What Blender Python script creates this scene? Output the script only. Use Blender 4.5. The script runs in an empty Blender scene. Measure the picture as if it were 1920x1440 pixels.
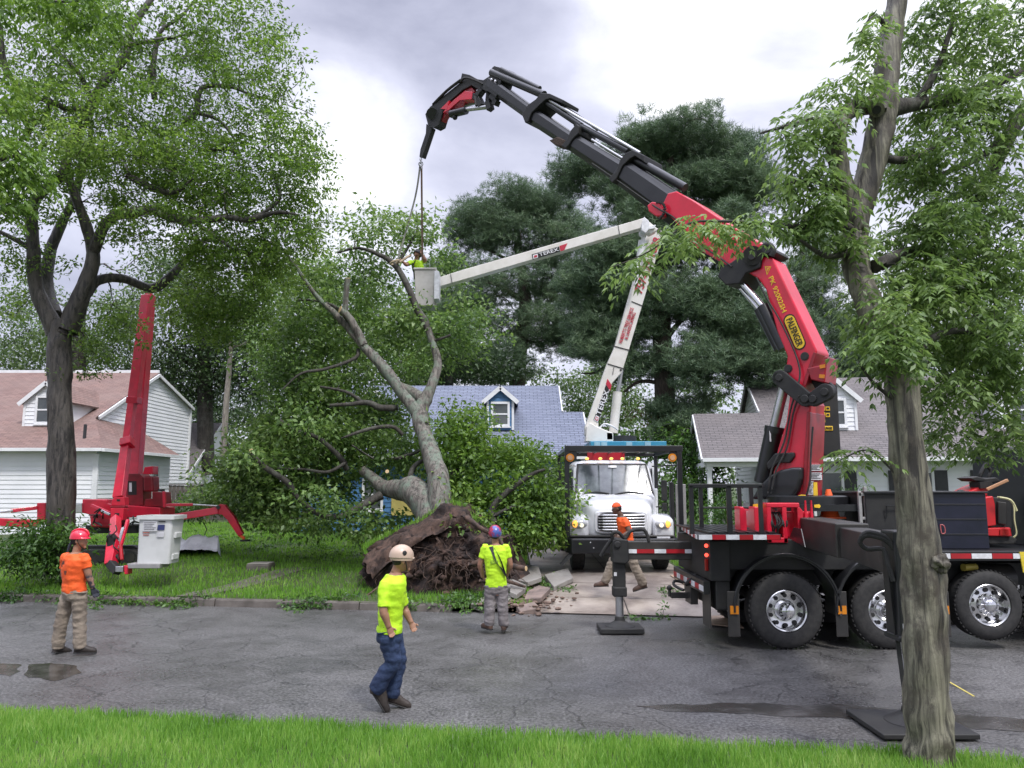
import bpy, bmesh, math, random
import numpy as np
from mathutils import Vector, Matrix, noise as mnoise
R = math.radians
random.seed(7); rng = np.random.default_rng(7)
scene = bpy.context.scene
col = scene.collection

# ---------------- camera ----------------
CAM_H = 2.4; PITCH = R(7.54); F = 1450.0
cd = bpy.data.cameras.new("Camera"); cam = bpy.data.objects.new("Camera", cd); col.objects.link(cam)
cam.location = (0, 0, CAM_H); cam.rotation_euler = (R(90) + PITCH, 0, 0)
cd.sensor_width = 36; cd.lens = 36 * F / 1920; cd.clip_start = .05; cd.clip_end = 3000
scene.camera = cam
scene.render.resolution_x = 1024; scene.render.resolution_y = 768

def P(px, py, Y):
    """point of the world that stands at distance Y and is seen at photo position (px, py)"""
    u = (720 - py) / F; x = (px - 960) / F
    yy = math.cos(PITCH) - u * math.sin(PITCH); zz = math.sin(PITCH) + u * math.cos(PITCH)
    t = Y / yy
    return Vector((x * t, Y, CAM_H + zz * t))

# ---------------- world and sun ----------------
world = bpy.data.worlds.new("World"); scene.world = world; world.use_nodes = True
nt = world.node_tree; nt.nodes.clear()
def N(tree, kind, **kw):
    n = tree.nodes.new(kind)
    for k, v in kw.items():
        if k in n.inputs: n.inputs[k].default_value = v
        else: setattr(n, k, v)
    return n
def L(tree, a, b): tree.links.new(a, b)
SUN_EL, SUN_ROT = R(56), R(148)
sky = N(nt, 'ShaderNodeTexSky', sky_type='NISHITA', sun_disc=False, sun_elevation=SUN_EL, sun_rotation=SUN_ROT)
bg1 = N(nt, 'ShaderNodeBackground', Strength=.10); L(nt, sky.outputs[0], bg1.inputs[0])
tc = N(nt, 'ShaderNodeTexCoord'); sp = N(nt, 'ShaderNodeSeparateXYZ'); L(nt, tc.outputs['Generated'], sp.inputs[0])
def M(tree, op, a, b=None, c=None, clamp=False):
    n = tree.nodes.new('ShaderNodeMath'); n.operation = op; n.use_clamp = clamp
    for i, v in enumerate((a, b, c)):
        if v is None: continue
        if isinstance(v, (int, float)): n.inputs[i].default_value = v
        else: tree.links.new(v, n.inputs[i])
    return n.outputs[0]
zz = M(nt, 'ADD', M(nt, 'MAXIMUM', sp.outputs[2], 0.0), .35)
cx = M(nt, 'DIVIDE', sp.outputs[0], zz); cy = M(nt, 'DIVIDE', sp.outputs[1], zz)
cmb = N(nt, 'ShaderNodeCombineXYZ'); L(nt, sp.outputs[0], cmb.inputs[0]); L(nt, sp.outputs[1], cmb.inputs[1]); L(nt, M(nt, 'MULTIPLY', sp.outputs[2], 2.0), cmb.inputs[2])
n1 = N(nt, 'ShaderNodeTexNoise', Scale=3.6, Detail=9, Roughness=.56, Distortion=.25); L(nt, cmb.outputs[0], n1.inputs['Vector'])
def blob(px, py, tight, amt):
    d = (P(px, py, 100) - Vector((0, 0, CAM_H))).normalized()
    dp = nt.nodes.new('ShaderNodeVectorMath'); dp.operation = 'DOT_PRODUCT'
    L(nt, tc.outputs['Generated'], dp.inputs[0]); dp.inputs[1].default_value = d
    mr = nt.nodes.new('ShaderNodeMapRange'); mr.interpolation_type = 'SMOOTHSTEP'
    L(nt, dp.outputs['Value'], mr.inputs[0]); mr.inputs[1].default_value = math.cos(R(tight)); mr.inputs[2].default_value = 1.0
    mr.inputs[3].default_value = 0; mr.inputs[4].default_value = amt
    return mr.outputs[0]
base = n1.outputs['Fac']
for b in ((1400, 40, 12, .18), (1700, 60, 10, .08), (630, 240, 7, .26), (1230, 40, 8, .12), (820, 50, 15, -.15), (560, 90, 7, -.04), (950, 330, 7, -.05), (1480, 190, 6, -.10), (1300, 160, 7, .06)):
    base = M(nt, 'ADD', base, blob(*b))
cr = nt.nodes.new('ShaderNodeValToRGB'); L(nt, base, cr.inputs[0])
cr.color_ramp.elements[0].position = .18; cr.color_ramp.elements[0].color = (.24, .25, .33, 1)
cr.color_ramp.elements[1].position = .86; cr.color_ramp.elements[1].color = (.86, .86, .86, 1)
e = cr.color_ramp.elements.new(.36); e.color = (.34, .35, .44, 1)
e = cr.color_ramp.elements.new(.52); e.color = (.44, .45, .545, 1)
e = cr.color_ramp.elements.new(.66); e.color = (.58, .59, .66, 1)
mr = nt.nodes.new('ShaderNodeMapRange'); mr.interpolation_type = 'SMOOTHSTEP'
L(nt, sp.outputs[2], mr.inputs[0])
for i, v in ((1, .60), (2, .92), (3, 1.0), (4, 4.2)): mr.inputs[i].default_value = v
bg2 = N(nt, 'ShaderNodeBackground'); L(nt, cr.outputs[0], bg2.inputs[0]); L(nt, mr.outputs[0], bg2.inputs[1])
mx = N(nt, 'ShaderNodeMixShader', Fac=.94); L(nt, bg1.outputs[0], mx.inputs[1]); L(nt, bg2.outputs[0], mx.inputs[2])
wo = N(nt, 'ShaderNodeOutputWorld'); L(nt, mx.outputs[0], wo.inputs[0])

sd = bpy.data.lights.new("Sun", 'SUN'); sun = bpy.data.objects.new("Sun", sd); col.objects.link(sun)
sd.energy = 1.5; sd.angle = R(10); sd.color = (1, .96, .9)
_sdir = Vector((math.sin(SUN_ROT) * math.cos(SUN_EL), math.cos(SUN_ROT) * math.cos(SUN_EL), math.sin(SUN_EL)))
sun.rotation_euler = _sdir.to_track_quat('Z', 'Y').to_euler()
vs = scene.view_settings; vs.view_transform = 'Standard'; vs.look = 'None'; vs.exposure = 0.9; vs.gamma = 1

# ---------------- materials ----------------
MATS = {}
def mat(name, c, rough=.6, metal=0.0, spec=.5, c2=None, ns=3.0, bump=0.0, bs=25.0, coat=0.0, stretch=None, emit=None, ramp=(.4, .6), detail=6, grime=0.0):
    if name in MATS: return MATS[name]
    m = bpy.data.materials.new(name); m.use_nodes = True; t = m.node_tree; b = t.nodes['Principled BSDF']
    b.inputs['Base Color'].default_value = (*c, 1); b.inputs['Roughness'].default_value = rough
    b.inputs['Metallic'].default_value = metal; b.inputs['Specular IOR Level'].default_value = spec
    b.inputs['Coat Weight'].default_value = coat; b.inputs['Coat Roughness'].default_value = .12
    tcn = t.nodes.new('ShaderNodeTexCoord'); src = tcn.outputs['Object']
    if stretch:
        mp = t.nodes.new('ShaderNodeMapping'); mp.inputs['Scale'].default_value = stretch; L(t, src, mp.inputs[0]); src = mp.outputs[0]
    if c2 is None: c2 = tuple(x * .8 for x in c)
    n = N(t, 'ShaderNodeTexNoise', Scale=ns, Detail=detail, Roughness=.6); L(t, src, n.inputs['Vector'])
    r = t.nodes.new('ShaderNodeValToRGB'); L(t, n.outputs['Fac'], r.inputs[0])
    r.color_ramp.elements[0].position = ramp[0]; r.color_ramp.elements[1].position = ramp[1]
    r.color_ramp.elements[0].color = (*c, 1); r.color_ramp.elements[1].color = (*c2, 1)
    L(t, r.outputs[0], b.inputs['Base Color'])
    rr = t.nodes.new('ShaderNodeMapRange'); L(t, n.outputs['Fac'], rr.inputs[0])
    rr.inputs[3].default_value = max(.03, rough - .1); rr.inputs[4].default_value = min(1, rough + .12); L(t, rr.outputs[0], b.inputs['Roughness'])
    if bump:
        n2 = N(t, 'ShaderNodeTexNoise', Scale=bs, Detail=5, Roughness=.65); L(t, src, n2.inputs['Vector'])
        bp = t.nodes.new('ShaderNodeBump'); bp.inputs['Strength'].default_value = bump; bp.inputs['Distance'].default_value = .03
        L(t, n2.outputs['Fac'], bp.inputs['Height']); L(t, bp.outputs[0], b.inputs['Normal'])
    if emit:
        b.inputs['Emission Color'].default_value = (*emit[0], 1); b.inputs['Emission Strength'].default_value = emit[1]
    MATS[name] = m; return m

def leafmat(name, cols, trans=.35, rough=.45, ns=.6):
    if name in MATS: return MATS[name]
    m = bpy.data.materials.new(name); m.use_nodes = True; t = m.node_tree; b = t.nodes['Principled BSDF']
    g = t.nodes.new('ShaderNodeNewGeometry'); tcn = t.nodes.new('ShaderNodeTexCoord')
    n = N(t, 'ShaderNodeTexNoise', Scale=ns, Detail=2); L(t, tcn.outputs['Object'], n.inputs['Vector'])
    f = M(t, 'ADD', M(t, 'MULTIPLY', g.outputs['Random Per Island'], .55), M(t, 'MULTIPLY', M(t, 'SUBTRACT', n.outputs['Fac'], .28), 1.05), clamp=True)
    r = t.nodes.new('ShaderNodeValToRGB'); L(t, f, r.inputs[0])
    els = r.color_ramp.elements
    els[0].color = (*cols[0], 1); els[0].position = .1; els[1].color = (*cols[-1], 1); els[1].position = .95
    for i, cc in enumerate(cols[1:-1]):
        e = els.new(.1 + .85 * (i + 1) / (len(cols) - 1)); e.color = (*cc, 1)
    L(t, r.outputs[0], b.inputs['Base Color']); b.inputs['Roughness'].default_value = rough; b.inputs['Specular IOR Level'].default_value = .5
    tr = t.nodes.new('ShaderNodeBsdfTranslucent'); hs = N(t, 'ShaderNodeHueSaturation', Saturation=1.1, Value=1.5, Hue=.49); L(t, r.outputs[0], hs.inputs['Color']); L(t, hs.outputs[0], tr.inputs[0])
    ms = N(t, 'ShaderNodeMixShader', Fac=trans); L(t, b.outputs[0], ms.inputs[1]); L(t, tr.outputs[0], ms.inputs[2])
    L(t, ms.outputs[0], t.nodes['Material Output'].inputs[0])
    MATS[name] = m; return m

def shinglemat(name, c1, c2, c3, bw=.33, rh=.145):
    m = bpy.data.materials.new(name); m.use_nodes = True; t = m.node_tree; b = t.nodes['Principled BSDF']
    tcn = t.nodes.new('ShaderNodeTexCoord')
    br = N(t, 'ShaderNodeTexBrick', Scale=1.0); L(t, tcn.outputs['UV'], br.inputs['Vector'])
    br.inputs['Color1'].default_value = (*c1, 1); br.inputs['Color2'].default_value = (*c2, 1); br.inputs['Mortar'].default_value = tuple(x * .35 for x in c1) + (1,)
    br.inputs['Mortar Size'].default_value = .012; br.inputs['Brick Width'].default_value = bw; br.inputs['Row Height'].default_value = rh; br.inputs['Bias'].default_value = 0
    n = N(t, 'ShaderNodeTexNoise', Scale=.7, Detail=6); L(t, tcn.outputs['UV'], n.inputs['Vector'])
    mxn = t.nodes.new('ShaderNodeMix'); mxn.data_type = 'RGBA'; mr = t.nodes.new('ShaderNodeMapRange'); L(t, n.outputs['Fac'], mr.inputs[0]); mr.inputs[1].default_value = .35; mr.inputs[2].default_value = .7; mr.inputs[4].default_value = .6
    L(t, mr.outputs[0], mxn.inputs['Factor']); L(t, br.outputs['Color'], mxn.inputs[6]); mxn.inputs[7].default_value = (*c3, 1)
    L(t, mxn.outputs[2], b.inputs['Base Color']); b.inputs['Roughness'].default_value = .85
    # each course rises to its lower edge
    sx = t.nodes.new('ShaderNodeSeparateXYZ'); L(t, tcn.outputs['UV'], sx.inputs[0])
    fr = M(t, 'FRACT', M(t, 'DIVIDE', sx.outputs[1], rh)); h = M(t, 'SUBTRACT', 1.0, fr)
    bp = t.nodes.new('ShaderNodeBump'); bp.inputs['Strength'].default_value = .8; bp.inputs['Distance'].default_value = .02
    L(t, M(t, 'ADD', h, M(t, 'MULTIPLY', br.outputs['Fac'], -.8)), bp.inputs['Height']); L(t, bp.outputs[0], b.inputs['Normal'])
    return m

# ---------------- mesh builder ----------------
def vec(p): return Vector(p)
def frame_of(d, up=(0, 0, 1)):
    d = Vector(d).normalized(); up = Vector(up)
    if abs(d.dot(up)) > .98: up = Vector((0, 1, 0)) if abs(d.y) < .9 else Vector((1, 0, 0))
    s = d.cross(up).normalized(); return d, s, s.cross(d).normalized()
def smooth_pts(pts, rad, k=4):
    pts = [Vector(p) for p in pts]; n = len(pts)
    if n < 3 or k < 2: return pts, list(rad)
    op, orr = [], []
    for i in range(n - 1):
        p0 = pts[max(i - 1, 0)]; p1 = pts[i]; p2 = pts[i + 1]; p3 = pts[min(i + 2, n - 1)]
        for j in range(k):
            t = j / k
            op.append(.5 * ((2 * p1) + (p2 - p0) * t + (2 * p0 - 5 * p1 + 4 * p2 - p3) * t * t + (3 * p1 - p0 - 3 * p2 + p3) * t ** 3))
            orr.append(rad[i] * (1 - t) + rad[i + 1] * t)
    op.append(pts[-1]); orr.append(rad[-1]); return op, orr

class MB:
    def __init__(s): s.v = []; s.f = []; s.m = []; s.uv = {}
    def add(s, vs, fs, mi=0, uvs=None):
        o = len(s.v); s.v += [tuple(x) for x in vs]
        for i, f in enumerate(fs):
            if uvs: s.uv[len(s.f)] = uvs[i]
            s.f.append(tuple(o + j for j in f)); s.m.append(mi)
        return s
    def box(s, x0, x1, y0, y1, z0, z1, mi=0):
        return s.add([(x0, y0, z0), (x1, y0, z0), (x1, y1, z0), (x0, y1, z0), (x0, y0, z1), (x1, y0, z1), (x1, y1, z1), (x0, y1, z1)],
                     [(0, 3, 2, 1), (4, 5, 6, 7), (0, 1, 5, 4), (1, 2, 6, 5), (2, 3, 7, 6), (3, 0, 4, 7)], mi)
    def bar(s, p0, p1, w, h, up=(0, 0, 1), w2=None, h2=None, mi=0):
        """box from p0 to p1; w across, h along up"""
        p0, p1 = Vector(p0), Vector(p1); d, a, b = frame_of(p1 - p0, up); w2 = w if w2 is None else w2; h2 = h if h2 is None else h2
        q = []
        for p, ww, hh in ((p0, w, h), (p1, w2, h2)):
            q += [p - a * ww / 2 - b * hh / 2, p + a * ww / 2 - b * hh / 2, p + a * ww / 2 + b * hh / 2, p - a * ww / 2 + b * hh / 2]
        return s.add(q, [(0, 1, 2, 3), (7, 6, 5, 4), (0, 4, 5, 1), (1, 5, 6, 2), (2, 6, 7, 3), (3, 7, 4, 0)], mi)
    def poly(s, pts, mi=0, uv=None): return s.add(pts, [tuple(range(len(pts)))], mi, [uv] if uv else None)
    def prism(s, pts, ext, mi=0):
        n = len(pts); e = Vector(ext); pts = [Vector(p) for p in pts]
        return s.add(pts + [p + e for p in pts], [tuple(range(n)), tuple(range(2 * n - 1, n - 1, -1))] + [(i, n + i, n + (i + 1) % n, (i + 1) % n) for i in range(n)], mi)
    def tube(s, pts, rad, n=8, k=1, caps=True, mi=0, rough=0.0, sy=1.0):
        if isinstance(rad, (int, float)): rad = [rad] * len(pts)
        pts, rad = smooth_pts(pts, rad, k)
        m = len(pts); vs = []; prev = None
        for i, p in enumerate(pts):
            d = (pts[min(i + 1, m - 1)] - pts[max(i - 1, 0)])
            if d.length < 1e-9: d = Vector((0, 0, 1))
            d.normalize()
            if prev is None: _, a, b = frame_of(d)
            else:
                a = prev - d * prev.dot(d)
                if a.length < 1e-6: _, a, b = frame_of(d)
                a.normalize(); b = d.cross(a)
            prev = a
            for j in range(n):
                t = 2 * math.pi * j / n; r = rad[i]
                if rough: r *= 1 + rough * mnoise.noise(Vector((math.cos(t) * 1.5, math.sin(t) * 1.5, i * .35)) + p * .7) * 1.6
                vs.append(p + a * math.cos(t) * r + b * math.sin(t) * r * sy)
        fs = [(i * n + j, i * n + (j + 1) % n, (i + 1) * n + (j + 1) % n, (i + 1) * n + j) for i in range(m - 1) for j in range(n)]
        if caps: fs += [tuple(range(n - 1, -1, -1)), tuple((m - 1) * n + j for j in range(n))]
        return s.add(vs, fs, mi)
    def loft(s, rings, caps=True, mi=0):
        n = len(rings[0]); m = len(rings); vs = [p for r in rings for p in r]
        fs = [(i * n + j, i * n + (j + 1) % n, (i + 1) * n + (j + 1) % n, (i + 1) * n + j) for i in range(m - 1) for j in range(n)]
        if caps: fs += [tuple(range(n - 1, -1, -1)), tuple((m - 1) * n + j for j in range(n))]
        return s.add(vs, fs, mi)
    def lathe(s, o, axis, prof, n=24, mi=0, up=(0, 0, 1), caps=True):
        o = Vector(o); d, a, b = frame_of(axis, up)
        return s.loft([[o + d * h + a * math.cos(2 * math.pi * j / n) * r + b * math.sin(2 * math.pi * j / n) * r for j in range(n)] for r, h in prof], caps, mi)
    def cyl(s, p0, p1, r, n=16, mi=0, r2=None):
        p0, p1 = Vector(p0), Vector(p1); return s.lathe(p0, p1 - p0, [(r, 0), (r if r2 is None else r2, (p1 - p0).length)], n, mi)
    def ball(s, c, r, n=12, m=8, mi=0, M3=None, warp=None):
        if isinstance(r, (int, float)): r = (r, r, r)
        c = Vector(c); rings = []
        for i in range(m + 1):
            ph = math.pi * i / m; ring = []
            for j in range(n):
                th = 2 * math.pi * j / n; sr = max(math.sin(ph), .02)
                q = Vector((r[0] * sr * math.cos(th), r[1] * sr * math.sin(th), r[2] * math.cos(ph)))
                if warp: q = warp(q)
                if M3: q = M3 @ q
                ring.append(c + q)
            rings.append(ring)
        return s.loft(rings, True, mi)
    def build(s, name, mats, parent=None, smooth=None, bevel=0, seg=2, origin=None, recalc=True, kind=None, label=None):
        if not isinstance(mats, (list, tuple)): mats = [mats]
        off = Vector((0, 0, 0))
        if parent is not None: off = Vector(parent['_org'])
        elif origin is not None: off = Vector(origin)
        me = bpy.data.meshes.new(name)
        V = np.array(s.v, dtype=np.float64).reshape(-1, 3) - np.array(off)
        me.from_pydata(V.tolist(), [], s.f)
        for m in mats: me.materials.append(m)
        me.polygons.foreach_set('material_index', s.m)
        if s.uv:
            ul = me.uv_layers.new(name='UVMap')
            for pi, uvs in s.uv.items():
                pl = me.polygons[pi]
                for k, li in enumerate(pl.loop_indices): ul.data[li].uv = uvs[k]
        if recalc and len(s.f) < 60000:
            bm = bmesh.new(); bm.from_mesh(me); bmesh.ops.recalc_face_normals(bm, faces=bm.faces); bm.to_mesh(me); bm.free()
        if smooth is not None:
            me.shade_smooth(); me.set_sharp_from_angle(angle=R(smooth))
        me.update()
        o = bpy.data.objects.new(name, me); col.objects.link(o)
        o['_org'] = tuple(off)
        if parent is not None: o.parent = parent
        else: o.location = off
        if bevel:
            bv = o.modifiers.new('bevel', 'BEVEL'); bv.width = bevel; bv.segments = seg; bv.limit_method = 'ANGLE'; bv.angle_limit = R(40); bv.harden_normals = False
        if kind: o['kind'] = kind
        if label: o['label'] = label
        return o

def thing(name, label, cat, loc, group=None):
    o = bpy.data.objects.new(name, None); col.objects.link(o); o.location = loc; o['_org'] = tuple(loc); o.empty_display_size = .2
    o['label'] = label; o['category'] = cat
    if group: o['group'] = group
    return o
def tag(o, label, cat, group=None, kind=None):
    o['label'] = label; o['category'] = cat
    if group: o['group'] = group
    if kind: o['kind'] = kind
    return o
def arrmesh(name, V, Fq, mats, parent=None, kind=None, mi=None, origin=None):
    """fast mesh from numpy arrays; Fq is (n, k) with k = 3 or 4"""
    me = bpy.data.meshes.new(name); off = np.array(parent['_org'] if parent is not None else (origin or (0, 0, 0)), dtype=np.float64)
    V = np.asarray(V, dtype=np.float64) - off; Fq = np.asarray(Fq, dtype=np.int32); k = Fq.shape[1]
    me.vertices.add(len(V)); me.vertices.foreach_set('co', V.astype(np.float32).ravel())
    me.loops.add(Fq.size); me.loops.foreach_set('vertex_index', Fq.ravel())
    me.polygons.add(len(Fq)); me.polygons.foreach_set('loop_start', np.arange(0, Fq.size, k, dtype=np.int32))
    me.polygons.foreach_set('loop_total', np.full(len(Fq), k, dtype=np.int32))
    if not isinstance(mats, (list, tuple)): mats = [mats]
    for m in mats: me.materials.append(m)
    if mi is not None: me.polygons.foreach_set('material_index', np.asarray(mi, dtype=np.int32))
    me.update(calc_edges=True); me.validate()
    o = bpy.data.objects.new(name, me); col.objects.link(o); o['_org'] = tuple(float(x) for x in off)
    if parent is not None: o.parent = parent
    else: o.location = off
    if kind: o['kind'] = kind
    return o
def text_mesh(name, txt, center, xdir, ydir, height, m, parent, length=None, thick=.004):
    """flat raised lettering: xdir = reading direction, ydir = up of the letters"""
    cu = bpy.data.curves.new(name, 'FONT'); cu.body = txt; cu.align_x = 'CENTER'; cu.align_y = 'CENTER'; cu.extrude = thick; cu.resolution_u = 3; cu.offset = .012
    tmp = bpy.data.objects.new('tmp', cu); col.objects.link(tmp)
    dg = bpy.context.evaluated_depsgraph_get(); me = bpy.data.meshes.new_from_object(tmp.evaluated_get(dg)); bpy.data.objects.remove(tmp)
    xs = [v.co.x for v in me.vertices]; ys = [v.co.y for v in me.vertices]
    w = max(xs) - min(xs); h = max(ys) - min(ys); mx_, my_ = (max(xs) + min(xs)) / 2, (max(ys) + min(ys)) / 2
    sy = height / h; sx = sy if length is None else length / w
    X = Vector(xdir).normalized(); Yv = Vector(ydir); Yv = (Yv - X * Yv.dot(X)).normalized(); Z = X.cross(Yv)
    c = Vector(center) - Vector(parent['_org'])
    for v in me.vertices: v.co = c + X * (v.co.x - mx_) * sx + Yv * (v.co.y - my_) * sy + Z * v.co.z
    me.materials.clear(); me.materials.append(m)
    for p in me.polygons: p.material_index = 0
    me.name = name
    o = bpy.data.objects.new(name, me); col.objects.link(o); o.parent = parent; o['_org'] = parent['_org']
    return o

white = mat('white_paint', (.78, .79, .8), .45, c2=(.7, .71, .72), ns=1.5)
black = mat('black_paint', (.008, .008, .009), .35, c2=(.02, .02, .022), ns=4)
rubber = mat('rubber', (.018, .018, .018), .75, c2=(.032, .031, .03), ns=12, bump=.2)
steel = mat('steel', (.55, .55, .56), .28, metal=.9)
glass = mat('glass_dark', (.02, .025, .03), .06, spec=.8, c2=(.03, .035, .04))
# ================= ground, road, kerb, driveway =================
def kerb(x): return 15.2 - .15 * x
def near(x): return 7.45 - .15 * x
def interp(d, pts):
    if d <= pts[0][0]: return pts[0][1]
    for (a, b), (c, e) in zip(pts, pts[1:]):
        if d <= c:
            t = (d - a) / (c - a); t = t * t * (3 - 2 * t) if c < 10 else t
            return b + (e - b) * t
    return pts[-1][1]
HP = [(0, .135), (1, .2), (3, .42), (16, .8), (40, .9), (400, 1.2)]
DX0, DX1 = .45, 3.95
def hgt(x, y): return interp(y - kerb(x), HP)
def hdrive(x, y): return interp(y - kerb(x), [(0, .025), (.9, .2), (3, .435), (16, .82), (40, .9)])
concrete = mat('concrete', (.28, .265, .24), .55, c2=(.17, .155, .14), ns=1.6, bump=.25, bs=60, ramp=(.35, .7))
kerbmat = mat('kerb_concrete', (.13, .115, .10), .6, c2=(.07, .06, .05), ns=2.2, bump=.3, bs=50)
soil = mat('lawn_soil', (.045, .075, .018), .9, c2=(.06, .05, .03), ns=5, bump=.5, bs=40, ramp=(.45, .75))

def asphalt():
    m = bpy.data.materials.new('wet_asphalt'); m.use_nodes = True; t = m.node_tree; b = t.nodes['Principled BSDF']
    g = t.nodes.new('ShaderNodeTexCoord').outputs['Object']
    fine = N(t, 'ShaderNodeTexNoise', Scale=30, Detail=6, Roughness=.8); L(t, g, fine.inputs['Vector'])
    big = N(t, 'ShaderNodeTexNoise', Scale=.35, Detail=7, Roughness=.6); L(t, g, big.inputs['Vector'])
    mid = N(t, 'ShaderNodeTexNoise', Scale=2.5, Detail=6, Roughness=.6); L(t, g, mid.inputs['Vector'])
    dn = N(t, 'ShaderNodeTexNoise', Scale=1.3, Detail=5, Roughness=.6); L(t, g, dn.inputs['Vector'])
    va = t.nodes.new('ShaderNodeVectorMath'); va.operation = 'MULTIPLY_ADD'; L(t, dn.outputs['Color'], va.inputs[0]); va.inputs[1].default_value = (.9, .9, 0); L(t, g, va.inputs[2])
    vo = N(t, 'ShaderNodeTexVoronoi', Scale=.85, feature='DISTANCE_TO_EDGE'); L(t, va.outputs[0], vo.inputs['Vector'])
    vo2 = N(t, 'ShaderNodeTexVoronoi', Scale=3.2, feature='DISTANCE_TO_EDGE'); L(t, va.outputs[0], vo2.inputs['Vector'])
    def lt(s, w):
        mr = t.nodes.new('ShaderNodeMapRange'); L(t, s, mr.inputs[0]); mr.inputs[1].default_value = 0; mr.inputs[2].default_value = w; mr.inputs[3].default_value = 1; mr.inputs[4].default_value = 0; return mr.outputs[0]
    pm = t.nodes.new('ShaderNodeMapRange'); L(t, mid.outputs['Fac'], pm.inputs[0]); pm.inputs[1].default_value = .5; pm.inputs[2].default_value = .62
    bm_ = t.nodes.new('ShaderNodeMapRange'); L(t, big.outputs['Fac'], bm_.inputs[0]); bm_.inputs[1].default_value = .38; bm_.inputs[2].default_value = .52
    crack = M(t, 'MAXIMUM', M(t, 'MULTIPLY', M(t, 'MULTIPLY', lt(vo.outputs['Distance'], .014), .95), bm_.outputs[0]), M(t, 'MULTIPLY', M(t, 'MULTIPLY', M(t, 'MULTIPLY', lt(vo2.outputs['Distance'], .022), .55), bm_.outputs[0]), pm.outputs[0]))
    r = t.nodes.new('ShaderNodeValToRGB'); L(t, fine.outputs['Fac'], r.inputs[0])
    r.color_ramp.elements[0].position = .43; r.color_ramp.elements[0].color = (.045, .044, .043, 1); r.color_ramp.elements[1].position = .6; r.color_ramp.elements[1].color = (.20, .196, .19, 1)
    wet = t.nodes.new('ShaderNodeMapRange'); L(t, M(t, 'ADD', M(t, 'MULTIPLY', big.outputs['Fac'], .7), M(t, 'MULTIPLY', mid.outputs['Fac'], .3)), wet.inputs[0]); wet.inputs[1].default_value = .42; wet.inputs[2].default_value = .62
    m1 = t.nodes.new('ShaderNodeMix'); m1.data_type = 'RGBA'; m1.blend_type = 'MULTIPLY'; L(t, wet.outputs[0], m1.inputs['Factor']); L(t, r.outputs[0], m1.inputs[6]); m1.inputs[7].default_value = (.62, .62, .63, 1)
    m2 = t.nodes.new('ShaderNodeMix'); m2.data_type = 'RGBA'; L(t, crack, m2.inputs['Factor']); L(t, m1.outputs[2], m2.inputs[6]); m2.inputs[7].default_value = (.03, .03, .03, 1)
    L(t, m2.outputs[2], b.inputs['Base Color'])
    rr = t.nodes.new('ShaderNodeMapRange'); L(t, wet.outputs[0], rr.inputs[0]); rr.inputs[3].default_value = .5; rr.inputs[4].default_value = .22; L(t, rr.outputs[0], b.inputs['Roughness'])
    bp = t.nodes.new('ShaderNodeBump'); bp.inputs['Strength'].default_value = .5; bp.inputs['Distance'].default_value = .012
    L(t, M(t, 'SUBTRACT', fine.outputs['Fac'], M(t, 'MULTIPLY', crack, 1.5)), bp.inputs['Height']); L(t, bp.outputs[0], b.inputs['Normal'])
    return m
asph = asphalt()

def strip(xs, y0f, y1f, z, name, m, n=2):
    mb = MB(); vs = []; k = n + 1
    for x in xs:
        for j in range(k):
            t = j / n; vs.append((x, y0f(x) * (1 - t) + y1f(x) * t, z))
    fs = [(i * k + j, (i + 1) * k + j, (i + 1) * k + j + 1, i * k + j + 1) for i in range(len(xs) - 1) for j in range(n)]
    mb.add(vs, fs); return mb.build(name, m, kind='structure', recalc=False)
gb = MB(); gb.poly([(-1500, -1500, -.4), (1500, -1500, -.4), (1500, 1500, -.4), (-1500, 1500, -.4)]); gb.build('ground', soil, kind='structure')
strip([-200, -60, 0, 60, 200], lambda x: near(x) - .25, lambda x: kerb(x) + .1, 0, 'road', asph)

# far side ground: one sheet from the kerb to the horizon
xs = list(np.concatenate([[-700, -300, -120, -60, -35], np.arange(-24, DX0 - .3, .6), [DX0 - .02, DX0, 1.5, 2.8, DX1, DX1 + .02], np.arange(4.6, 18, .8), [25, 40, 80, 200, 700]]))
ds = list(np.concatenate([[0, .1, .25], np.arange(.5, 12, .5), np.arange(13, 34, 3), [45, 70, 150, 400, 900]]))
vs = []
for x in xs:
    for d in ds:
        y = kerb(x) + d; z = hgt(x, y) + .03 * mnoise.noise(Vector((x * .7, y * .7, 0))) * min(1, d)
        if DX0 - .001 <= x <= DX1 + .001 and d < 30: z = hdrive(x, y) - .07
        vs.append((x, y, z))
k = len(ds); mb = MB(); mb.add(vs, [(i * k + j, (i + 1) * k + j, (i + 1) * k + j + 1, i * k + j + 1) for i in range(len(xs) - 1) for j in range(k - 1)])
mb.build('lawn', soil, smooth=60, kind='structure', recalc=False)
# near verge
xs = list(np.concatenate([[-200, -60, -20], np.arange(-9, 9, .5), [20, 60, 200]])); vs = []; ds = [-60, -8, -4, -2.5, -1.5, -1, -.6, -.3, -.12, 0, .02]
zs = [.5, .3, .22, .18, .16, .15, .14, .13, .1, .06, -.05]
for x in xs:
    for d, z in zip(ds, zs): vs.append((x, near(x) + d + .10 * mnoise.noise(Vector((x * 1.3, 0, 5))), z + .02 * mnoise.noise(Vector((x, d, 0)))))
k = len(ds); mb = MB(); mb.add(vs, [(i * k + j, (i + 1) * k + j, (i + 1) * k + j + 1, i * k + j + 1) for i in range(len(xs) - 1) for j in range(k - 1)])
mb.build('grass_verge', soil, smooth=60, kind='structure', recalc=False)

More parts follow.
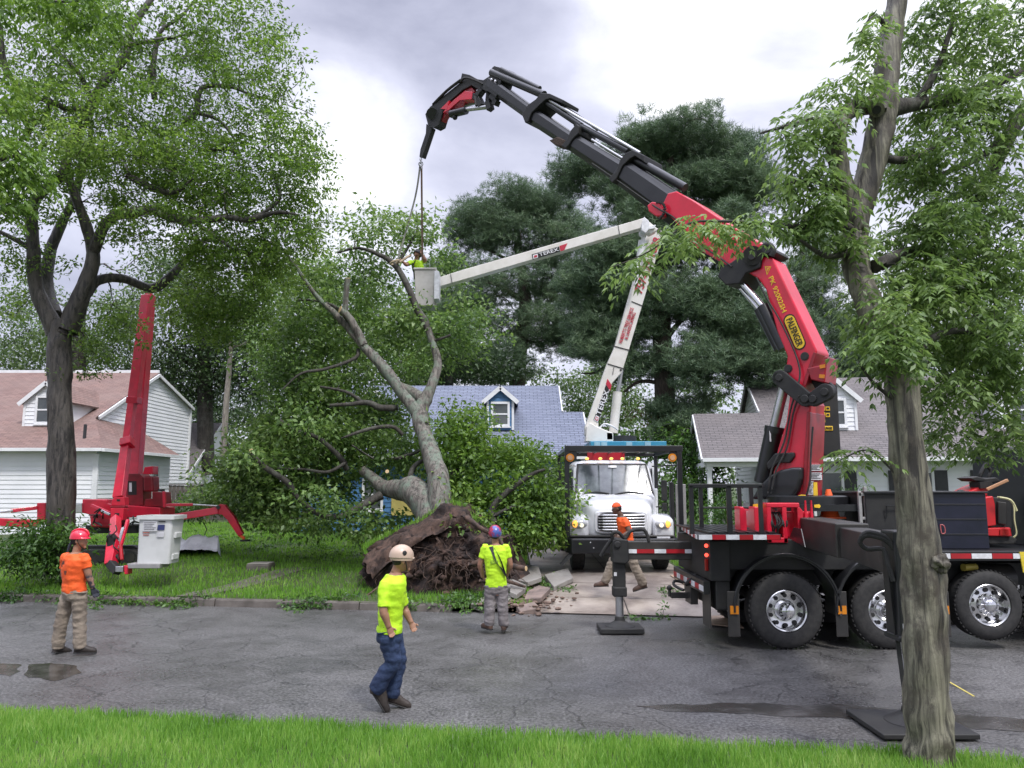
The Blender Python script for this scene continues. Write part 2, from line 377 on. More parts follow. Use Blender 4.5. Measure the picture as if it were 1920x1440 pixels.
# kerb stones (gap at the driveway)
mb = MB()
for a, b in ((-60, -1.15), (DX1 + .1, 60)):
    x = a
    while x < b - .01:
        e = min(x + 3.0, b); j = random.uniform(-.006, .006)
        mb.prism([(x + .006, kerb(x) - .07, -.02), (x + .006, kerb(x) - .04, .13 + j), (x + .006, kerb(x) + .11, .145 + j), (x + .006, kerb(x) + .13, -.02)], (e - x - .012, -.15 * (e - x - .012), 0)); x = e
mb.build('kerb', kerbmat, kind='structure', bevel=.015)

# driveway: concrete slabs with joints
mb = MB()
ys = [0, .9, 2.1, 3.4, 5.0, 6.6, 8.2, 9.8, 11.4]
for i in range(len(ys) - 1):
    for a, b in ((DX0, (DX0 + DX1) / 2), ((DX0 + DX1) / 2, DX1)):
        nx, ny = 4, 5; g = .012; vs = []
        for ix in range(nx + 1):
            for iy in range(ny + 1):
                x = a + g + (b - a - 2 * g) * ix / nx; d = ys[i] + g + (ys[i + 1] - ys[i] - 2 * g) * iy / ny
                vs.append((x, kerb(x) + d, hdrive(x, kerb(x) + d)))
        mb.add(vs, [(p * (ny + 1) + q, (p + 1) * (ny + 1) + q, (p + 1) * (ny + 1) + q + 1, p * (ny + 1) + q + 1) for p in range(nx) for q in range(ny)])
drv = mat('driveway_concrete', (.33, .285, .24), .42, c2=(.16, .13, .11), ns=1.3, bump=.3, bs=70, ramp=(.38, .62), detail=10)
mb.build('driveway', drv, kind='structure', recalc=False)
mb = MB(); mb.add([(x, kerb(x) + d, hdrive(x, kerb(x) + d) - .03) for x in (DX0, DX1) for d in [i_ * .4 for i_ in range(29)]], [(j, 29 + j, 30 + j, j + 1) for j in range(28)])
mb.build('driveway_bed', kerbmat, kind='structure', recalc=False)
# footpath across the lawn (left of the fallen tree), half overgrown
mb = MB(); vs = []
for i in range(8):
    d = .15 + i * .45; xa = -6.95 + i * .23; vs += [(xa, kerb(xa) + d, hgt(xa, kerb(xa) + d) + .02), (xa + .62, kerb(xa + .62) + d, hgt(xa + .62, kerb(xa + .62) + d) + .02)]
mb.add(vs, [(2 * i, 2 * i + 1, 2 * i + 3, 2 * i + 2) for i in range(7)]); mb.build('footpath', kerbmat, kind='structure', recalc=False)

def on_lawn(px, py):
    """walk the ray out to the sloping ground"""
    c = Vector((0, 0, CAM_H)); d = (P(px, py, 10) - c); lo, hi = .6, 8.0
    for _ in range(40):
        m_ = (lo + hi) / 2; q = c + d * m_; g = 0 if q.y < kerb(q.x) else hgt(q.x, q.y)
        if q.z > g: lo = m_
        else: hi = m_
    return c + d * lo

# puddles and wet patches
water = mat('puddle_water', (.06, .057, .052), .09, spec=.6, c2=(.02, .018, .016), ns=3)
wetm = mat('wet_gutter', (.045, .043, .04), .16, spec=.6, c2=(.10, .098, .095), ns=2.2, bump=.15, bs=60, ramp=(.45, .62))
def puddle(pts, z=.004, m=water, name='puddle'):
    mb = MB(); c = Vector((0, 0, 0)); q = []
    for px, py in pts:
        w = P(px, py, 10); d = w - Vector((0, 0, CAM_H)); s_ = -CAM_H / d.z; q.append(Vector((d.x * s_, d.y * s_, z)))
    # finer, ragged outline
    out = []
    for i in range(len(q)):
        a, b = q[i], q[(i + 1) % len(q)]
        for j in range(6):
            t = j / 6; p = a.lerp(b, t); s_ = .09 * (b - a).length * 1.2
            out.append(p + Vector((mnoise.noise(p * 3.1) * .12, mnoise.noise(p * 3.1 + Vector((9, 9, 9))) * .10, 0)))
    mb.poly(out); return mb.build(name, m, kind='structure', recalc=False)
puddle([(50, 1248), (95, 1242), (140, 1250), (155, 1262), (100, 1276), (50, 1272)])
puddle([(-20, 1240), (25, 1246), (40, 1258), (20, 1268), (-20, 1262)])
puddle([(1180, 1326), (1350, 1318), (1600, 1324), (1800, 1340), (2000, 1354), (2000, 1374), (1800, 1366), (1600, 1350), (1400, 1338), (1250, 1334)], m=wetm)

# ---- grass: blades nobody could count
grassmat = leafmat('grass_blades', [(.08, .19, .026), (.14, .30, .05), (.23, .40, .085), (.37, .48, .16)], trans=.45, ns=1.2)
lawnmat = leafmat('lawn_blades', [(.075, .185, .02), (.135, .30, .036), (.21, .41, .06), (.33, .47, .12)], trans=.4, ns=.9)
def blades(name, pts, h, w, m, label, lean=.5):
    n = len(pts); a = rng.uniform(0, 2 * np.pi, n); hh = h * rng.uniform(.45, 1.25, n); ww = w * rng.uniform(.6, 1.3, n)
    dx, dy = np.cos(a), np.sin(a); la = rng.uniform(0, 2 * np.pi, n); ll = hh * rng.uniform(0.05, lean, n); lx, ly = np.cos(la) * ll, np.sin(la) * ll
    V = np.empty((n, 5, 3)); b = np.array(pts)
    V[:, 0] = b + np.stack([-dx * ww, -dy * ww, np.zeros(n)], 1); V[:, 1] = b + np.stack([dx * ww, dy * ww, np.zeros(n)], 1)
    V[:, 2] = b + np.stack([lx * .35 + dx * ww * .8, ly * .35 + dy * ww * .8, hh * .6], 1); V[:, 3] = b + np.stack([lx * .35 - dx * ww * .8, ly * .35 - dy * ww * .8, hh * .6], 1)
    V[:, 4] = b + np.stack([lx, ly, hh], 1)
    i = np.arange(n)[:, None] * 5
    Fq = np.concatenate([i + np.array([[0, 1, 2]]), i + np.array([[0, 2, 3]]), i + np.array([[3, 2, 4]])], 0)
    o = arrmesh(name, V.reshape(-1, 3), Fq, m); return tag(o, label, 'grass', kind='stuff')
NG = 150000
x = rng.uniform(-7, 7, NG); d = -np.abs(rng.uniform(0, 1, NG)) ** 1.1 * 3.6 + .12
pts = [(xx, near(xx) + dd + .10 * mnoise.noise(Vector((xx * 1.3, 0, 5))) + .05 * mnoise.noise(Vector((xx * 6, 1, 5))), .09 if dd > -.3 else .14) for xx, dd in zip(x, d) if abs(xx) < (near(xx) + dd) * .72 + .3]
blades('grass', pts, .105, .0042, grassmat, 'bright green grass on the near verge at the bottom of the picture')
NF = 170000
x = rng.uniform(-15, 16, NF); d = rng.uniform(0, 1, NF) ** 1.25 * 17 + .14
pts = []
for xx, dd in zip(x, d):
    if DX0 - .05 < xx < DX1 + .05: continue
    pd = (xx + 6.95 + .0) - (dd - .15) / .45 * .23
    if .06 < pd < .54 and dd < 3.0 and random.random() < .35: continue
    y = kerb(xx) + dd; c_ = mnoise.noise(Vector((xx * .6, y * .6, 3)))
    if c_ < -.42 and random.random() < .7: continue
    pts.append((xx, y, hgt(xx, y) - .02))
blades('grass', pts, .12, .008, lawnmat, 'longer wet grass on the lawns beyond the far kerb')
# ================= houses =================
siding_w = mat('white_siding', (.80, .81, .83), .5, c2=(.74, .755, .78), ns=.8)
siding_b = mat('blue_siding', (.06, .17, .34), .5, c2=(.075, .19, .37), ns=.8)
trim = mat('white_trim', (.76, .77, .78), .45, c2=(.68, .69, .7))
shut = mat('dark_shutter', (.03, .032, .035), .5)
red_sh = shinglemat('red_shingles', (.225, .135, .11), (.15, .088, .075), (.20, .14, .12))
blue_sh = shinglemat('blue_grey_shingles', (.135, .155, .215), (.19, .215, .285), (.155, .175, .235))
grey_sh = shinglemat('grey_shingles', (.155, .14, .14), (.115, .105, .105), (.17, .15, .145))
winglass = mat('window_glass', (.05, .06, .065), .08, spec=.7, c2=(.09, .10, .10), ns=1.2)
curtain = mat('curtain', (.35, .36, .36), .8)

class House:
    def __init__(s, name, label, O, ang, z0=.5):
        s.t = thing(name, label, 'house', (O[0], O[1], z0)); s.O = Vector((O[0], O[1], 0)); s.u = Vector((math.cos(ang), math.sin(ang), 0)); s.v = Vector((-math.sin(ang), math.cos(ang), 0)); s.z0 = z0
    def W(s, u, v, z): return s.O + s.u * u + s.v * v + Vector((0, 0, z))
    def siding(s, polys, m, row=.17):
        """polys: list of (axis, const, outward sign, [(a, z), ...] convex)"""
        mb = MB()
        for ax, c0, sg, poly in polys:
            zmin = min(p[1] for p in poly); zmax = max(p[1] for p in poly); z = zmin
            def at(zq):
                xs_ = []
                for (a, za), (b, zb) in zip(poly, poly[1:] + poly[:1]):
                    if (za - zq) * (zb - zq) <= 0 and abs(zb - za) > 1e-6: xs_.append(a + (b - a) * (zq - za) / (zb - za))
                    elif abs(za - zq) < 1e-6: xs_.append(a)
                return (min(xs_), max(xs_)) if xs_ else None
            def pt(a, zz_, off): return s.W(a, c0 + off * sg, zz_) if ax == 'v' else s.W(c0 + off * sg, a, zz_)
            while z < zmax - .01:
                z2 = min(z + row, zmax); A = at(z + 1e-4); B = at(z2 - 1e-4)
                if A and B:
                    mb.add([pt(A[0], z, .022), pt(A[1], z, .022), pt(B[1], z2, 0), pt(B[0], z2, 0), pt(A[0], z, 0), pt(A[1], z, 0)], [(0, 1, 2, 3), (4, 5, 1, 0)])
                z = z2
        return mb.build('wall', m, s.t, recalc=False)
    def core(s, boxes, m):
        mb = MB()
        for pts, ext in boxes: mb.prism([s.W(*p) for p in pts], s.u * ext[0] + s.v * ext[1] + Vector((0, 0, ext[2])))
        return mb.build('wall', m, s.t)
    def roof(s, planes, m, th=.09, name='roof'):
        mb = MB()
        for pl in planes:
            pts = [s.W(*p) for p in pl]; a = (pts[1] - pts[0]).normalized(); n = (pts[1] - pts[0]).cross(pts[-1] - pts[0]).normalized()
            if n.z < 0: n = -n
            b = n.cross(a); uv = [((p - pts[0]).dot(a) + 7.3, (p - pts[0]).dot(b) + 3.1) for p in pts]
            k = len(pts); q = [p - n * th for p in pts]
            mb.add(pts + q, [tuple(range(k)), tuple(range(2 * k - 1, k - 1, -1))] + [(i, (i + 1) % k, k + (i + 1) % k, k + i) for i in range(k)], 0,
                   [uv, uv[::-1]] + [[(0, 0)] * 4] * k)
        return mb.build(name, m, s.t, recalc=False)
    def bars(s, name, segs, w, h, m, parent=None):
        mb = MB()
        for a, b in segs: mb.bar(s.W(*a), s.W(*b), w, h)
        return mb.build(name, m, parent or s.t, bevel=.006)
    def window(s, u, v, z, w, h, shutters=None, ax='v', sg=-1, name='window'):
        def pt(a, off, zz_): return s.W(a, v + off * sg, zz_) if ax == 'v' else s.W(v + off * sg, a, zz_)
        mb = MB(); fr = .09
        def slab(a0, a1, z0, z1, o0, o1): mb.prism([pt(a0, o0, z0), pt(a1, o0, z0), pt(a1, o0, z1), pt(a0, o0, z1)], (pt(0, o1, 0) - pt(0, o0, 0)))
        for a0, a1, z0, z1 in ((u - w / 2 - fr, u - w / 2, z - fr, z + h + fr), (u + w / 2, u + w / 2 + fr, z - fr, z + h + fr), (u - w / 2, u + w / 2, z + h, z + h + fr), (u - w / 2, u + w / 2, z - fr, z)): slab(a0, a1, z0, z1, .0, .07)
        slab(u - w / 2, u + w / 2, z + h / 2 - .03, z + h / 2 + .03, .02, .055)
        f = mb.build(name, trim, s.t, bevel=.008)
        g = MB(); g.prism([pt(u - w / 2, .024, z), pt(u + w / 2, .024, z), pt(u + w / 2, .024, z + h), pt(u - w / 2, .024, z + h)], pt(0, .034, 0) - pt(0, .024, 0)); g.build('pane', winglass, f)
        c = MB(); sl = MB()
        sl.prism([pt(u - w / 2 - fr - .04, .0, z - fr - .05), pt(u + w / 2 + fr + .04, .0, z - fr - .05), pt(u + w / 2 + fr + .04, .0, z - fr - .003), pt(u - w / 2 - fr - .04, .0, z - fr - .003)], pt(0, .11, 0) - pt(0, 0, 0)); sl.build('sill', trim, f)
        if shutters:
            for a in shutters:
                sb = MB(); x0 = u - w / 2 - fr - .42 if a < 0 else u + w / 2 + fr + .02; x1 = x0 + .40
                sb.prism([pt(x0, .025, z - fr), pt(x1, .025, z - fr), pt(x1, .025, z + h + fr), pt(x0, .025, z + h + fr)], pt(0, .055, 0) - pt(0, .025, 0))
                n_ = 14
                for i in range(n_):
                    zz_ = z + (h) * (i + .5) / n_
                    sb.prism([pt(x0 + .05, .056, zz_ - .02), pt(x1 - .05, .056, zz_ - .02), pt(x1 - .05, .056, zz_ + .02), pt(x0 + .05, .056, zz_ + .02)], pt(0, .066, 0) - pt(0, .056, 0))
                sb.build('shutter', shut, f)
        return f
    def dormer(s, uc, v0, z0, w, hw, hp, depth, wallm, roofm, ww=.62, wh=.95):
        """gabled dormer: front face at v0, bottom z0, wall height hw, peak hp"""
        mb = MB(); h = w / 2
        mb.prism([s.W(uc - h, v0, z0), s.W(uc + h, v0, z0), s.W(uc + h, v0, z0 + hw), s.W(uc, v0, z0 + hp), s.W(uc - h, v0, z0 + hw)], s.v * depth)
        d = mb.build('dormer', wallm, s.t)
        # lap boards on the face
        lb = MB(); z = z0
        while z < z0 + hp - .12:
            hh_ = h if z < z0 + hw - .1 else h * (z0 + hp - z - .12) / (hp - hw + .001)
            lb.add([s.W(uc - hh_, v0 - .022, z), s.W(uc + hh_, v0 - .022, z), s.W(uc + hh_, v0 - .003, z + .15), s.W(uc - hh_, v0 - .003, z + .15)], [(0, 1, 2, 3)]); z += .16
        lb.build('cladding', wallm, d, recalc=False)
        k = (hp - hw) / h; o = .16
        rb = MB()
        for sg in (-1, 1):
            pts = [s.W(uc + sg * (h + o), v0 - .14, z0 + hw - k * o + .06), s.W(uc, v0 - .14, z0 + hp + .06), s.W(uc, v0 + depth, z0 + hp + .06), s.W(uc + sg * (h + o), v0 + depth, z0 + hw - k * o + .06)]
            q = [p + Vector((0, 0, .07)) for p in pts]
            a = (pts[3] - pts[0]).normalized(); b = (pts[1] - pts[0]).normalized(); uv = [((p - pts[0]).dot(a), (p - pts[0]).dot(b)) for p in pts]
            rb.add(q + pts, [(0, 1, 2, 3), (7, 6, 5, 4), (0, 4, 5, 1), (1, 5, 6, 2), (2, 6, 7, 3), (3, 7, 4, 0)], 0, [uv] * 6)
        rb.build('roof', roofm, d)
        tb = MB()
        for sg in (-1, 1):
            tb.bar(s.W(uc + sg * (h + o), v0 - .155, z0 + hw - k * o + .03), s.W(uc, v0 - .155, z0 + hp + .03), .03, .16)
            tb.bar(s.W(uc + sg * (h - .04), v0 - .03, z0), s.W(uc + sg * (h - .04), v0 - .03, z0 + hw - .03), .09, .03)
        tb.build('trim', trim, d)
        s.window(uc, v0 - .012, z0 + .22, ww, wh)

# ---- white house with the red roof (left)
H = House('white_house', 'white clapboard house with faded red shingle roof at far left behind the spider lift', (-17.2, 28.9), 0, .5)
H.siding([('v', 0, -1, [(-16, .6), (1.75, .6), (1.75, 3.75), (-16, 3.75)]),
          ('u', 1.75, 1, [(0, .6), (6.2, .6), (6.2, 3.75), (0, 3.75)]),
          ('u', 0, 1, [(2.3, .7), (12.2, .7), (12.2, 6.6), (8.1, 7.72), (2.4, 4.95)])], siding_w)
H.core([([(-16, .03, .6), (1.7, .03, .6), (1.7, .03, 3.72), (-16, .03, 3.72)], (0, 6.1, 0)), ([(-.03, 2.4, .6), (-.03, 12.1, .6), (-.03, 12.1, 6.5), (-.03, 8.1, 7.65), (-.03, 2.4, 4.8)], (-15, 0, 0))], siding_w)
H.roof([[(-17, -.35, 3.78), (2.1, -.35, 3.78), (.1, 2.75, 5.2), (.15, 8.1, 7.85), (-17, 8.1, 7.85)],
        [(.15, 8.1, 7.85), (.15, 12.5, 6.58), (-17, 12.5, 6.58), (-17, 8.1, 7.85)],
        [(2.1, -.35, 3.78), (2.1, 6.5, 3.78), (.03, 6.5, 5.0), (.03, 2.75, 5.2)]], red_sh)
H.bars('gutter', [((-17, -.42, 3.74), (2.15, -.42, 3.74)), ((2.17, -.4, 3.73), (2.17, 6.5, 3.73))], .12, .12, trim)
H.bars('bargeboard', [((.17, 8.1, 7.72), (.17, 12.4, 6.48)), ((.17, 2.9, 5.2), (.17, 8.1, 7.72)), ((-17, 8.1, 7.9), (.15, 8.1, 7.9))], .06, .14, trim)
H.bars('downpipe', [((1.82, -.06, .7), (1.82, -.06, 3.6))], .09, .09, trim)
H.bars('corner_board', [((.05, 12.2, .7), (.05, 12.2, 6.5)), ((1.72, -.03, .6), (1.72, -.03, 3.7))], .12, .12, trim)
H.bars('vent_pipe', [((.9, .6, 4.1), (.9, .6, 4.75))], .09, .09, shut)
H.dormer(-1.35, 1.75, 4.72, 1.75, 1.0, 1.75, 3.6, siding_w, red_sh)
H.window(-2.75, 0, 1.75, .8, 1.5)
H.window(6.35 - 1.6, 1.75, 1.9, .5, 1.3, ax='u', sg=1)

# ---- small grey-roofed house behind it
H = House('grey_roof_house', 'small white house with grey gabled roof peeking out right of the red roofed house', (-19, 45.4), 0, .6)
H.siding([('u', 0, 1, [(0, .8), (8.4, .8), (8.4, 3.2), (4.8, 6.4), (0, 3.1)]), ('v', 0, -1, [(-8, .8), (0, .8), (0, 3.1), (-8, 3.1)])], siding_w, .2)
H.core([([(-.04, .04, .7), (-.04, 8.4, .7), (-.04, 8.4, 3.1), (-.04, 4.8, 6.3), (-.04, .04, 3.0)], (-8, 0, 0))], siding_w)
H.roof([[(-8.2, -.4, 2.9), (.15, -.4, 2.9), (.15, 4.8, 6.5), (-8.2, 4.8, 6.5)], [(.15, 4.8, 6.5), (.15, 8.8, 2.95), (-8.2, 8.8, 2.95), (-8.2, 4.8, 6.5)]], grey_sh)
H.bars('bargeboard', [((.17, -.4, 2.8), (.17, 4.8, 6.42)), ((.17, 4.8, 6.42), (.17, 8.8, 2.85))], .05, .16, trim)

# ---- blue house behind the fallen tree
H = House('blue_house', 'blue clapboard house with blue grey shingle roof and white dormers behind the fallen tree', (-8, 28.6), 0, .6)
H.siding([('v', 0, -1, [(0, .8), (10.65, .8), (10.65, 3.6), (0, 3.6)]), ('u', 10.65, 1, [(0, .8), (5, .8), (5, 3.6), (2.6, 5.1), (0, 3.6)])], siding_b)
H.core([([(.03, .03, .7), (10.6, .03, .7), (10.6, .03, 3.55), (.03, .03, 3.55)], (0, 5, 0)), ([(.1, .1, 3), (.1, 9, 3), (.1, 4.6, 6.5)], (9.7, 0, 0))], siding_b)
H.roof([[(-.3, -.45, 3.5), (10.85, -.45, 3.5), (10.85, 2.5, 5.38), (10.0, 2.5, 5.38), (10.0, 4.6, 6.72), (-.3, 4.6, 6.72)],
        [(10.0, 4.6, 6.72), (10.0, 9.3, 3.5), (-.3, 9.3, 3.5), (-.3, 4.6, 6.72)], [(10.85, 2.5, 5.38), (10.85, 5.3, 3.6), (9.9, 5.3, 3.6), (9.9, 2.5, 5.38)]], blue_sh)
H.bars('gutter', [((-.3, -.5, 3.44), (10.9, -.5, 3.44))], .12, .13, trim)
H.bars('bargeboard', [((10.88, -.4, 3.45), (10.88, 2.5, 5.3)), ((10.03, 2.5, 5.35), (10.03, 4.6, 6.65)), ((10.03, 4.6, 6.65), (10.03, 9.2, 3.5))], .05, .15, trim)
H.bars('corner_board', [((10.62, -.03, .7), (10.62, -.03, 3.5))], .14, .08, trim)
H.dormer(7.55, 1.15, 4.55, 1.05, 1.15, 1.6, 2.4, siding_b, blue_sh, .55, .78)
H.dormer(2.55, 1.15, 4.55, 1.05, 1.15, 1.6, 2.4, siding_b, blue_sh, .55, .78)
H.window(9.65, 0, 1.55, .7, 1.45, (-1,))
H.window(2.9, 0, 1.6, .6, 1.0)
yb = MB(); yb.prism([H.W(3.6, -.03, 1.35), H.W(4.45, -.03, 1.35), H.W(4.45, -.03, 2.25), H.W(3.6, -.03, 2.25)], H.v * -.03); yb.build('boarded_door_panel', mat('yellow_board', (.5, .42, .13), .6), H.t)

# ---- white house with porch (right)
AR = math.atan(-.15)
H = House('white_porch_house', 'white clapboard house with grey roof, dark shutters and side porch at right behind the crane', (6.75, 27.0), AR, .5)
H.siding([('v', .45, -1, [(2.5, .7), (16, .7), (16, 3.45), (2.5, 3.45)]), ('u', 2.5, -1, [(.45, .7), (11.5, .7), (11.5, 3.6), (6, 6.75), (.45, 3.5)]),
          ('u', 0, -1, [(.1, 3.4), (5.9, 3.4), (3, 5.05)])], siding_w)
H.core([([(2.55, .5, .6), (16, .5, .6), (16, .5, 3.4), (2.55, .5, 3.4)], (0, 10, 0)), ([(2.55, .5, 3.4), (2.55, 11.5, 3.4), (2.55, 6, 6.7)], (13.4, 0, 0)), ([(.04, .1, 3.36), (.04, 5.9, 3.36), (.04, 3, 5.0)], (2.4, 0, 0))], siding_w)
H.roof([[(-.15, -.25, 3.35), (16.4, -.25, 3.35), (16.4, 6, 6.9), (2.35, 6, 6.9), (2.35, 3.0, 5.2), (-.15, 3.0, 5.2)],
        [(-.15, 3.0, 5.2), (2.4, 3.0, 5.2), (2.4, 6.3, 3.4), (-.15, 6.3, 3.4)], [(2.35, 6, 6.9), (16.4, 6, 6.9), (16.4, 12, 3.5), (2.35, 12, 3.5)]], grey_sh)
H.bars('gutter', [((-.15, -.3, 3.3), (16.4, -.3, 3.3))], .12, .13, trim)
H.bars('porch_beam', [((0, 0, 3.16), (2.6, 0, 3.16)), ((0, 0, 3.16), (0, 5.8, 3.16))], .14, .18, trim)
H.bars('bargeboard', [((-.17, -.25, 3.27), (-.17, 3.0, 5.1)), ((-.17, 3.0, 5.1), (-.17, 6.3, 3.3)), ((2.32, 3.0, 5.2), (2.32, 6, 6.8)), ((2.32, 6, 6.8), (2.32, 12, 3.5))], .05, .15, trim)
for u_, v_ in ((.1, .05), (.1, 3.2), (.1, 5.8), (2.35, .05)):
    cb = MB(); cb.bar(H.W(u_, v_, .7), H.W(u_, v_, 3.08), .15, .15); cb.bar(H.W(u_, v_, .7), H.W(u_, v_, .9), .21, .21); cb.bar(H.W(u_, v_, 2.95), H.W(u_, v_, 3.07), .21, .21); cb.build('porch_post', trim, H.t, bevel=.01)
fb = MB(); fb.prism([H.W(0, -.1, .5), H.W(2.5, -.1, .5), H.W(2.5, -.1, .95), H.W(0, -.1, .95)], H.v * 6); fb.build('porch_floor', concrete, H.t)
H.dormer(4.75, 1.6, 4.4, 1.5, 1.15, 1.85, 3.2, siding_w, grey_sh, .6, .85)
H.dormer(10.9, 1.6, 4.4, 1.5, 1.15, 1.85, 3.2, siding_w, grey_sh, .6, .85)
H.window(4.1, .43, 1.3, .85, 1.55, (-1, 1)); H.window(7.0, .43, 1.3, .85, 1.55, (-1, 1)); H.window(9.6, .43, 1.3, .85, 1.55, (-1, 1))
db = MB(); db.prism([H.W(2.46, 1.2, .9), H.W(2.46, 2.1, .9), H.W(2.46, 2.1, 2.95), H.W(2.46, 1.2, 2.95)], H.u * -.04); dd_ = db.build('side_door', trim, H.t, bevel=.01)
db = MB(); db.prism([H.W(2.415, 1.35, 1.9), H.W(2.415, 1.95, 1.9), H.W(2.415, 1.95, 2.75), H.W(2.415, 1.35, 2.75)], H.u * -.01); db.build('pane', winglass, dd_)

# ---- fences
wood = mat('weathered_wood', (.16, .14, .125), .8, c2=(.1, .09, .08), ns=3, stretch=(4, 4, .5))
fb = thing('wooden_fence', 'weathered grey board fence between the left houses behind the spider lift', 'fence', (-17, 37.5, .8)); mb = MB()
for i in range(34):
    x = -16.9 + i * .19; mb.box(x, x + .17, 37.5, 37.53, .75, 2.45 + random.uniform(-.02, .02))
mb.box(-17, -10.4, 37.535, 37.6, 1.1, 1.2); mb.box(-17, -10.4, 37.535, 37.6, 2.1, 2.2); mb.build('boards', wood, fb)
mb = MB(); mb.box(-17, -10.4, 37.45, 37.62, 2.47, 2.51); mb.build('top_rail', wood, fb)
# ================= crane truck =================
redp = mat('red_paint', (.68, .010, .040), .3, c2=(.46, .012, .026), ns=1.3, coat=.35, ramp=(.4, .75), detail=10)
redd = mat('dark_red_paint', (.32, .008, .018), .35, c2=(.24, .008, .015), ns=3, coat=.2)
blk = mat('crane_black', (.009, .0095, .011), .36, c2=(.016, .017, .019), ns=1.6, coat=.15)
blkm = mat('matte_black', (.011, .011, .012), .6, c2=(.02, .02, .019), ns=3, bump=.08)
grim = mat('black_dusty_steel', (.024, .023, .022), .45, c2=(.04, .037, .033), ns=2.5)
chrome = mat('chrome', (.75, .75, .76), .12, metal=1, c2=(.68, .68, .7))
alu = mat('polished_rim', (.72, .72, .72), .2, metal=1, c2=(.6, .6, .6), ns=4)
yel = mat('yellow_sticker', (.85, .55, .03), .5); refw = mat('reflective_white', (.75, .76, .78), .4, ns=9); refr = mat('reflective_red', (.42, .01, .02), .4, c2=(.33, .01, .015))
paperw = mat('sticker_white', (.6, .6, .62), .5); amber = mat('amber_reflector', (.65, .22, .01), .3); orange = mat('cone_orange', (.85, .12, .02), .5)
tail = mat('tail_light', (.5, .01, .01), .3, emit=((1, .08, .05), 1.5)); taild = mat('tail_lens', (.35, .01, .01), .25)
inkb = mat('black_lettering', (.01, .01, .01), .5); inkr = mat('red_lettering', (.5, .02, .05), .5)

CT = thing('crane_truck', 'black crane truck with huge red and black knuckle boom parked across the driveway at right', 'crane truck', (5.5, 13.1, 0))
TY = 11.85        # outer face of the near wheels
def wheel(name, cx, cz, r, w, rim_r, parent, y0=TY, face=-1, mats=None, holes=10, hubcone=False):
    """wheel with its face towards -Y (face=-1) or +Y"""
    def Y(h): return y0 - face * h
    mb = MB(); rr = rim_r
    prof = [(rr, .03), (rr + .01, .0), (rr + .05, -.012), (r - .09, -.006), (r - .035, .012), (r - .008, .04), (r, .07), (r, w - .07), (r - .03, w - .01), (rr + .05, w), (rr, w - .03)]
    mb.lathe((cx, y0, cz), (0, -face, 0), prof, 48, up=(0, 0, 1), caps=False)
    for i in range(48):   # shoulder lugs
        a = 2 * math.pi * i / 48; d = Vector((math.cos(a), 0, math.sin(a))); c = Vector((cx, Y(.06), cz)) + d * (r + .002); mb.bar(c - Vector((0, .035, 0)), c + Vector((0, .035, 0)), .032, .014, up=d)
    root = mb.build(name, rubber, parent, smooth=40)
    mb = MB(); R_ = rr
    mb.lathe((cx, y0, cz), (0, -face, 0), [(R_, .05), (R_ + .006, .015), (R_ - .012, .0), (R_ - .03, .012), (R_ - .04, .10), (R_ - .06, .115), (.52 * R_, .09 if hubcone else .12), (.5 * R_, .04 if hubcone else .1), (.2 * R_, .03)], 48, caps=False)
    rim = mb.build('rim', alu, root, smooth=35)
    for i in range(holes if face == -1 else 0):
        mb = MB(); a = 2 * math.pi * (i + .5) / holes; c = Vector((cx + math.cos(a) * R_ * .74, Y(.088), cz + math.sin(a) * R_ * .7)); mb.cyl(c, c + Vector((0, face * .012, 0)), .032, 12); mb.build('hand_hole', blkm, rim)
    mb = MB(); mb.lathe((cx, y0, cz), (0, -face, 0), [(.40 * R_, .06), (.40 * R_, .04), (.34 * R_, .02), (.30 * R_, -.05 if not hubcone else -.02), (.2 * R_, -.07 if not hubcone else -.05), (.02, -.075 if not hubcone else -.06)], 28)
    if hubcone:
        for i in range(10):
            a = 2 * math.pi * i / 10; c = Vector((cx + math.cos(a) * R_ * .46, Y(.06), cz + math.sin(a) * R_ * .46)); mb.cyl(c, c + Vector((0, face * .06, 0)), .018, 8)
    mb.build('hub', chrome, rim, smooth=40)
    return root
w1 = P(1476, 1147, TY); w2 = P(1668, 1147, TY); w3 = P(1857, 1135, TY)
for wx, wz, r, hc in ((w1.x, .56, .555, False), (w2.x, .56, .555, False), (w3.x, w3.z, .51, True), (w3.x + 1.9, w3.z + .02, .51, True)):
    wheel('wheel', wx, wz, r, .36, .31, CT, TY, -1, hubcone=hc); wheel('wheel', wx, wz, r, .36, .31, CT, 14.35, 1, hubcone=hc)
mb = MB()
for wx, wz in ((w1.x, .56), (w2.x, .56), (w3.x, w3.z)): mb.cyl((wx, TY + .2, wz), (wx, 14.15, wz), .09, 12)
mb.build('axles', grim, CT)
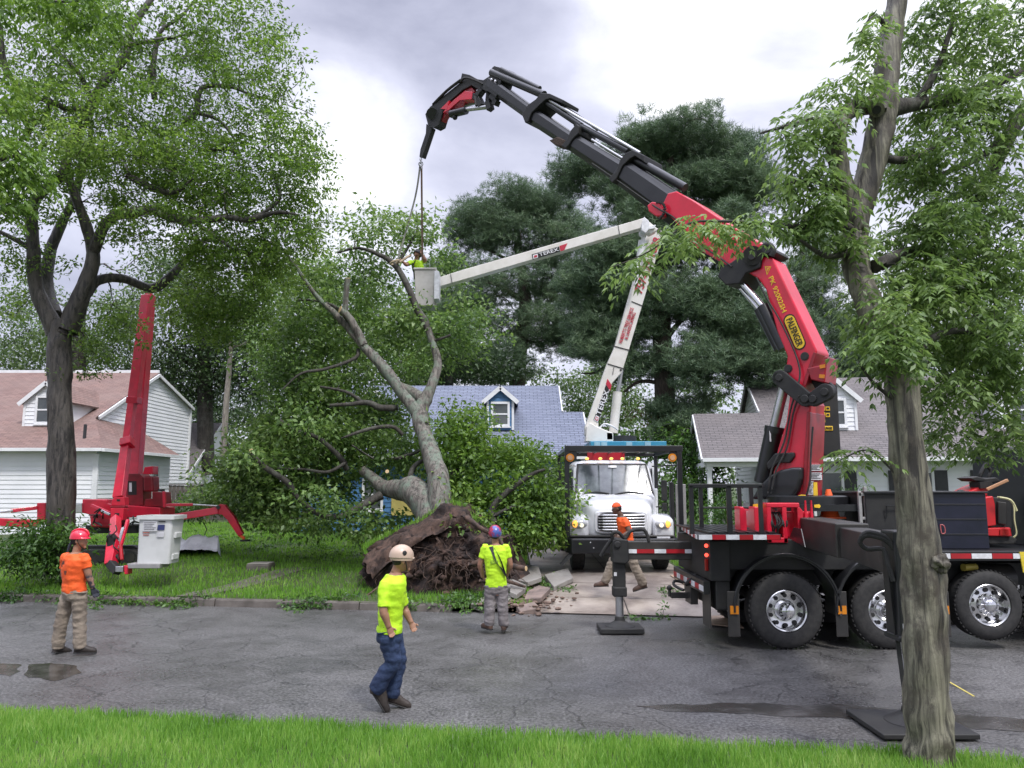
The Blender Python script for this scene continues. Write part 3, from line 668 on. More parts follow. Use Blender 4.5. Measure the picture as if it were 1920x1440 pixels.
# frame, fenders
mb = MB(); mb.box(3.05, 11.5, 12.55, 12.68, .85, 1.2); mb.box(3.05, 11.5, 13.5, 13.63, .85, 1.2)
for x in (3.1, 4.9, 6.4, 8.8): mb.box(x, x + .12, 12.68, 13.5, .88, 1.15)
mb.build('chassis', blkm, CT, bevel=.01)
mb = MB(); mb.box(3.0, 3.3, 11.95, 14.25, .98, 1.58); mb.box(3.3, 6.3, 12.02, 14.2, 1.14, 1.60); mb.box(6.3, 6.95, 12.25, 14.0, .65, 1.55); mb.box(3.08, 3.3, 12.0, 14.2, .55, .98)
mb.build('body_side', blkm, CT, bevel=.015)
for wx in (w1.x, w2.x):
    for ys in (TY - .03, 13.92):
        mb = MB(); ro, ri = .79, .755; n_ = 26; vs = []
        for i in range(n_ + 1):
            a = R(-8 + 196 * i / n_)
            for rr in (ro, ri):
                for yy in (ys, ys + .46): vs.append((wx + math.cos(a) * rr, yy, .60 + math.sin(a) * rr))
        fs = []
        for i in range(n_):
            b = i * 4; c = b + 4
            fs += [(b, b + 1, c + 1, c), (b + 2, c + 2, c + 3, b + 3), (b, c, c + 2, b + 2), (b + 1, b + 3, c + 3, c + 1)]
        mb.add(vs, fs); mb.tube([(wx + math.cos(R(a)) * ro, ys, .60 + math.sin(R(a)) * ro) for a in range(-8, 190, 8)], .02, 6)
        mb.build('fender', blk, CT, smooth=50)
for wx, sgn in ((w1.x, -1), (w1.x, 1), (w2.x, 1)):
    x0 = wx + sgn * .80; mb = MB(); mb.box(x0 - .09, x0 + .09, TY - .02, TY + .0, .19, .85); fl = mb.build('mud_guard_plate', grim, CT, bevel=.01)
    mb = MB(); mb.box(x0 - .055, x0 + .07, TY - .035, TY - .022, .52, .64); mb.build('side_reflector', amber, fl)
mb = MB(); mb.box(2.98, 3.0, 12.0, 12.45, .28, .85); mb.build('mudflap', grim, CT)
# rear frame with lamps, hitch
mb = MB(); mb.box(2.9, 3.0, 12.0, 14.2, .78, .98); rf = mb.build('rear_bumper', blk, CT, bevel=.01)
for i in range(8): mb = MB(); y = 12.02 + i * .27; mb.box(2.893, 2.9, y, y + .26, .82, .90); mb.build('reflector_strip', refr if i % 2 else refw, rf)
for z in (1.5, 1.36): mb = MB(); mb.ball((2.97, 12.05, z), .03, 10, 6); mb.build('tail_light', tail, CT)
mb = MB(); mb.box(2.95, 3.0, 12.06, 12.12, 1.12, 1.3); mb.build('tail_light', taild, CT, bevel=.01)
mb = MB(); mb.bar((3.0, 13.1, .62), (2.62, 13.1, .62), .09, .09); mb.ball((2.6, 13.1, .74), .045, 10, 8); mb.cyl((2.6, 13.1, .6), (2.6, 13.1, .72), .025); mb.box(2.9, 3.02, 12.9, 13.3, .5, .8)
mb.tube([(2.9, 13.25, .8), (2.72, 13.2, .84), (2.68, 13.1, .78), (2.8, 12.95, .72)], .025, 8, 4); mb.build('hitch', grim, CT, bevel=.006)
mb = MB()
for i in range(3): mb.tube([(2.98, 12.8 + i * .1, 1.0), (2.85, 12.82 + i * .1, .86 - i * .03), (2.98, 12.9 + i * .1, .8)], .014, 6, 4)
mb.build('hoses', rubber, CT)
# rear deck with stripes and rack
zd = 1.70
mb = MB(); mb.prism([(2.72, 11.55, zd - .08), (3.95, 11.55, zd - .08), (3.95, 14.1, zd - .08), (3.05, 14.1, zd - .08)], (0, 0, .08)); dk = mb.build('rear_deck', blkm, CT, bevel=.008)
mb = MB()
for i in range(7): mb.box(2.9 + i * .15, 3.0 + i * .15, 11.6, 14.0, zd + .004, zd + .03)
mb.build('deck_boards', blk, dk)
for i in range(6):
    mb = MB(); a = 2.74 + i * .2; mb.box(a, a + .195, 11.538, 11.548, zd - .075, zd - .005); mb.build('reflector_strip', refr if i % 2 else refw, dk)
for i in range(9):
    mb = MB(); f0, f1 = i / 9, (i + .94) / 9; p0 = Vector((2.715 + .33 * f0, 11.55 + 2.55 * f0, zd - .04)); p1 = Vector((2.715 + .33 * f1, 11.55 + 2.55 * f1, zd - .04)); mb.bar(p0, p1, .008, .06); mb.build('reflector_strip', refr if i % 2 else refw, dk)
rk = None
mb = MB(); zt = P(1360, 911, 11.65).z
def post(px, Y, z1=zt, w=.065): p = P(px, 1000, Y); mb.bar((p.x, Y, zd), (p.x, Y, z1), w, .05, up=(0, 1, 0)); return p.x
xa = post(1298, 11.62); xb = post(1369, 11.62, zt, .075); xc = post(1428, 11.62, zt, .06)
mb.bar((xa - .035, 11.62, zt), (xc + .03, 11.62, zt), .05, .06)
xa2 = post(1316, 12.9); post(1389, 12.9); xc2 = post(1411, 12.9)
mb.bar((xa2 - .03, 12.9, zt), (xc2 + .2, 12.9, zt), .05, .05); mb.bar((xa, 11.62, zt), (xa2, 12.9, zt), .05, .05); mb.bar((xc, 11.62, zt), (xc2 + .2, 12.9, zt), .05, .05)
mb.bar((xa2, 12.9, 2.05), (xc2, 12.9, 2.05), .03, .03)
mb.build('rack', blk, CT, bevel=.006)
# right deck, chests, head board and cab behind it
zr = P(1850, 1040, TY).z
mb = MB(); mb.box(5.9, 8.75, TY - .02, 14.3, zr - .04, zr + .06); mb.box(5.9, 8.75, TY - .03, TY + .08, zr - .09, zr + .05); dk2 = mb.build('front_deck', blk, CT, bevel=.008)
for i in range(9):
    mb = MB(); a = 5.95 + i * .31; mb.box(a, a + (.3 if i % 2 else .3), TY - .042, TY - .032, zr - .055, zr + .02); mb.build('reflector_strip', refw if i % 2 else refr, dk2)
def cbox(name, px0, px1, py0, Y0, Y1, m=blkm, z0=None, z1=None):
    a = P(px0, py0, Y0); b = P(px1, py0, Y0); mb = MB(); mb.box(a.x, b.x, Y0, Y1, zr + .064 if z0 is None else z0, a.z if z1 is None else z1); return mb, a.x, b.x, a.z
navy = mat('blue_black_panel', (.008, .01, .022), .3, c2=(.012, .013, .03))
mb, x0, x1, z1 = cbox('chest', 1742, 1848, 925, 12.1, 13.6); ch = mb.build('chest', navy, CT, bevel=.012)
mb = MB()
for f in (.25, .5, .75): mb.box(x0 + .01, x1 - .01, 12.085, 12.097, zr + .06 + (z1 - zr) * f - .006, zr + .06 + (z1 - zr) * f + .006)
mb.box(x0 - .02, x1 + .02, 12.06, 13.65, z1, z1 + .03); mb.build('lid', blk, ch, bevel=.005)
mb = MB(); hx = P(1766, 992, 12.08); mb.tube([(hx.x - .03, 12.06, hx.z + .07), (hx.x + .02, 12.05, hx.z + .05), (hx.x + .03, 12.05, hx.z - .05), (hx.x - .02, 12.06, hx.z - .06), (hx.x - .03, 12.06, hx.z + .07)], .008, 6, 3); mb.build('handle', mat('handle_pink', (.5, .12, .12), .5), ch)
mb, x0, x1, z1 = cbox('chest', 1622, 1738, 925, 12.25, 13.6, z0=1.45); ch = mb.build('chest', blkm, CT, bevel=.012)
mb = MB(); zz0 = 1.9
mb.tube([(x0 + .3, 12.23, zz0), (x0 + .3, 12.2, zz0 + .2), (x0 + .55, 12.2, zz0 + .2), (x0 + .5, 12.23, zz0)], .012, 6); mb.box(x0 - .02, x1 + .02, 12.2, 13.65, z1, z1 + .03); mb.build('lid', blk, ch)
galv = mat('galvanised', (.42, .41, .40), .45, metal=.5)
mb = MB(); a = P(1611, 927, 12.3); b = P(1626, 990, 12.3)
mb.bar((a.x, 12.3, b.z), (a.x, 12.3, a.z + .05), .05, .05, up=(0, 1, 0)); mb.bar((b.x, 12.3, b.z), (b.x, 12.3, a.z + .12), .05, .05, up=(0, 1, 0)); mb.bar((a.x - .02, 12.3, a.z), (b.x + .04, 12.3, a.z), .05, .05); mb.bar((a.x, 12.3, b.z + .15), (b.x, 12.3, b.z + .15), .04, .04)
mb.build('step_frame', galv, CT, bevel=.005)
mb = MB(); mb.prism([(8.35, 12.0, zr + .06), (8.35, 12.0, 3.0), (8.42, 12.05, 3.06), (8.5, 12.1, 3.06), (8.5, 12.1, zr + .06)], (0, 2.1, 0)); mb.build('head_board', blk, CT, bevel=.015)
mb = MB(); mb.box(8.75, 10.9, 11.9, 14.3, .7, 2.9); mb.box(10.9, 11.7, 12.0, 14.2, .7, 1.7); cabo = mb.build('cab', blk, CT, bevel=.08, seg=3)
mb = MB(); mb.box(9.5, 10.6, 11.885, 11.898, 1.85, 2.6); mb.build('side_window', glass, cabo)
mb = MB(); mb.cyl((6.95, 12.35, .98), (7.75, 12.35, .98), .22, 20); tk = mb.build('fuel_tank', grim, CT, smooth=40)
c = P(1806, 1064, 12.0); mb = MB(); mb.cyl(c, c + Vector((.22, .06, 0)), .055, 14); mb.build('yellow_filter', mat('dull_yellow', (.35, .28, .05), .5), CT, smooth=40)
a = P(1912, 1035, TY - .05); mb = MB(); mb.prism([a, a + Vector((.25, 0, 0)), a + Vector((.25, 0, -.33)), a + Vector((.03, 0, -.3))], (0, .02, 0)); mb.build('yellow_strap', mat('yellow_cloth', (.7, .55, .04), .7, bump=.3), CT)

# ---- stabilisers
# near one reaches out towards the viewer
mb = MB(); mb.bar((4.72, 12.6, 1.70), (4.42, 10.2, 1.70), .42, .44); ob = mb.build('outrigger_housing', grim, CT, bevel=.015)
mb = MB(); mb.prism([(4.20, 11.9, 1.62), (4.17, 11.6, 1.80), (4.13, 11.2, 1.80), (4.10, 11.0, 1.56)], (-.012, 0, 0)); mb.build('cover_plate', blk, ob)
mb = MB(); mb.bar((4.43, 10.2, 1.68), (4.08, 8.25, 1.68), .34, .38); mb.build('outrigger_beam', grim, CT, bevel=.012)
lx, ly = 4.02, 8.12
mb = MB(); mb.box(lx - .15, lx + .15, ly - .15, ly + .15, .88, 1.95); mb.box(lx - .17, lx + .17, ly - .17, ly + .17, .86, .92); lg = mb.build('outrigger_leg', blk, CT, bevel=.02)
mb = MB(); mb.prism([(lx - .155, ly - .05, 1.5), (lx - .2, ly - .06, 1.6), (lx - .16, ly - .05, .9), (lx - .10, ly - .05, .12), (lx - .07, ly - .05, .12)], (0, -.02, 0)); mb.build('guard_strip', blkm, lg)
mb = MB(); mb.cyl((lx, ly, .14), (lx, ly, .9), .085, 20); mb.build('leg_ram', steel, lg, smooth=40)
mb = MB(); mb.box(lx - .12, lx - .02, ly - .156, ly - .15, 1.2, 1.36); mb.box(lx - .12, lx - .02, ly - .156, ly - .15, .98, 1.04); mb.build('white_label', paperw, lg)
mb = MB(); mb.box(lx - .5, lx + .42, ly - .42, ly + .42, .02, .07); mb.lathe((lx, ly, .07), (0, 0, 1), [(.28, 0), (.22, .03), (.11, .09), (.10, .14)], 20); mb.build('foot_pad', blkm, lg, bevel=.01, smooth=40)
mb = MB()
for i, (dx, dz) in enumerate(((0, 0), (.02, .03))): mb.tube([(lx - .12, ly - .1, 1.75), (lx - .22, ly - .1, 1.86 + dz), (lx - .38, ly - .05, 1.9 + dz), (lx - .43, ly, 1.83), (lx - .36, ly, 1.76), (lx - .22, ly - .05, 1.76), (lx - .2, ly - .1, 1.6), (lx - .17, ly - .12, 1.45)], .024, 8, 4)
mb.build('hoses', rubber, CT)
# rear one swings out behind the truck
a = P(1170, 1031, 13.3); b = P(1312, 1033, 13.2)
mb = MB(); mb.bar((a.x, 13.3, a.z), (3.05, 13.3, b.z), .22, .30); rb = mb.build('outrigger_beam', grim, CT, bevel=.012)
xs_ = [P(p, 1030, 13.18).x for p in (1171, 1194, 1227, 1249, 1284, 1307)]
for i in range(5):
    mb = MB(); mb.box(xs_[i], xs_[i + 1] - .003, 13.172, 13.18, a.z - .045, a.z + .02); mb.build('reflector_strip', refr if i % 2 else refw, rb)
px_ = P(1161, 1100, 13.3).x; zz_ = a.z
mb = MB(); mb.prism([(px_ - .12, 13.13, zz_ - .2), (px_ - .12, 13.13, zz_ + .17), (px_ - .06, 13.13, zz_ + .2), (px_ + .14, 13.13, zz_ + .18), (px_ + .16, 13.13, zz_ - .16), (px_ + .1, 13.13, zz_ - .22)], (0, .34, 0)); mb.cyl((px_ - .04, 13.1, zz_ + .1), (px_ - .04, 13.5, zz_ + .1), .06, 16)
mb.box(px_ - .10, px_ + .10, 13.2, 13.4, .62, zz_ - .15); mb.box(px_ - .115, px_ + .115, 13.18, 13.42, .58, .74); lg = mb.build('outrigger_leg', blkm, CT, bevel=.02)
mb = MB(); mb.cyl((px_, 13.3, .16), (px_, 13.3, .62), .068, 20); mb.build('leg_ram', steel, lg, smooth=40)
mb = MB(); mb.box(px_ - .36, px_ + .36, 13.0, 13.6, .015, .10); mb.lathe((px_, 13.3, .10), (0, 0, 1), [(.26, 0), (.2, .02), (.09, .08), (.075, .16)], 20); mb.build('foot_pad', blkm, lg, bevel=.012, smooth=40)
mb = MB(); mb.box(px_ - .098, px_ - .05, 13.192, 13.198, .92, .98); mb.build('white_label', paperw, lg)
mb = MB(); mb.tube([(px_ - .1, 13.2, zz_ + .15), (px_ - .12, 13.15, zz_ + .28), (px_ - .02, 13.15, zz_ + .30), (px_ + .1, 13.2, zz_ + .2), (px_ + .2, 13.2, zz_ + .32), (px_ + .42, 13.2, zz_ + .34), (px_ + .5, 13.2, zz_ + .15)], .03, 8, 4); mb.tube([(px_ - .1, 13.2, zz_ + .2), (px_ - .22, 13.25, zz_ + .05), (px_ - .3, 13.3, zz_ - .1)], .03, 8, 4); mb.build('hoses', rubber, CT)

# ================= crane =================
TH = R(43); CC = Vector((4.93, 13.1, 0)); wv = Vector((-math.cos(TH), math.sin(TH), 0)); nv = Vector((-math.sin(TH), -math.cos(TH), 0))
C0 = Vector((0, 0, CAM_H))
def PC(px, py, off=0.0):
    """where the line of sight through (px, py) meets the crane's boom plane, moved off metres towards the viewer"""
    d = P(px, py, 10) - C0; o = CC + nv * off; t = (o - C0).dot(nv) / d.dot(nv); return C0 + d * t
def cp(name, pts, hw, m, parent=CT, off=0.0, bevel=.02, **k):
    mb = MB(); mb.prism([PC(x, y, hw + off) for x, y in pts], -nv * 2 * hw); return mb.build(name, m, parent, bevel=bevel, **k)
def boxbeam(mb, a, b, h, w, h2=None, w2=None, off=0):
    mb.bar(PC(*a) + nv * off, PC(*b) + nv * off, w, h, up=(0, 0, 1), w2=w2, h2=h2)
# base
zb = P(1470, 945, 12.0).z
mb = MB(); mb.lathe((CC.x, CC.y, zb - .1), (0, 0, 1), [(.62, 0), (.66, .03), (.66, .2), (.6, .22)], 40); mb.box(4.1, 5.75, 12.35, 13.9, zb - .12, zb - .02); base_ = mb.build('slew_ring', blk, CT, smooth=40)
mb = MB(); mb.box(4.0, 4.72, 12.25, 13.95, 1.6, zb - .12); cb = mb.build('crane_base', redp, CT, bevel=.03)
for x0_, x1_ in ((1385, 1400), (1412, 1428), (1434, 1455), (1492, 1506)):
    mb = MB(); a = P(x0_, 950, 12.15); b = P(x1_, 1015, 12.15); mb.prism([(a.x, 12.1, 1.62), (b.x, 12.1, 1.62), (b.x, 12.1, a.z - .06), (b.x - .05, 12.1, a.z), (a.x, 12.1, a.z)], (0, .3, 0)); mb.build('base_lug', redp, cb, bevel=.015)
mb = MB(); a = P(1437, 948, 12.0); b = P(1478, 1018, 12.0)
mb.box(a.x, b.x, 12.0, 12.06, b.z, b.z + .08); mb.box(a.x, a.x + .07, 12.0, 12.25, b.z, a.z); mb.box(b.x - .07, b.x, 12.0, 12.25, b.z, a.z); mb.box(a.x, b.x + .2, 12.0, 12.25, a.z - .03, a.z + .04); mb.build('valve_frame', redp, CT, bevel=.012)
mb = MB()
for i in range(9):
    x = a.x + .08 + .025 * i; mb.tube([(x, 12.1, a.z - .1), (x + random.uniform(-.05, .05), 12.0, a.z - .25), (x + random.uniform(-.04, .04), 12.03, b.z + .2), (x, 12.12, b.z + .05)], .014, 6, 4)
mb.build('hoses', rubber, CT)
for px0, px1 in ((1508, 1514), (1519, 1525)):
    mb = MB(); a = P(px0, 938, 12.2); b = P(px1, 965, 12.2); mb.prism([(a.x, 12.2, b.z - .06), (b.x, 12.2, b.z - .06), (b.x - .01, 12.2, a.z), (a.x + .02, 12.2, a.z)], (0, .05, 0)); mb.build('base_lug', redp, CT, bevel=.008)
for px_s, py_s in ((1418, 948), (1533, 949)):
    p = P(px_s, py_s, 12.33); mb = MB(); mb.prism([p + Vector((-.05, 0, -.02)), p + Vector((.03, 0, -.03)), p + Vector((.05, 0, 0)), p + Vector((.03, 0, .03)), p + Vector((-.05, 0, .02))], (0, .01, 0)); mb.build('yellow_mark', yel, CT)
# column
cp('column', [(1448, 938), (1450, 885), (1458, 842), (1474, 790), (1481, 735), (1493, 728), (1512, 738), (1521, 757), (1516, 800), (1509, 860), (1507, 900), (1510, 938)], .30, redp, bevel=.025)
colside = cp('column_rib', [(1512, 772), (1519, 772), (1512, 938), (1503, 938)], .33, redd)
cover = cp('column_cover', [(1408, 936), (1420, 915), (1440, 893), (1462, 881), (1485, 876), (1503, 876), (1502, 898), (1495, 920), (1484, 936)], .42, blk, bevel=.05, seg=4)
cp('cylinder_bracket', [(1436, 870), (1452, 850), (1488, 848), (1489, 856), (1480, 868), (1460, 868), (1440, 882)], .36, blkm, bevel=.02)
# lift cylinder
mb = MB(); mb.cyl(PC(1430, 905, .15), PC(1452, 803, .15), .15, 24); mb.cyl(PC(1451, 812, .15), PC(1453, 800, .15), .17, 24); mb.build('lift_cylinder', blk, CT, smooth=40)
mb = MB(); mb.cyl(PC(1451, 805, .15), PC(1471, 722, .15), .085, 20); mb.build('lift_ram', steel, CT, smooth=40)
mb = MB(); q = PC(1444, 818, .31); mb.box(q.x - .012, q.x + .012, q.y - .01, q.y, q.z - .09, q.z + .09); mb.build('white_label', paperw, CT)
# arm one (bent, red)
ARM = [(1400, 488), (1408, 476), (1420, 479), (1449, 484), (1532, 658), (1508, 730), (1499, 742), (1483, 731), (1472, 706), (1476, 668), (1457, 622), (1436, 543), (1421, 522), (1402, 511)]
arm = cp('main_arm', ARM, .27, redp, bevel=.025)
cp('arm_end_plate', [(1531.5, 662), (1508, 730), (1502, 728), (1525, 660)], .285, redd, arm, bevel=.006)
for q_ in ((1509, 668), (1478, 691)):
    mb = MB(); c = PC(*q_, .275); mb.cyl(c, c + nv * .02, .055, 20); mb.build('pin', blkm, arm, smooth=40)
    mb = MB(); c = PC(*q_, .272); mb.cyl(c, c + nv * .012, .072, 20); mb.build('pin_collar', grim, arm, smooth=40)
def ctext(txt, a, b, h, m, off, parent, name='lettering', flip=False):
    A, B = PC(*a, off), PC(*b, off); X = (B - A); Yd = nv.cross(X) ; 
    return text_mesh(name, txt, (A + B) / 2, X, Yd, h, m, parent, length=X.length)
def capsule(a, b, r, m, off, parent, name='logo_plate'):
    A, B = PC(*a, off), PC(*b, off); X = (B - A).normalized(); Yd = nv.cross(X).normalized(); mb = MB(); pts = []
    for i in range(9): t = -math.pi / 2 + math.pi * i / 8; pts.append(B - X * r + X * math.cos(t) * r + Yd * math.sin(t) * r)
    for i in range(9): t = math.pi / 2 + math.pi * i / 8; pts.append(A + X * r + X * math.cos(t) * r + Yd * math.sin(t) * r)
    mb.prism(pts, nv * .004); return mb.build(name, m, parent)
capsule((1476, 590), (1504, 655), .105, inkb, .272, arm); capsule((1477.3, 592.5), (1502.7, 652.5), .088, yel, .277, arm)
ctext('PALFINGER', (1479.5, 597), (1500.5, 648), .115, inkb, .283, arm)
ctext('PK 92002SH', (1445, 519), (1471, 585), .085, yel, .274, arm)
tri = [(1434, 499), (1446, 500), (1438, 516)]; mb = MB(); mb.prism([PC(*q, .272) for q in tri], nv * .004); mb.build('warning_sign', yel, arm)
mb = MB(); mb.prism([PC(*q, .277) for q in [(1436.2, 501), (1443.6, 501.6), (1438.7, 512)]], nv * .003); mb.build('warning_sign', redp, arm)
mb = MB(); mb.prism([PC(*q, .281) for q in [(1438.2, 502.5), (1441.6, 502.8), (1439.3, 508.5)]], nv * .003); mb.build('warning_sign', yel, arm)
# links between column and arm
def link(name, a, b, r1, r2, th, off, m=blkm):
    A, B = PC(*a, off), PC(*b, off); X = (B - A).normalized(); Yd = nv.cross(X).normalized(); pts = []
    for i in range(11): t = -math.pi / 2 + math.pi * i / 10; pts.append(B + X * math.cos(t) * r2 + Yd * math.sin(t) * r2)
    for i in range(11): t = math.pi / 2 + math.pi * i / 10; pts.append(A + X * math.cos(t) * r1 + Yd * math.sin(t) * r1)
    mb = MB(); mb.prism(pts, -nv * th); mb.cyl(A, A + nv * .03, r1 * .5, 18); mb.cyl(B, B + nv * .03, r2 * .55, 18); return mb.build(name, m, CT, bevel=.012)
link('link_arm', (1461, 708), (1509, 748), .13, .125, .1, .42); link('link_arm', (1461, 708), (1509, 748), .13, .125, .1, -.3)
link('link_arm', (1546, 735), (1524, 748), .14, .12, .1, .42); link('link_arm', (1533, 712), (1548, 732), .11, .14, .12, .1)
mb = MB(); mb.cyl(PC(1461, 708, .4), PC(1461, 708, -.4), .1, 18); mb.cyl(PC(1509, 748, .4), PC(1509, 748, -.4), .09, 18); mb.build('link_pin', blk, CT, smooth=40)
mb = MB(); c = PC(1495, 727, .30); mb.ball(c, .05, 10, 6); mb.build('lamp', refw, CT, smooth=40)
mb = MB(); mb.prism([PC(*q, .29) for q in [(1512, 690), (1536, 685), (1546, 668), (1551, 668), (1546, 718), (1520, 712)]], -nv * .5); mb.build('arm_shroud', redd, CT, bevel=.02)
for a_, b_ in (((1537, 688), (1547, 686)), ((1536, 705), (1546, 706))): mb = MB(); mb.bar(PC(*a_, .305), PC(*b_, .305), .01, .06); mb.build('amber_lamp', amber, CT)
# oil tank / box behind column with stickers
A_ = P(1520, 745, 13.9); B_ = P(1563, 858, 13.9)
mb = MB(); mb.prism([(A_.x, 13.55, B_.z + .05), (A_.x + .06, 13.55, B_.z), (B_.x - .06, 13.55, B_.z), (B_.x, 13.55, B_.z + .06), (B_.x, 13.55, A_.z + .2), (B_.x - .1, 13.55, A_.z + .25), (A_.x + .05, 13.55, A_.z), (A_.x, 13.55, A_.z - .1)], (0, .5, 0)); tb = mb.build('oil_tank', blkm, CT, bevel=.04, seg=3)
for i, (px, py) in enumerate(((1543, 766), (1552, 766), (1543, 777), (1552, 778), (1543, 788))):
    q = P(px, py, 13.54); mb = MB(); mb.box(q.x - .037, q.x + .037, 13.536, 13.546, q.z - .036, q.z + .036); st = mb.build('yellow_sign', yel, tb); mb = MB(); mb.box(q.x - .022, q.x + .022, 13.530, 13.535, q.z - .012, q.z + .018); mb.build('pictogram', inkb, st)
q = P(1551, 803, 13.54); mb = MB(); mb.box(q.x - .1, q.x + .1, 13.536, 13.546, q.z - .04, q.z + .04); st = mb.build('yellow_sign', yel, tb, bevel=.01); text_mesh('lettering', 'PALFINGER', (q.x, 13.534, q.z), (1, 0, 0), (0, 0, 1), .045, inkb, tb, length=.17)
for py in (790, 838):
    q = P(1524, py, 13.5); mb = MB(); mb.ball((q.x, 13.55, q.z), (.09, .04, .08), 14, 8); mb.build('tank_cap', blk, tb, smooth=50)
for i, (px, py, w_, h_) in enumerate(((1525, 877, .25, .10), (1526, 893, .25, .12), (1517, 908, .13, .10), (1518, 921, .1, .11))):
    q = P(px, py, 12.82); mb = MB(); mb.box(q.x - w_ / 2, q.x + w_ / 2, 12.80, 12.81, q.z - h_ / 2, q.z + h_ / 2); s_ = mb.build('label_sheet', paperw, CT)
    mb = MB()
    for k_ in range(4): mb.box(q.x - w_ * .42, q.x + w_ * (.4 - .1 * (k_ % 3)), 12.794, 12.799, q.z + h_ * (.32 - .2 * k_), q.z + h_ * (.38 - .2 * k_))
    mb.build('small_print', inkb, s_)
q = P(1528, 917, 12.82); mb = MB(); mb.box(q.x - .035, q.x + .035, 12.80, 12.81, q.z - .11, q.z + .11); mb.build('label_sheet', yel, CT)
mb = MB(); a = P(1512, 868, 12.8); b = P(1541, 932, 12.8); mb.box(a.x, b.x, 12.82, 13.2, b.z, a.z); mb.build('label_board', redd, CT, bevel=.01)
q = P(1504, 931, 12.6); mb = MB(); mb.prism([q + Vector((-.06, 0, .02)), q + Vector((0, 0, -.025)), q + Vector((.06, 0, -.025)), q + Vector((.06, 0, .025)), q + Vector((0, 0, .03))], (0, .01, 0)); mb.build('yellow_mark', yel, CT)

# knuckle joint and second arm housing
mb = MB(); c = PC(1411, 479, .42); mb.cyl(c, PC(1411, 479, -.42), .17, 28); mb.cyl(c, c + nv * .03, .08, 18); mb.build('knuckle_pin', blkm, CT, smooth=40)
cp('knuckle_bracket', [(1345, 518), (1352, 500), (1370, 492), (1400, 470), (1425, 462), (1444, 462), (1450, 470), (1440, 476), (1428, 478), (1424, 502), (1398, 512), (1386, 532), (1360, 534)], .34, blkm)
arm2 = cp('second_arm', [(1240, 388), (1252, 362), (1268, 358), (1300, 376), (1360, 416), (1428, 457), (1432, 466), (1412, 484), (1386, 500), (1366, 500), (1300, 462), (1264, 414)], .31, redp, bevel=.02)
cp('boom_end_cap', [(1213, 385), (1222, 378), (1236, 380), (1244, 395), (1242, 404), (1230, 406), (1216, 396)], .2, redp, off=.2)
mb = MB()
for i in range(10):
    t = -1.2 + i * .3; c = PC(1231, 395, .42); mb.bar(c + wv * -math.cos(t) * .17 + Vector((0, 0, math.sin(t) * .17)), c + wv * -math.cos(t) * .17 + Vector((0, 0, math.sin(t) * .17)) - nv * .05, .05, .03)
mb.build('hose_guide', rubber, CT)
cp('arm_underside', [(1236, 404), (1245, 398), (1318, 462), (1370, 500), (1366, 508), (1310, 470)], .2, blkm)
mb = MB(); mb.cyl(PC(1385, 522, .18), PC(1434, 580, .18), .055, 18); mb.build('knuckle_ram', chrome, CT, smooth=40)
mb = MB(); mb.cyl(PC(1380, 527, -.1), PC(1428, 585, -.1), .055, 18); mb.build('knuckle_ram', chrome, CT, smooth=40)
mb = MB(); mb.cyl(PC(1430, 574, .18), PC(1470, 655, .18), .10, 20); mb.build('knuckle_cylinder', blk, CT, smooth=40)
mb = MB(); mb.cyl(PC(1424, 580, -.1), PC(1462, 655, -.1), .10, 20); mb.build('knuckle_cylinder', blk, CT, smooth=40)
mb = MB(); mb.tube([PC(1430, 463, .3), PC(1440, 458, .3), PC(1450, 468, .3), PC(1446, 480, .3)], .05, 8, 4); mb.build('hose_bundle', rubber, CT, smooth=50)

# telescopic sections: hexagonal-ish box beams, tapering section by section
def section(name, lo0, lo1, up1, up0, hw, m=blk):
    """near-face quad lower0, lower1, upper1, upper0 (0 = root end, 1 = tip end), with chamfered underside and top"""
    L0, L1, U1, U0 = (PC(*q, hw) for q in (lo0, lo1, up1, up0)); mb = MB(); rings = []
    for Lp, Up in ((L0, U0), (L1, U1)):
        h = Up - Lp; c = nv * hw; r = [Lp + h * .28, Lp + h * .80, Up - c * .18, Up - c * 1.82, Lp + h * .80 - c * 2, Lp + h * .28 - c * 2, Lp - c * 1.55, Lp - c * .45]; rings.append(r)
    mb.loft(rings); return mb.build(name, m, CT, bevel=.012)
section('boom_section', (1262, 430), (1142, 336), (1170, 296), (1285, 372), .30)
section('boom_section', (1150, 340), (1056, 276), (1078, 250), (1166, 302), .27)
section('boom_section', (1062, 278), (980, 224), (1004, 203), (1076, 252), .24)
s4 = section('boom_section', (990, 226), (906, 166), (917, 141), (1000, 202), .21)
mb = MB()
for a_, b_, r_ in (((1285, 352), (1178, 292), .085), ((1178, 284), (1080, 232), .07), ((1090, 236), (1012, 184), .07), ((1020, 178), (922, 136), .095), ((1012, 166), (940, 130), .06)):
    for o_ in (.16, -.14): mb.cyl(PC(*a_, o_), PC(*b_, o_), r_, 14)
mb.build('extension_cylinder', blk, CT, smooth=40)
mb = MB(); mb.cyl(PC(1200, 287, .2), PC(1030, 188, .2), .035, 10); mb.cyl(PC(1168, 297, .22), PC(1110, 262, .22), .03, 10); mb.build('extension_rod', steel, CT, smooth=40)
mb = MB()
for a_, b_ in (((1280, 346), (1205, 300)), ((1120, 245), (1052, 196)), ((985, 152), (940, 128)), ((1000, 160), (960, 138)), ((928, 125), (918, 140))): mb.tube([PC(*a_, .1), PC((a_[0] + b_[0]) / 2, (a_[1] + b_[1]) / 2 - 3, .1), PC(*b_, .1)], .022, 6, 4)
mb.build('hoses', rubber, CT)
def collar(pts, hw): return cp('boom_collar', pts, hw, blkm, bevel=.015)
collar([(1141, 334), (1147, 343), (1156, 334), (1166, 312), (1180, 298), (1190, 292), (1208, 304), (1208, 291), (1186, 281), (1172, 287), (1162, 300), (1156, 320)], .34)
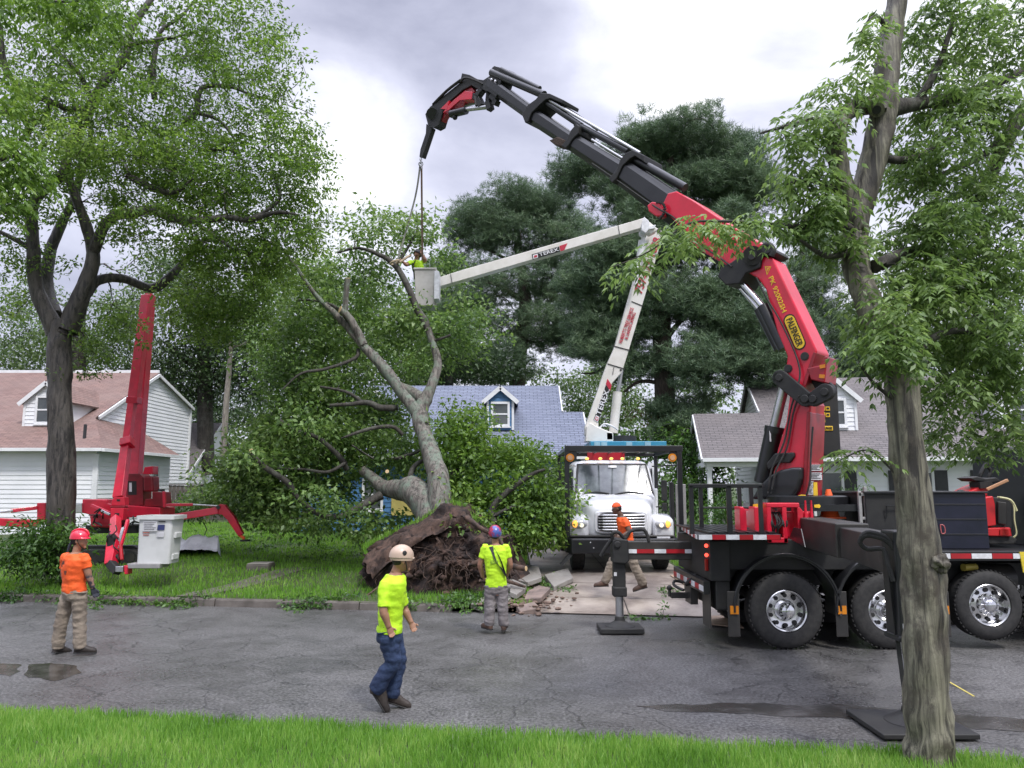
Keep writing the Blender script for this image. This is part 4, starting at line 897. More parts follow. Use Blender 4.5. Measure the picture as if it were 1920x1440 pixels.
collar([(1052, 273), (1060, 278), (1066, 272), (1072, 262), (1084, 250), (1086, 236), (1080, 232), (1070, 244), (1062, 262)], .31)
collar([(978, 214), (984, 230), (990, 228), (996, 212), (1008, 200), (1022, 187), (1032, 184), (1054, 194), (1056, 187), (1030, 175), (1014, 174), (1004, 186), (990, 196)], .29)
cp('boom_head', [(918, 142), (906, 150), (905, 168), (916, 172), (930, 182), (934, 170), (940, 150), (960, 140), (944, 128), (928, 124), (920, 130)], .2, blkm, bevel=.01)
mb = MB()
for q_ in ((922, 149), (929, 152)): mb.ball(PC(*q_, .24), .035, 8, 6)
mb.build('bolt', chrome, CT)
mb = MB(); mb.prism([PC(*q, .30) for q in [(1029, 263), (1045, 256), (1058, 262), (1056, 275), (1040, 272)]], -nv * .3); mb.build('mud_clod', mat('mud', (.06, .04, .03), .9, bump=.5), CT, bevel=.02)
# fly jib
cp('jib', [(908, 150), (912, 162), (902, 170), (884, 160), (868, 168), (838, 194), (829, 212), (822, 235), (813, 240), (802, 234), (797, 214), (806, 200), (862, 155), (866, 137), (880, 140), (894, 148)], .13, blkm, bevel=.012)
cp('jib_plate', [(826, 206), (840, 194), (868, 170), (884, 163), (890, 172), (866, 184), (845, 200), (828, 228)], .08, redd, bevel=.01)
cp('jib_plate', [(872, 170), (886, 172), (884, 186), (862, 188), (842, 206), (830, 212), (838, 200), (852, 186)], .17, redp, bevel=.01)
cp('jib_plate', [(826, 204), (842, 188), (838, 205)], .175, redp, bevel=.005)
mb = MB(); mb.cyl(PC(846, 214, .1), PC(874, 207, .1), .10, 16); mb.cyl(PC(810, 213, .2), PC(810, 213, -.2), .15, 28); mb.build('jib_cylinder', blk, CT, smooth=40)
mb = MB(); mb.cyl(PC(870, 206, .1), PC(920, 200, .1), .055, 12); mb.cyl(PC(872, 198, -.1), PC(898, 190, -.1), .05, 12); mb.build('jib_ram', steel, CT, smooth=40)
mb = MB()
for pts_ in ([(905, 168), (895, 182), (897, 200), (890, 206)], [(918, 172), (916, 190), (920, 206), (912, 208)], [(888, 180), (898, 186), (904, 200)], [(922, 180), (932, 188), (928, 198)]): mb = MB(); mb.bar(PC(*pts_[0], .08), PC(*pts_[1], .08), .16, .14); mb.bar(PC(*pts_[1], .08), PC(*pts_[2], .08), .16, .14); mb.build('jib_linkage', blkm, CT, bevel=.01)
mb = MB(); mb.ball(PC(853, 220, .1), .07, 10, 8); mb.tube([PC(850, 207, .1), PC(853, 218, .1)], .02, 6)
mb.build('jib_linkage', blkm, CT, bevel=.01)
mb = MB(); mb.tube([PC(862, 155, .15), PC(872, 146, .2), PC(890, 150, .2), PC(906, 158, .15)], .03, 6, 4); mb.tube([PC(812, 196, .12), PC(838, 170, .16), PC(864, 150, .16)], .04, 6, 4); mb.build('hoses', rubber, CT)
cp('jib_tip', [(799, 232), (810, 240), (806, 252), (796, 282), (791, 296), (786, 294), (788, 280), (798, 250)], .07, blkm, bevel=.01)
for pts_ in ([(1440, 925, .48), (1447, 880, .45), (1470, 830, .36), (1482, 770, .36), (1492, 735, .40), (1500, 700, .34), (1490, 660, .31), (1462, 600, .31), (1438, 560, .34), (1418, 520, .36)], [(1446, 925, .50), (1455, 882, .45), (1476, 838, .36), (1487, 776, .36), (1498, 742, .42)], [(1372, 500, .36), (1345, 480, .34), (1300, 450, .34), (1266, 410, .34), (1236, 392, .42), (1205, 372, .33), (1160, 340, .30), (1110, 306, .28)], [(1510, 935, .40), (1519, 900, .38), (1520, 860, .34), (1524, 800, .34)]):
    mb = MB(); mb.tube([PC(*q) for q in pts_], .016, 6, 4); mb.build('hydraulic_hose', rubber, CT, smooth=50)
for i in range(9):
    mb = MB(); a_ = (1412 + i * 4.5, 484 + i * 13.5); mb.cyl(PC(*a_, .27), PC(*a_, .282), .012, 8)
    if i in (0, 8): mb.build('bolt', grim, arm)
hk = PC(789, 297); 
mb = MB()
for k_ in range(4):
    c = hk + Vector((0, 0, -.02 - .085 * k_)); ax = wv if k_ % 2 else nv; mb.tube([c + ax * .03 * math.cos(t) + Vector((0, 0, .055 * math.sin(t))) for t in np.linspace(0, 2 * math.pi, 9)], .012, 6)
mb.build('hook_chain', steel, CT, smooth=50)
# ================= bucket truck on the driveway =================
BT = thing('bucket_truck', 'white bucket truck with black front guard and tall folding boom on the driveway', 'bucket truck', (2.55, 19.5, .47))
wp = mat('truck_white', (.74, .75, .77), .22, c2=(.68, .69, .71), ns=1.2, coat=.6)
boomw = mat('boom_white', (.72, .70, .66), .4, c2=(.62, .6, .55), ns=2.2, coat=.2, stretch=(1, 1, 1))
bluep = mat('blue_paint', (.03, .22, .36), .4, c2=(.05, .27, .4), ns=3)
G0 = .46; bx = 2.53
def rr_ring(cx_, y, hw, z0, z1, e=.25, n=28, yb=0.0):
    """rounded-rectangle section in the XZ plane; yb pushes the sides back"""
    pts = []; hz = (z1 - z0) / 2; zc = (z0 + z1) / 2
    for j in range(n):
        t = 2 * math.pi * j / n; c, s = math.cos(t), math.sin(t)
        X_ = math.copysign(abs(c) ** e, c) * hw; Z_ = math.copysign(abs(s) ** e, s) * hz
        pts.append(Vector((cx_ + X_, y + yb * (abs(X_) / hw) ** 2.5, zc + Z_)))
    return pts
# hood
mb = MB(); mb.loft([rr_ring(bx, 18.12, .64, 1.22, 1.86, .35, yb=.10), rr_ring(bx, 18.2, .74, 1.18, 1.97, .35, yb=.12), rr_ring(bx, 18.5, .80, 1.16, 2.06, .38, yb=.1), rr_ring(bx, 19.3, .99, 1.1, 2.22, .3)]); hood = mb.build('hood', wp, BT, smooth=50)
for sg in (-1, 1):
    mb = MB(); c = bx + sg * .99
    mb.loft([rr_ring(c, 18.16, .20, 1.22, 1.60, .45, yb=.04), rr_ring(c, 18.26, .245, 1.12, 1.68, .42), rr_ring(c, 18.6, .25, 1.1, 1.76, .42), rr_ring(c, 19.15, .24, 1.0, 1.66, .42), rr_ring(c, 19.5, .2, .95, 1.5, .42)]); mb.build('fender', wp, BT, smooth=50)
    mb = MB(); c2_ = bx + sg * .98; mb.ball((c2_, 18.22, 1.53), (.20, .10, .115), 20, 12); hl = mb.build('headlight', mat('lamp_lens', (.6, .6, .6), .08, metal=.35), BT, smooth=60)
    mb = MB(); mb.ball((c2_ + sg * .09, 18.15, 1.54), (.065, .05, .085), 14, 8); mb.build('turn_signal', mat('amber_lit', (.9, .4, .05), .3, emit=((1, .42, .08), .8)), hl, smooth=60)
    mb = MB(); mb.cyl((c2_ - sg * .06, 18.14, 1.51), (c2_ - sg * .06, 18.11, 1.51), .05, 16); mb.build('bulb', mat('bulb_lit', (.9, .85, .7), .2, emit=((1, .9, .7), .4)), hl)
# grille
mb = MB(); mb.loft([rr_ring(bx, 18.06, .60, 1.33, 1.82, .3, yb=.10), rr_ring(bx, 18.14, .64, 1.29, 1.86, .3, yb=.10)]); gr = mb.build('grille_surround', wp, BT, smooth=50)
mb = MB(); mb.loft([rr_ring(bx, 18.045, .55, 1.37, 1.78, .3, yb=.10), rr_ring(bx, 18.06, .55, 1.37, 1.78, .3, yb=.1)]); g2 = mb.build('grille', blkm, BT)
chg = mat('chrome_bright', (.85, .85, .86), .25, metal=.6)
for i in range(6):
    z = 1.41 + i * .066; mb = MB(); mb.tube([(bx + x_, 18.03 + .10 * abs(x_ / .58) ** 2.5, z) for x_ in np.linspace(-.53, .53, 11)], .021, 8); mb.build('slat', chg, g2, smooth=50)
# bumper
mb = MB(); mb.prism([(bx - 1.28, 18.0, .90), (bx - 1.18, 17.85, .88), (bx + 1.18, 17.85, .88), (bx + 1.28, 18.0, .9), (bx + 1.28, 18.2, .9), (bx - 1.28, 18.2, .9)], (0, 0, .34)); bmp = mb.build('bumper', blk, BT, bevel=.03)
mb = MB(); mb.prism([(bx - 1.2, 17.98, 1.25), (bx + 1.2, 17.98, 1.25), (bx + 1.2, 18.3, 1.25), (bx - 1.2, 18.3, 1.25)], (0, 0, .035)); mb.build('bumper_step', grim, bmp, bevel=.01)
for dx_, dz_ in ((-.75, .12), (-.68, .0), (.75, .12), (.68, 0), (-.2, .1)): mb = MB(); mb.cyl((bx + dx_, 17.85, 1.02 + dz_), (bx + dx_, 17.84, 1.02 + dz_), .014, 8); mb.build('bolt', refw, bmp)
mb = MB(); mb.prism([(bx - 1.22, 17.95, .9), (bx - 1.45, 17.85, .66), (bx - 1.38, 17.8, .64), (bx - 1.12, 17.9, .88)], (0, .1, 0)); mb.build('tow_bracket', blkm, bmp)
mb = MB(); mb.box(bx + .78, bx + 1.08, 17.955, 17.975, 1.14, 1.26); mb.build('number_plate', refw, bmp, bevel=.005)
# cab
cabr = []
def cring(y, hw, z0, z1, e=.3): return rr_ring(bx, y, hw, z0, z1, e, 32)
mb = MB(); mb.loft([cring(19.2, 1.0, 1.0, 2.20, .22), cring(19.32, 1.02, 1.0, 2.3, .22), cring(19.75, 1.0, 1.0, 2.98, .25), cring(19.95, 1.0, 1.0, 3.06, .25), cring(21.0, 1.0, 1.0, 3.08, .2)]); cab = mb.build('cab', wp, BT, smooth=45)
def wsp(a, b, off=0.0):
    """windscreen surface: a in -1..1 across, b 0..1 up"""
    hw = .955 * (1 - b) + .86 * b; y = 19.26 + .47 * b + .06 * a * a - off; return Vector((bx + hw * a, y, 2.19 + .76 * b))
def grid(f, nu, nv_):
    vs = [f(-1 + 2 * i / nu, j / nv_) for i in range(nu + 1) for j in range(nv_ + 1)]; k = nv_ + 1
    return vs, [(i * k + j, (i + 1) * k + j, (i + 1) * k + j + 1, i * k + j + 1) for i in range(nu) for j in range(nv_)]
mb = MB(); vs, fs = grid(lambda a, b: wsp(a * 1.03, b * 1.06 - .03, .055), 12, 4); mb.add(vs, fs); mb.build('windscreen_seal', blkm, cab, recalc=False)
wsg = mat('windscreen_glass', (.03, .038, .042), .05, spec=.9, c2=(.14, .165, .17), ns=1.6, ramp=(.45, .7))
mb = MB(); vs, fs = grid(lambda a, b: wsp(a * .97, b * .94 + .03, .075), 12, 4); mb.add(vs, fs); ws = mb.build('windscreen', wsg, cab, recalc=False, smooth=60)
mb = MB()
for a0, a1 in ((-.85, -.15), (.0, .75)): mb.tube([wsp(a0, .03, .10), wsp((a0 + a1) / 2, .1, .10), wsp(a1, .05, .10)], .014, 6, 3)
mb.build('wiper', blkm, cab)
mb = MB(); mb.prism([wsp(-.12, .965, .09), wsp(.12, .965, .09), wsp(.12, .89, .09), wsp(-.12, .89, .09)], (0, -.01, 0)); mb.build('inspection_label', refw, cab)
mb = MB(); mb.prism([wsp(-.93, .05, .09), wsp(-.84, .05, .09), wsp(-.84, .2, .09), wsp(-.93, .2, .09)], (0, -.004, 0)); mb.build('windscreen_sticker', refw, cab)
for dx_ in (-.62, -.28, 0, .28, .68):
    mb = MB(); mb.ball((bx + dx_, 19.78, 3.1), (.05, .05, .035), 12, 8); mb.build('cab_light', mat('clearance_lamp', (.9, .45, .1), .3, emit=((1, .5, .12), .9)), cab, smooth=60)
for sg in (-1, 1):
    mb = MB(); mb.box(bx + sg * 1.02 - .01, bx + sg * 1.02 + .01, 19.75, 20.5, 2.25, 2.85); mb.build('side_window', glass, cab)
    mb = MB(); mb.box(bx + sg * 1.22 - .07, bx + sg * 1.22 + .07, 19.2, 19.26, 2.05, 2.55); mb.box(bx + sg * 1.22 - .06, bx + sg * 1.22 + .06, 19.2, 19.26, 1.8, 2.0); mb.bar((bx + sg * 1.0, 19.3, 2.4), (bx + sg * 1.22, 19.24, 2.4), .03, .03); mb.bar((bx + sg * 1.0, 19.3, 1.9), (bx + sg * 1.22, 19.24, 1.9), .03, .03); mb.build('mirror', blkm, cab, bevel=.015)
mb = MB(); mb.cyl((bx + 1.08, 20.2, 1.5), (bx + 1.08, 20.2, 3.0), .08, 14); mb.build('air_intake', wp, BT, smooth=40)
mb = MB(); mb.box(bx + .98, bx + 1.15, 19.7, 20.6, 1.5, 2.35); mb.build('side_tank', wp, BT, bevel=.03)
# wheels
for sg in (-1, 1):
    mb = MB(); cx_ = bx + sg * .98; r_ = .5
    prof = [(.28, -.13), (.34, -.15), (.46, -.15), (.49, -.13), (.5, -.1), (.5, .1), (.49, .13), (.46, .15), (.34, .15), (.28, .13)]
    mb.lathe((cx_, 18.75, G0 + .5), (1, 0, 0), prof, 36)
    for i in range(36):
        for dx_ in (-.07, .07):
            t = 2 * math.pi * (i + (.5 if dx_ > 0 else 0)) / 36; d = Vector((0, math.cos(t), math.sin(t))); c = Vector((cx_ + dx_, 18.75, G0 + .5)) + d * .503; mb.bar(c - Vector((.055, 0, 0)), c + Vector((.055, 0, 0)), .05, .012, up=d)
    mb.build('wheel', rubber, BT, smooth=40)
    mb = MB(); mb.lathe((cx_, 22.9, G0 + .5), (1, 0, 0), prof, 28); mb.build('wheel', rubber, BT, smooth=40)
mb = MB(); mb.box(bx - .45, bx + .45, 18.4, 24, .85, 1.1); mb.cyl((bx - .9, 18.75, G0 + .5), (bx + .9, 18.75, G0 + .5), .07); mb.build('chassis', blkm, BT)
mb = MB(); mb.box(bx - 1.15, bx + 1.15, 21.2, 24.2, 1.1, 1.9); mb.build('rear_body', wp, BT, bevel=.03)
# front guard (black cage)
gx0, gx1 = P(1063, 900, 18.15).x, P(1274, 900, 18.15).x; gz = P(1160, 843, 18.15).z
mb = MB()
for gx in (gx0, gx1):
    mb.bar((gx, 18.1, .9), (gx, 18.1, gz - .02), .11, .09, up=(0, 1, 0)); mb.bar((gx, 18.1, gz), (gx, 21.1, gz), .09, .09); mb.bar((gx, 21.1, 1.1), (gx, 21.1, gz), .09, .09, up=(0, 1, 0)); mb.bar((gx + (.1 if gx < 2 else -.1), 18.1, gz - .25), (gx + (.1 if gx < 2 else -.1), 18.1, gz), .26, .05, up=(0, 1, 0))
mb.bar((gx0 - .05, 18.1, gz + .02), (gx1 + .08, 18.1, gz + .02), .09, .14); mb.bar((gx0, 21.1, gz), (gx1, 21.1, gz), .09, .09); mb.bar((gx0, 19.6, gz + .02), (gx1, 19.6, gz + .02), .09, .05)
for f in (.2, .35, .5, .65, .8): x = gx0 + (gx1 - gx0) * f; mb.bar((x, 18.1, gz + .03), (x, 21.1, gz + .03), .04, .03)
mb.bar((gx0 + .05, 18.12, P(1100, 872, 18.1).z), (bx - .95, 19.3, P(1100, 872, 18.1).z), .03, .03); mb.bar((gx1 - .05, 18.12, P(1100, 872, 18.1).z), (bx + .95, 19.3, P(1100, 872, 18.1).z), .03, .03)
cage = mb.build('front_guard', blk, BT, bevel=.01)
for px in (1069, 1261):
    q = P(px, 858, 18.0); mb = MB(); mb.cyl(q, q + Vector((0, .05, 0)), .095, 20); g_ = mb.build('amber_lamp', amber, cage, smooth=40); mb = MB(); mb.cyl(q + Vector((0, -.012, 0)), q + Vector((0, .0, 0)), .06, 18); mb.build('lens', mat('amber_pale', (.6, .35, .2), .2), g_)
for dx_ in (.13, .3):   # grey ladder-like braces on the right side
    mb = MB(); mb.bar((gx1 + dx_ - .1, 18.6, 1.15), (gx1 + dx_ - .1, 18.6, 2.45), .07, .05, up=(0, 1, 0)); mb.build('side_brace', galv, BT, bevel=.008)
mb = MB(); mb.bar((gx1 - .12, 18.5, 1.1), (gx1 - .12, 18.5, 2.5), .1, .1, up=(0, 1, 0)); mb.build('side_post', blkm, BT, bevel=.01)
# red cross bar behind lamps, blue platform tray, turntable
mb = MB(); mb.box(bx - .5, bx + .5, 20.9, 21.0, 3.1, 3.35); mb.build('cross_panel', redd, BT)
a = P(1106, 838, 21.2); b = P(1247, 828, 21.2); mb = MB(); mb.box(a.x, b.x, 21.0, 22.9, a.z - .02, b.z); tr = mb.build('tray', bluep, BT, bevel=.015)
for px in (1120, 1133, 1180, 1215): q = P(px, 832, 20.97); mb = MB(); mb.box(q.x - .08, q.x + .08, 20.985, 20.998, q.z - .05, q.z + .05); mb.build('tray_label', mat('pale_blue', (.25, .45, .55), .5), tr)
mb = MB(); mb.box(bx - 1.1, bx + 1.1, 20.95, 22.95, a.z - .14, a.z - .03); mb.build('tray_frame', blk, BT)
q0 = P(1165, 822, 21.9); mb = MB(); mb.cyl((q0.x, 21.9, q0.z - .12), (q0.x, 21.9, q0.z + .06), .42, 28); mb.build('turntable', blkm, BT, smooth=40)
q0 = P(1130, 818, 21.7); mb = MB(); mb.prism([P(*q, 21.5) for q in [(1098, 828), (1100, 800), (1106, 792), (1120, 800), (1150, 812), (1150, 828)]], (0, .4, 0)); mb.build('boom_foot', boomw, BT, bevel=.02)
# lower boom, in a plane parallel to the picture
def bp(name, pts, Y, th, m=boomw, parent=BT, bevel=.015, **k):
    mb = MB(); mb.prism([P(*q, Y) for q in pts], (0, th, 0)); return mb.build(name, m, parent, bevel=bevel, **k)
lb = bp('lower_boom', [(1097, 815), (1097, 800), (1104, 782), (1137, 686), (1153, 650), (1213, 440), (1228, 425), (1243, 434), (1240, 452), (1178, 660), (1168, 692), (1166, 698), (1148, 718), (1122, 790), (1122, 818), (1110, 828)], 21.6, .34)
mb = MB()
for q_, r_ in (((1112, 804), .11), ((1164, 694), .03), ((1235, 433), .06)): c = P(*q_, 21.6); mb.cyl(c, c - Vector((0, .02, 0)), r_, 20)
mb.build('pivot_pin', grim, lb, smooth=40)
mb = MB()
for a_, b_ in (((1139, 682), (1172, 692)), ((1148, 648), (1182, 657)), ((1184, 565), (1206, 574))): mb.bar(P(*a_, 21.59), P(*b_, 21.59), .012, .025)
mb.build('joint_band', grim, lb)
mb = MB(); mb.bar(P(1151, 688, 21.59), P(1149, 702, 21.59), .012, .035); mb.build('slot', blkm, lb)
def btext(txt, a, b, h, m, Y, parent, name='lettering'):
    A, B = P(*a, Y), P(*b, Y); X = B - A; return text_mesh(name, txt, (A + B) / 2, X, Vector((0, -1, 0)).cross(X), h, m, parent, length=X.length)
bp('logo_plate', [(1113, 787), (1122, 792), (1144, 727), (1136, 722)], 21.59, .008, inkb, lb, bevel=0)
bp('logo_stripe', [(1136, 720), (1139, 710), (1147, 722), (1144, 733)], 21.588, .008, inkr, lb, bevel=0)
btext('TEREX.', (1121.5, 778), (1139, 729), .145, refw, 21.585, lb)
bp('logo_badge', [(1114, 787.5), (1121, 791.5), (1124, 782), (1117.5, 778)], 21.583, .006, refw, lb, bevel=0); bp('logo_badge', [(1115.6, 787), (1120.4, 789.5), (1122.5, 783.2), (1118, 780.5)], 21.577, .006, inkr, lb, bevel=0); bp('logo_badge', [(1117.2, 786), (1119.6, 787.3), (1121, 783.7), (1118.8, 782.3)], 21.571, .006, refw, lb, bevel=0)
btext('757-621-1658', (1196.5, 549), (1233, 446), .24, inkr, 21.58, lb)
btext("HUBERT'S TREE SERVICE", (1163, 643), (1185.5, 577), .105, inkr, 21.58, lb)
btext('& LANDSCAPING', (1174, 636), (1189.5, 586), .095, inkr, 21.58, lb)
mb = MB(); mb.cyl(P(1150, 812, 21.95), P(1158, 735, 21.95), .13, 18); mb.build('lift_cylinder', boomw, BT, smooth=40)
mb = MB(); mb.cyl(P(1158, 740, 21.95), P(1165, 694, 21.95), .06, 14); mb.build('lift_ram', steel, BT, smooth=40)
mb = MB(); mb.tube([P(1123, 806, 21.6), P(1132, 795, 21.6), P(1146, 798, 21.6), P(1158, 806, 21.7)], .025, 6, 4); mb.box(q0.x + .1, q0.x + .25, 21.5, 21.8, q0.z - .1, q0.z + .08); mb.build('hoses', refw, BT)
# elbow and upper boom
ub = bp('upper_boom', [(821, 538), (822, 520), (870, 505), (1192, 413), (1208, 408), (1228, 424), (1232, 432), (1220, 438), (1200, 428), (870, 524)], 21.05, .30)
bp('elbow_plate', [(1203, 432), (1203, 420), (1208, 406), (1217, 414), (1218, 428), (1211, 437)], 20.95, .5, refw, BT)
bp('elbow_plate', [(1216, 424), (1230, 421), (1228, 428), (1214, 431)], 20.98, .5, refw, BT)
mb = MB(); mb.cyl(P(1207, 434, 21.3), P(1205, 455, 21.3), .05, 12); mb.cyl(P(1205, 452, 21.3), P(1200, 482, 21.3), .12, 14, r2=.1); mb.bar(P(1200, 478, 21.3), P(1191, 535, 21.3), .12, .16, w2=.1, h2=.12); mb.build('elbow_cylinder', refw, BT, bevel=.01)
mb = MB()
for f in ((846, 523), (1160, 431)): mb.bar(P(f[0] - 1, f[1] - 9, 21.04), P(f[0] + 2, f[1] + 9, 21.04), .012, .02)
mb.build('joint_band', grim, ub)
bp('logo_plate', [(997, 477), (1048, 462), (1050, 472), (999, 487)], 21.04, .008, inkb, ub, bevel=0)
bp('logo_stripe', [(1049, 461), (1064, 456), (1058, 469), (1051, 471)], 21.038, .008, inkr, ub, bevel=0)
btext('TEREX', (1011, 477.5), (1047, 467), .10, refw, 21.03, ub)
bp('logo_badge', [(999, 478), (1008, 475.5), (1009, 483), (1000, 485.5)], 21.032, .006, refw, ub, bevel=0); bp('logo_badge', [(1001, 479.3), (1006.6, 477.7), (1007.2, 481.7), (1001.7, 483.3)], 21.026, .006, inkr, ub, bevel=0)
# bucket
A_, B_ = P(780, 512, 20.9), P(818, 578, 20.9)
mb = MB(); y0, y1 = 20.55, 21.25
def rect(x0, x1, ya, yb, z): return [(x0, ya, z), (x1, ya, z), (x1, yb, z), (x0, yb, z)]
w_ = .035
mb.loft([[Vector(p) for p in r] for r in (rect(A_.x + .04, B_.x - .03, y0 + .04, y1 - .04, B_.z), rect(A_.x, B_.x, y0, y1, A_.z), rect(A_.x - .03, B_.x + .03, y0 - .03, y1 + .03, A_.z), rect(A_.x - .03, B_.x + .03, y0 - .03, y1 + .03, A_.z + .05), rect(A_.x + w_, B_.x - w_, y0 + w_, y1 - w_, A_.z + .05), rect(A_.x + .04 + w_, B_.x - .03 - w_, y0 + .04 + w_, y1 - .04 - w_, B_.z + .03))])
bk = mb.build('bucket', mat('bucket_grey', (.55, .53, .5), .5, c2=(.45, .43, .4), ns=3), BT, bevel=.015)
q = P(817, 510, 20.6); r = P(821, 562, 20.6); mb = MB(); mb.box(q.x - .03, q.x + .1, 20.5, 21.0, r.z, q.z); mb.build('bucket_bracket', refw, bk, bevel=.01)
# ================= trees =================
def barkmat(name, c, c2, moss=None, rough=.85, ramp=(.36, .62), zs=1.3, bmp=.9):
    m = bpy.data.materials.new(name); m.use_nodes = True; t = m.node_tree; b = t.nodes['Principled BSDF']
    g = t.nodes.new('ShaderNodeTexCoord').outputs['Object']
    mp = t.nodes.new('ShaderNodeMapping'); mp.inputs['Scale'].default_value = (9, 9, zs); L(t, g, mp.inputs[0])
    n = N(t, 'ShaderNodeTexNoise', Scale=1.6, Detail=9, Roughness=.7, Distortion=.6); L(t, mp.outputs[0], n.inputs['Vector'])
    n2 = N(t, 'ShaderNodeTexNoise', Scale=3.4, Detail=9, Roughness=.72); L(t, g, n2.inputs['Vector'])
    r = t.nodes.new('ShaderNodeValToRGB'); L(t, n.outputs['Fac'], r.inputs[0]); r.color_ramp.elements[0].position = ramp[0]; r.color_ramp.elements[0].color = (*c2, 1); r.color_ramp.elements[1].position = ramp[1]; r.color_ramp.elements[1].color = (*c, 1)
    mr = t.nodes.new('ShaderNodeMapRange'); L(t, n2.outputs['Fac'], mr.inputs[0]); mr.inputs[1].default_value = .48; mr.inputs[2].default_value = .62
    mx_ = t.nodes.new('ShaderNodeMix'); mx_.data_type = 'RGBA'; L(t, mr.outputs[0], mx_.inputs['Factor']); L(t, r.outputs[0], mx_.inputs[6]); mx_.inputs[7].default_value = (*(moss or tuple(x * .7 for x in c)), 1)
    L(t, mx_.outputs[2], b.inputs['Base Color']); b.inputs['Roughness'].default_value = rough
    bp_ = t.nodes.new('ShaderNodeBump'); bp_.inputs['Strength'].default_value = bmp; bp_.inputs['Distance'].default_value = .03; L(t, n.outputs['Fac'], bp_.inputs['Height']); L(t, bp_.outputs[0], b.inputs['Normal'])
    return m
bark_dark = barkmat('dark_wet_bark', (.085, .074, .064), (.013, .011, .010), (.06, .052, .042), .5, ramp=(.42, .6))
bark_grey = barkmat('grey_lichen_bark', (.21, .19, .165), (.055, .048, .042), (.17, .215, .165), ramp=(.40, .6))
bark_limb = barkmat('dark_limb_bark', (.07, .062, .052), (.022, .02, .018), (.09, .09, .075))
bark_fg = barkmat('streaked_bark', (.24, .225, .165), (.02, .017, .014), (.06, .05, .038), .6, ramp=(.40, .62), zs=.55, bmp=.45)
bark_pine = barkmat('pine_bark', (.11, .085, .07), (.035, .028, .024))
bark_pale = barkmat('pale_bark', (.35, .32, .27), (.12, .1, .09))
cutw = mat('fresh_cut_wood', (.62, .45, .24), .6)

def leaf_arrays(C_, D_, size, aspect, tiltup=.4, fold=.18, jl=.35):
    """C_: leaf bases (n,3); D_: directions; returns V, F"""
    n = len(C_); D_ = D_ / (np.linalg.norm(D_, axis=1, keepdims=True) + 1e-9)
    up = rng.normal(0, 1, (n, 3)) * .55 + np.array([0, 0, tiltup * 2]); S_ = np.cross(D_, up); S_ /= (np.linalg.norm(S_, axis=1, keepdims=True) + 1e-9); Nn = np.cross(S_, D_)
    l = size * rng.uniform(1 - jl, 1 + jl, (n, 1)); w = l * aspect
    V = np.empty((n, 4, 3)); V[:, 0] = C_; V[:, 1] = C_ + D_ * l * .42 + S_ * w / 2 + Nn * w * fold; V[:, 2] = C_ + D_ * l - Nn * l * .08; V[:, 3] = C_ + D_ * l * .42 - S_ * w / 2 + Nn * w * fold
    return V.reshape(-1, 3), np.arange(n * 4, dtype=np.int32).reshape(n, 4)
def sprays(cent, nleaf, rad, size, aspect, flat=.55, droop=.35, outward=None):
    c = np.repeat(cent, nleaf, axis=0); n = len(c); off = rng.normal(0, 1, (n, 3)) * rad * np.array([1, 1, flat]) * .6
    d = off * 1.0 / rad + rng.normal(0, .6, (n, 3)); d[:, 2] -= droop
    return leaf_arrays(c + off, d, size, aspect)
def pinnate(cent, dirs, k, length, lsize, aspect):
    """compound leaves: k pairs along a drooping rachis"""
    n = len(cent); dirs = dirs / (np.linalg.norm(dirs, axis=1, keepdims=True) + 1e-9); side = np.cross(dirs, np.array([0, 0, 1.0])); side /= (np.linalg.norm(side, axis=1, keepdims=True) + 1e-9)
    Cs, Ds = [], []; L_ = length * rng.uniform(.7, 1.2, (n, 1))
    for i in range(k):
        f = (i + 1) / k; p = cent + dirs * L_ * f + np.array([0, 0, -1.0]) * L_ * .35 * f * f
        for s_ in (-1, 1): Cs.append(p); Ds.append(dirs * .55 + side * s_ * .9 + np.array([0, 0, -.35 - .25 * f]) + rng.normal(0, .12, (n, 3)))
    Cs.append(cent + dirs * L_ + np.array([0, 0, -.35]) * L_); Ds.append(dirs + np.array([0, 0, -.9]))
    return leaf_arrays(np.concatenate(Cs), np.concatenate(Ds), lsize, aspect, .5, .12, .25)
def sample_blobs(blobs, shell=.35):
    """blob: (px, py, Y, rx px, ry px, depth m, count)"""
    out = []
    for px, py, Y, rx, ry, rz, n in blobs:
        n = int(n); u = rng.normal(0, 1, (n, 3)); u /= np.linalg.norm(u, axis=1, keepdims=True); r = rng.uniform(shell, 1, (n, 1)) ** (.6); u = u * r
        c = P(px, py, Y); ax, az = rx * Y / F, ry * Y / F
        out.append(np.array(c) + u * np.array([ax, rz, az]))
    return np.concatenate(out)
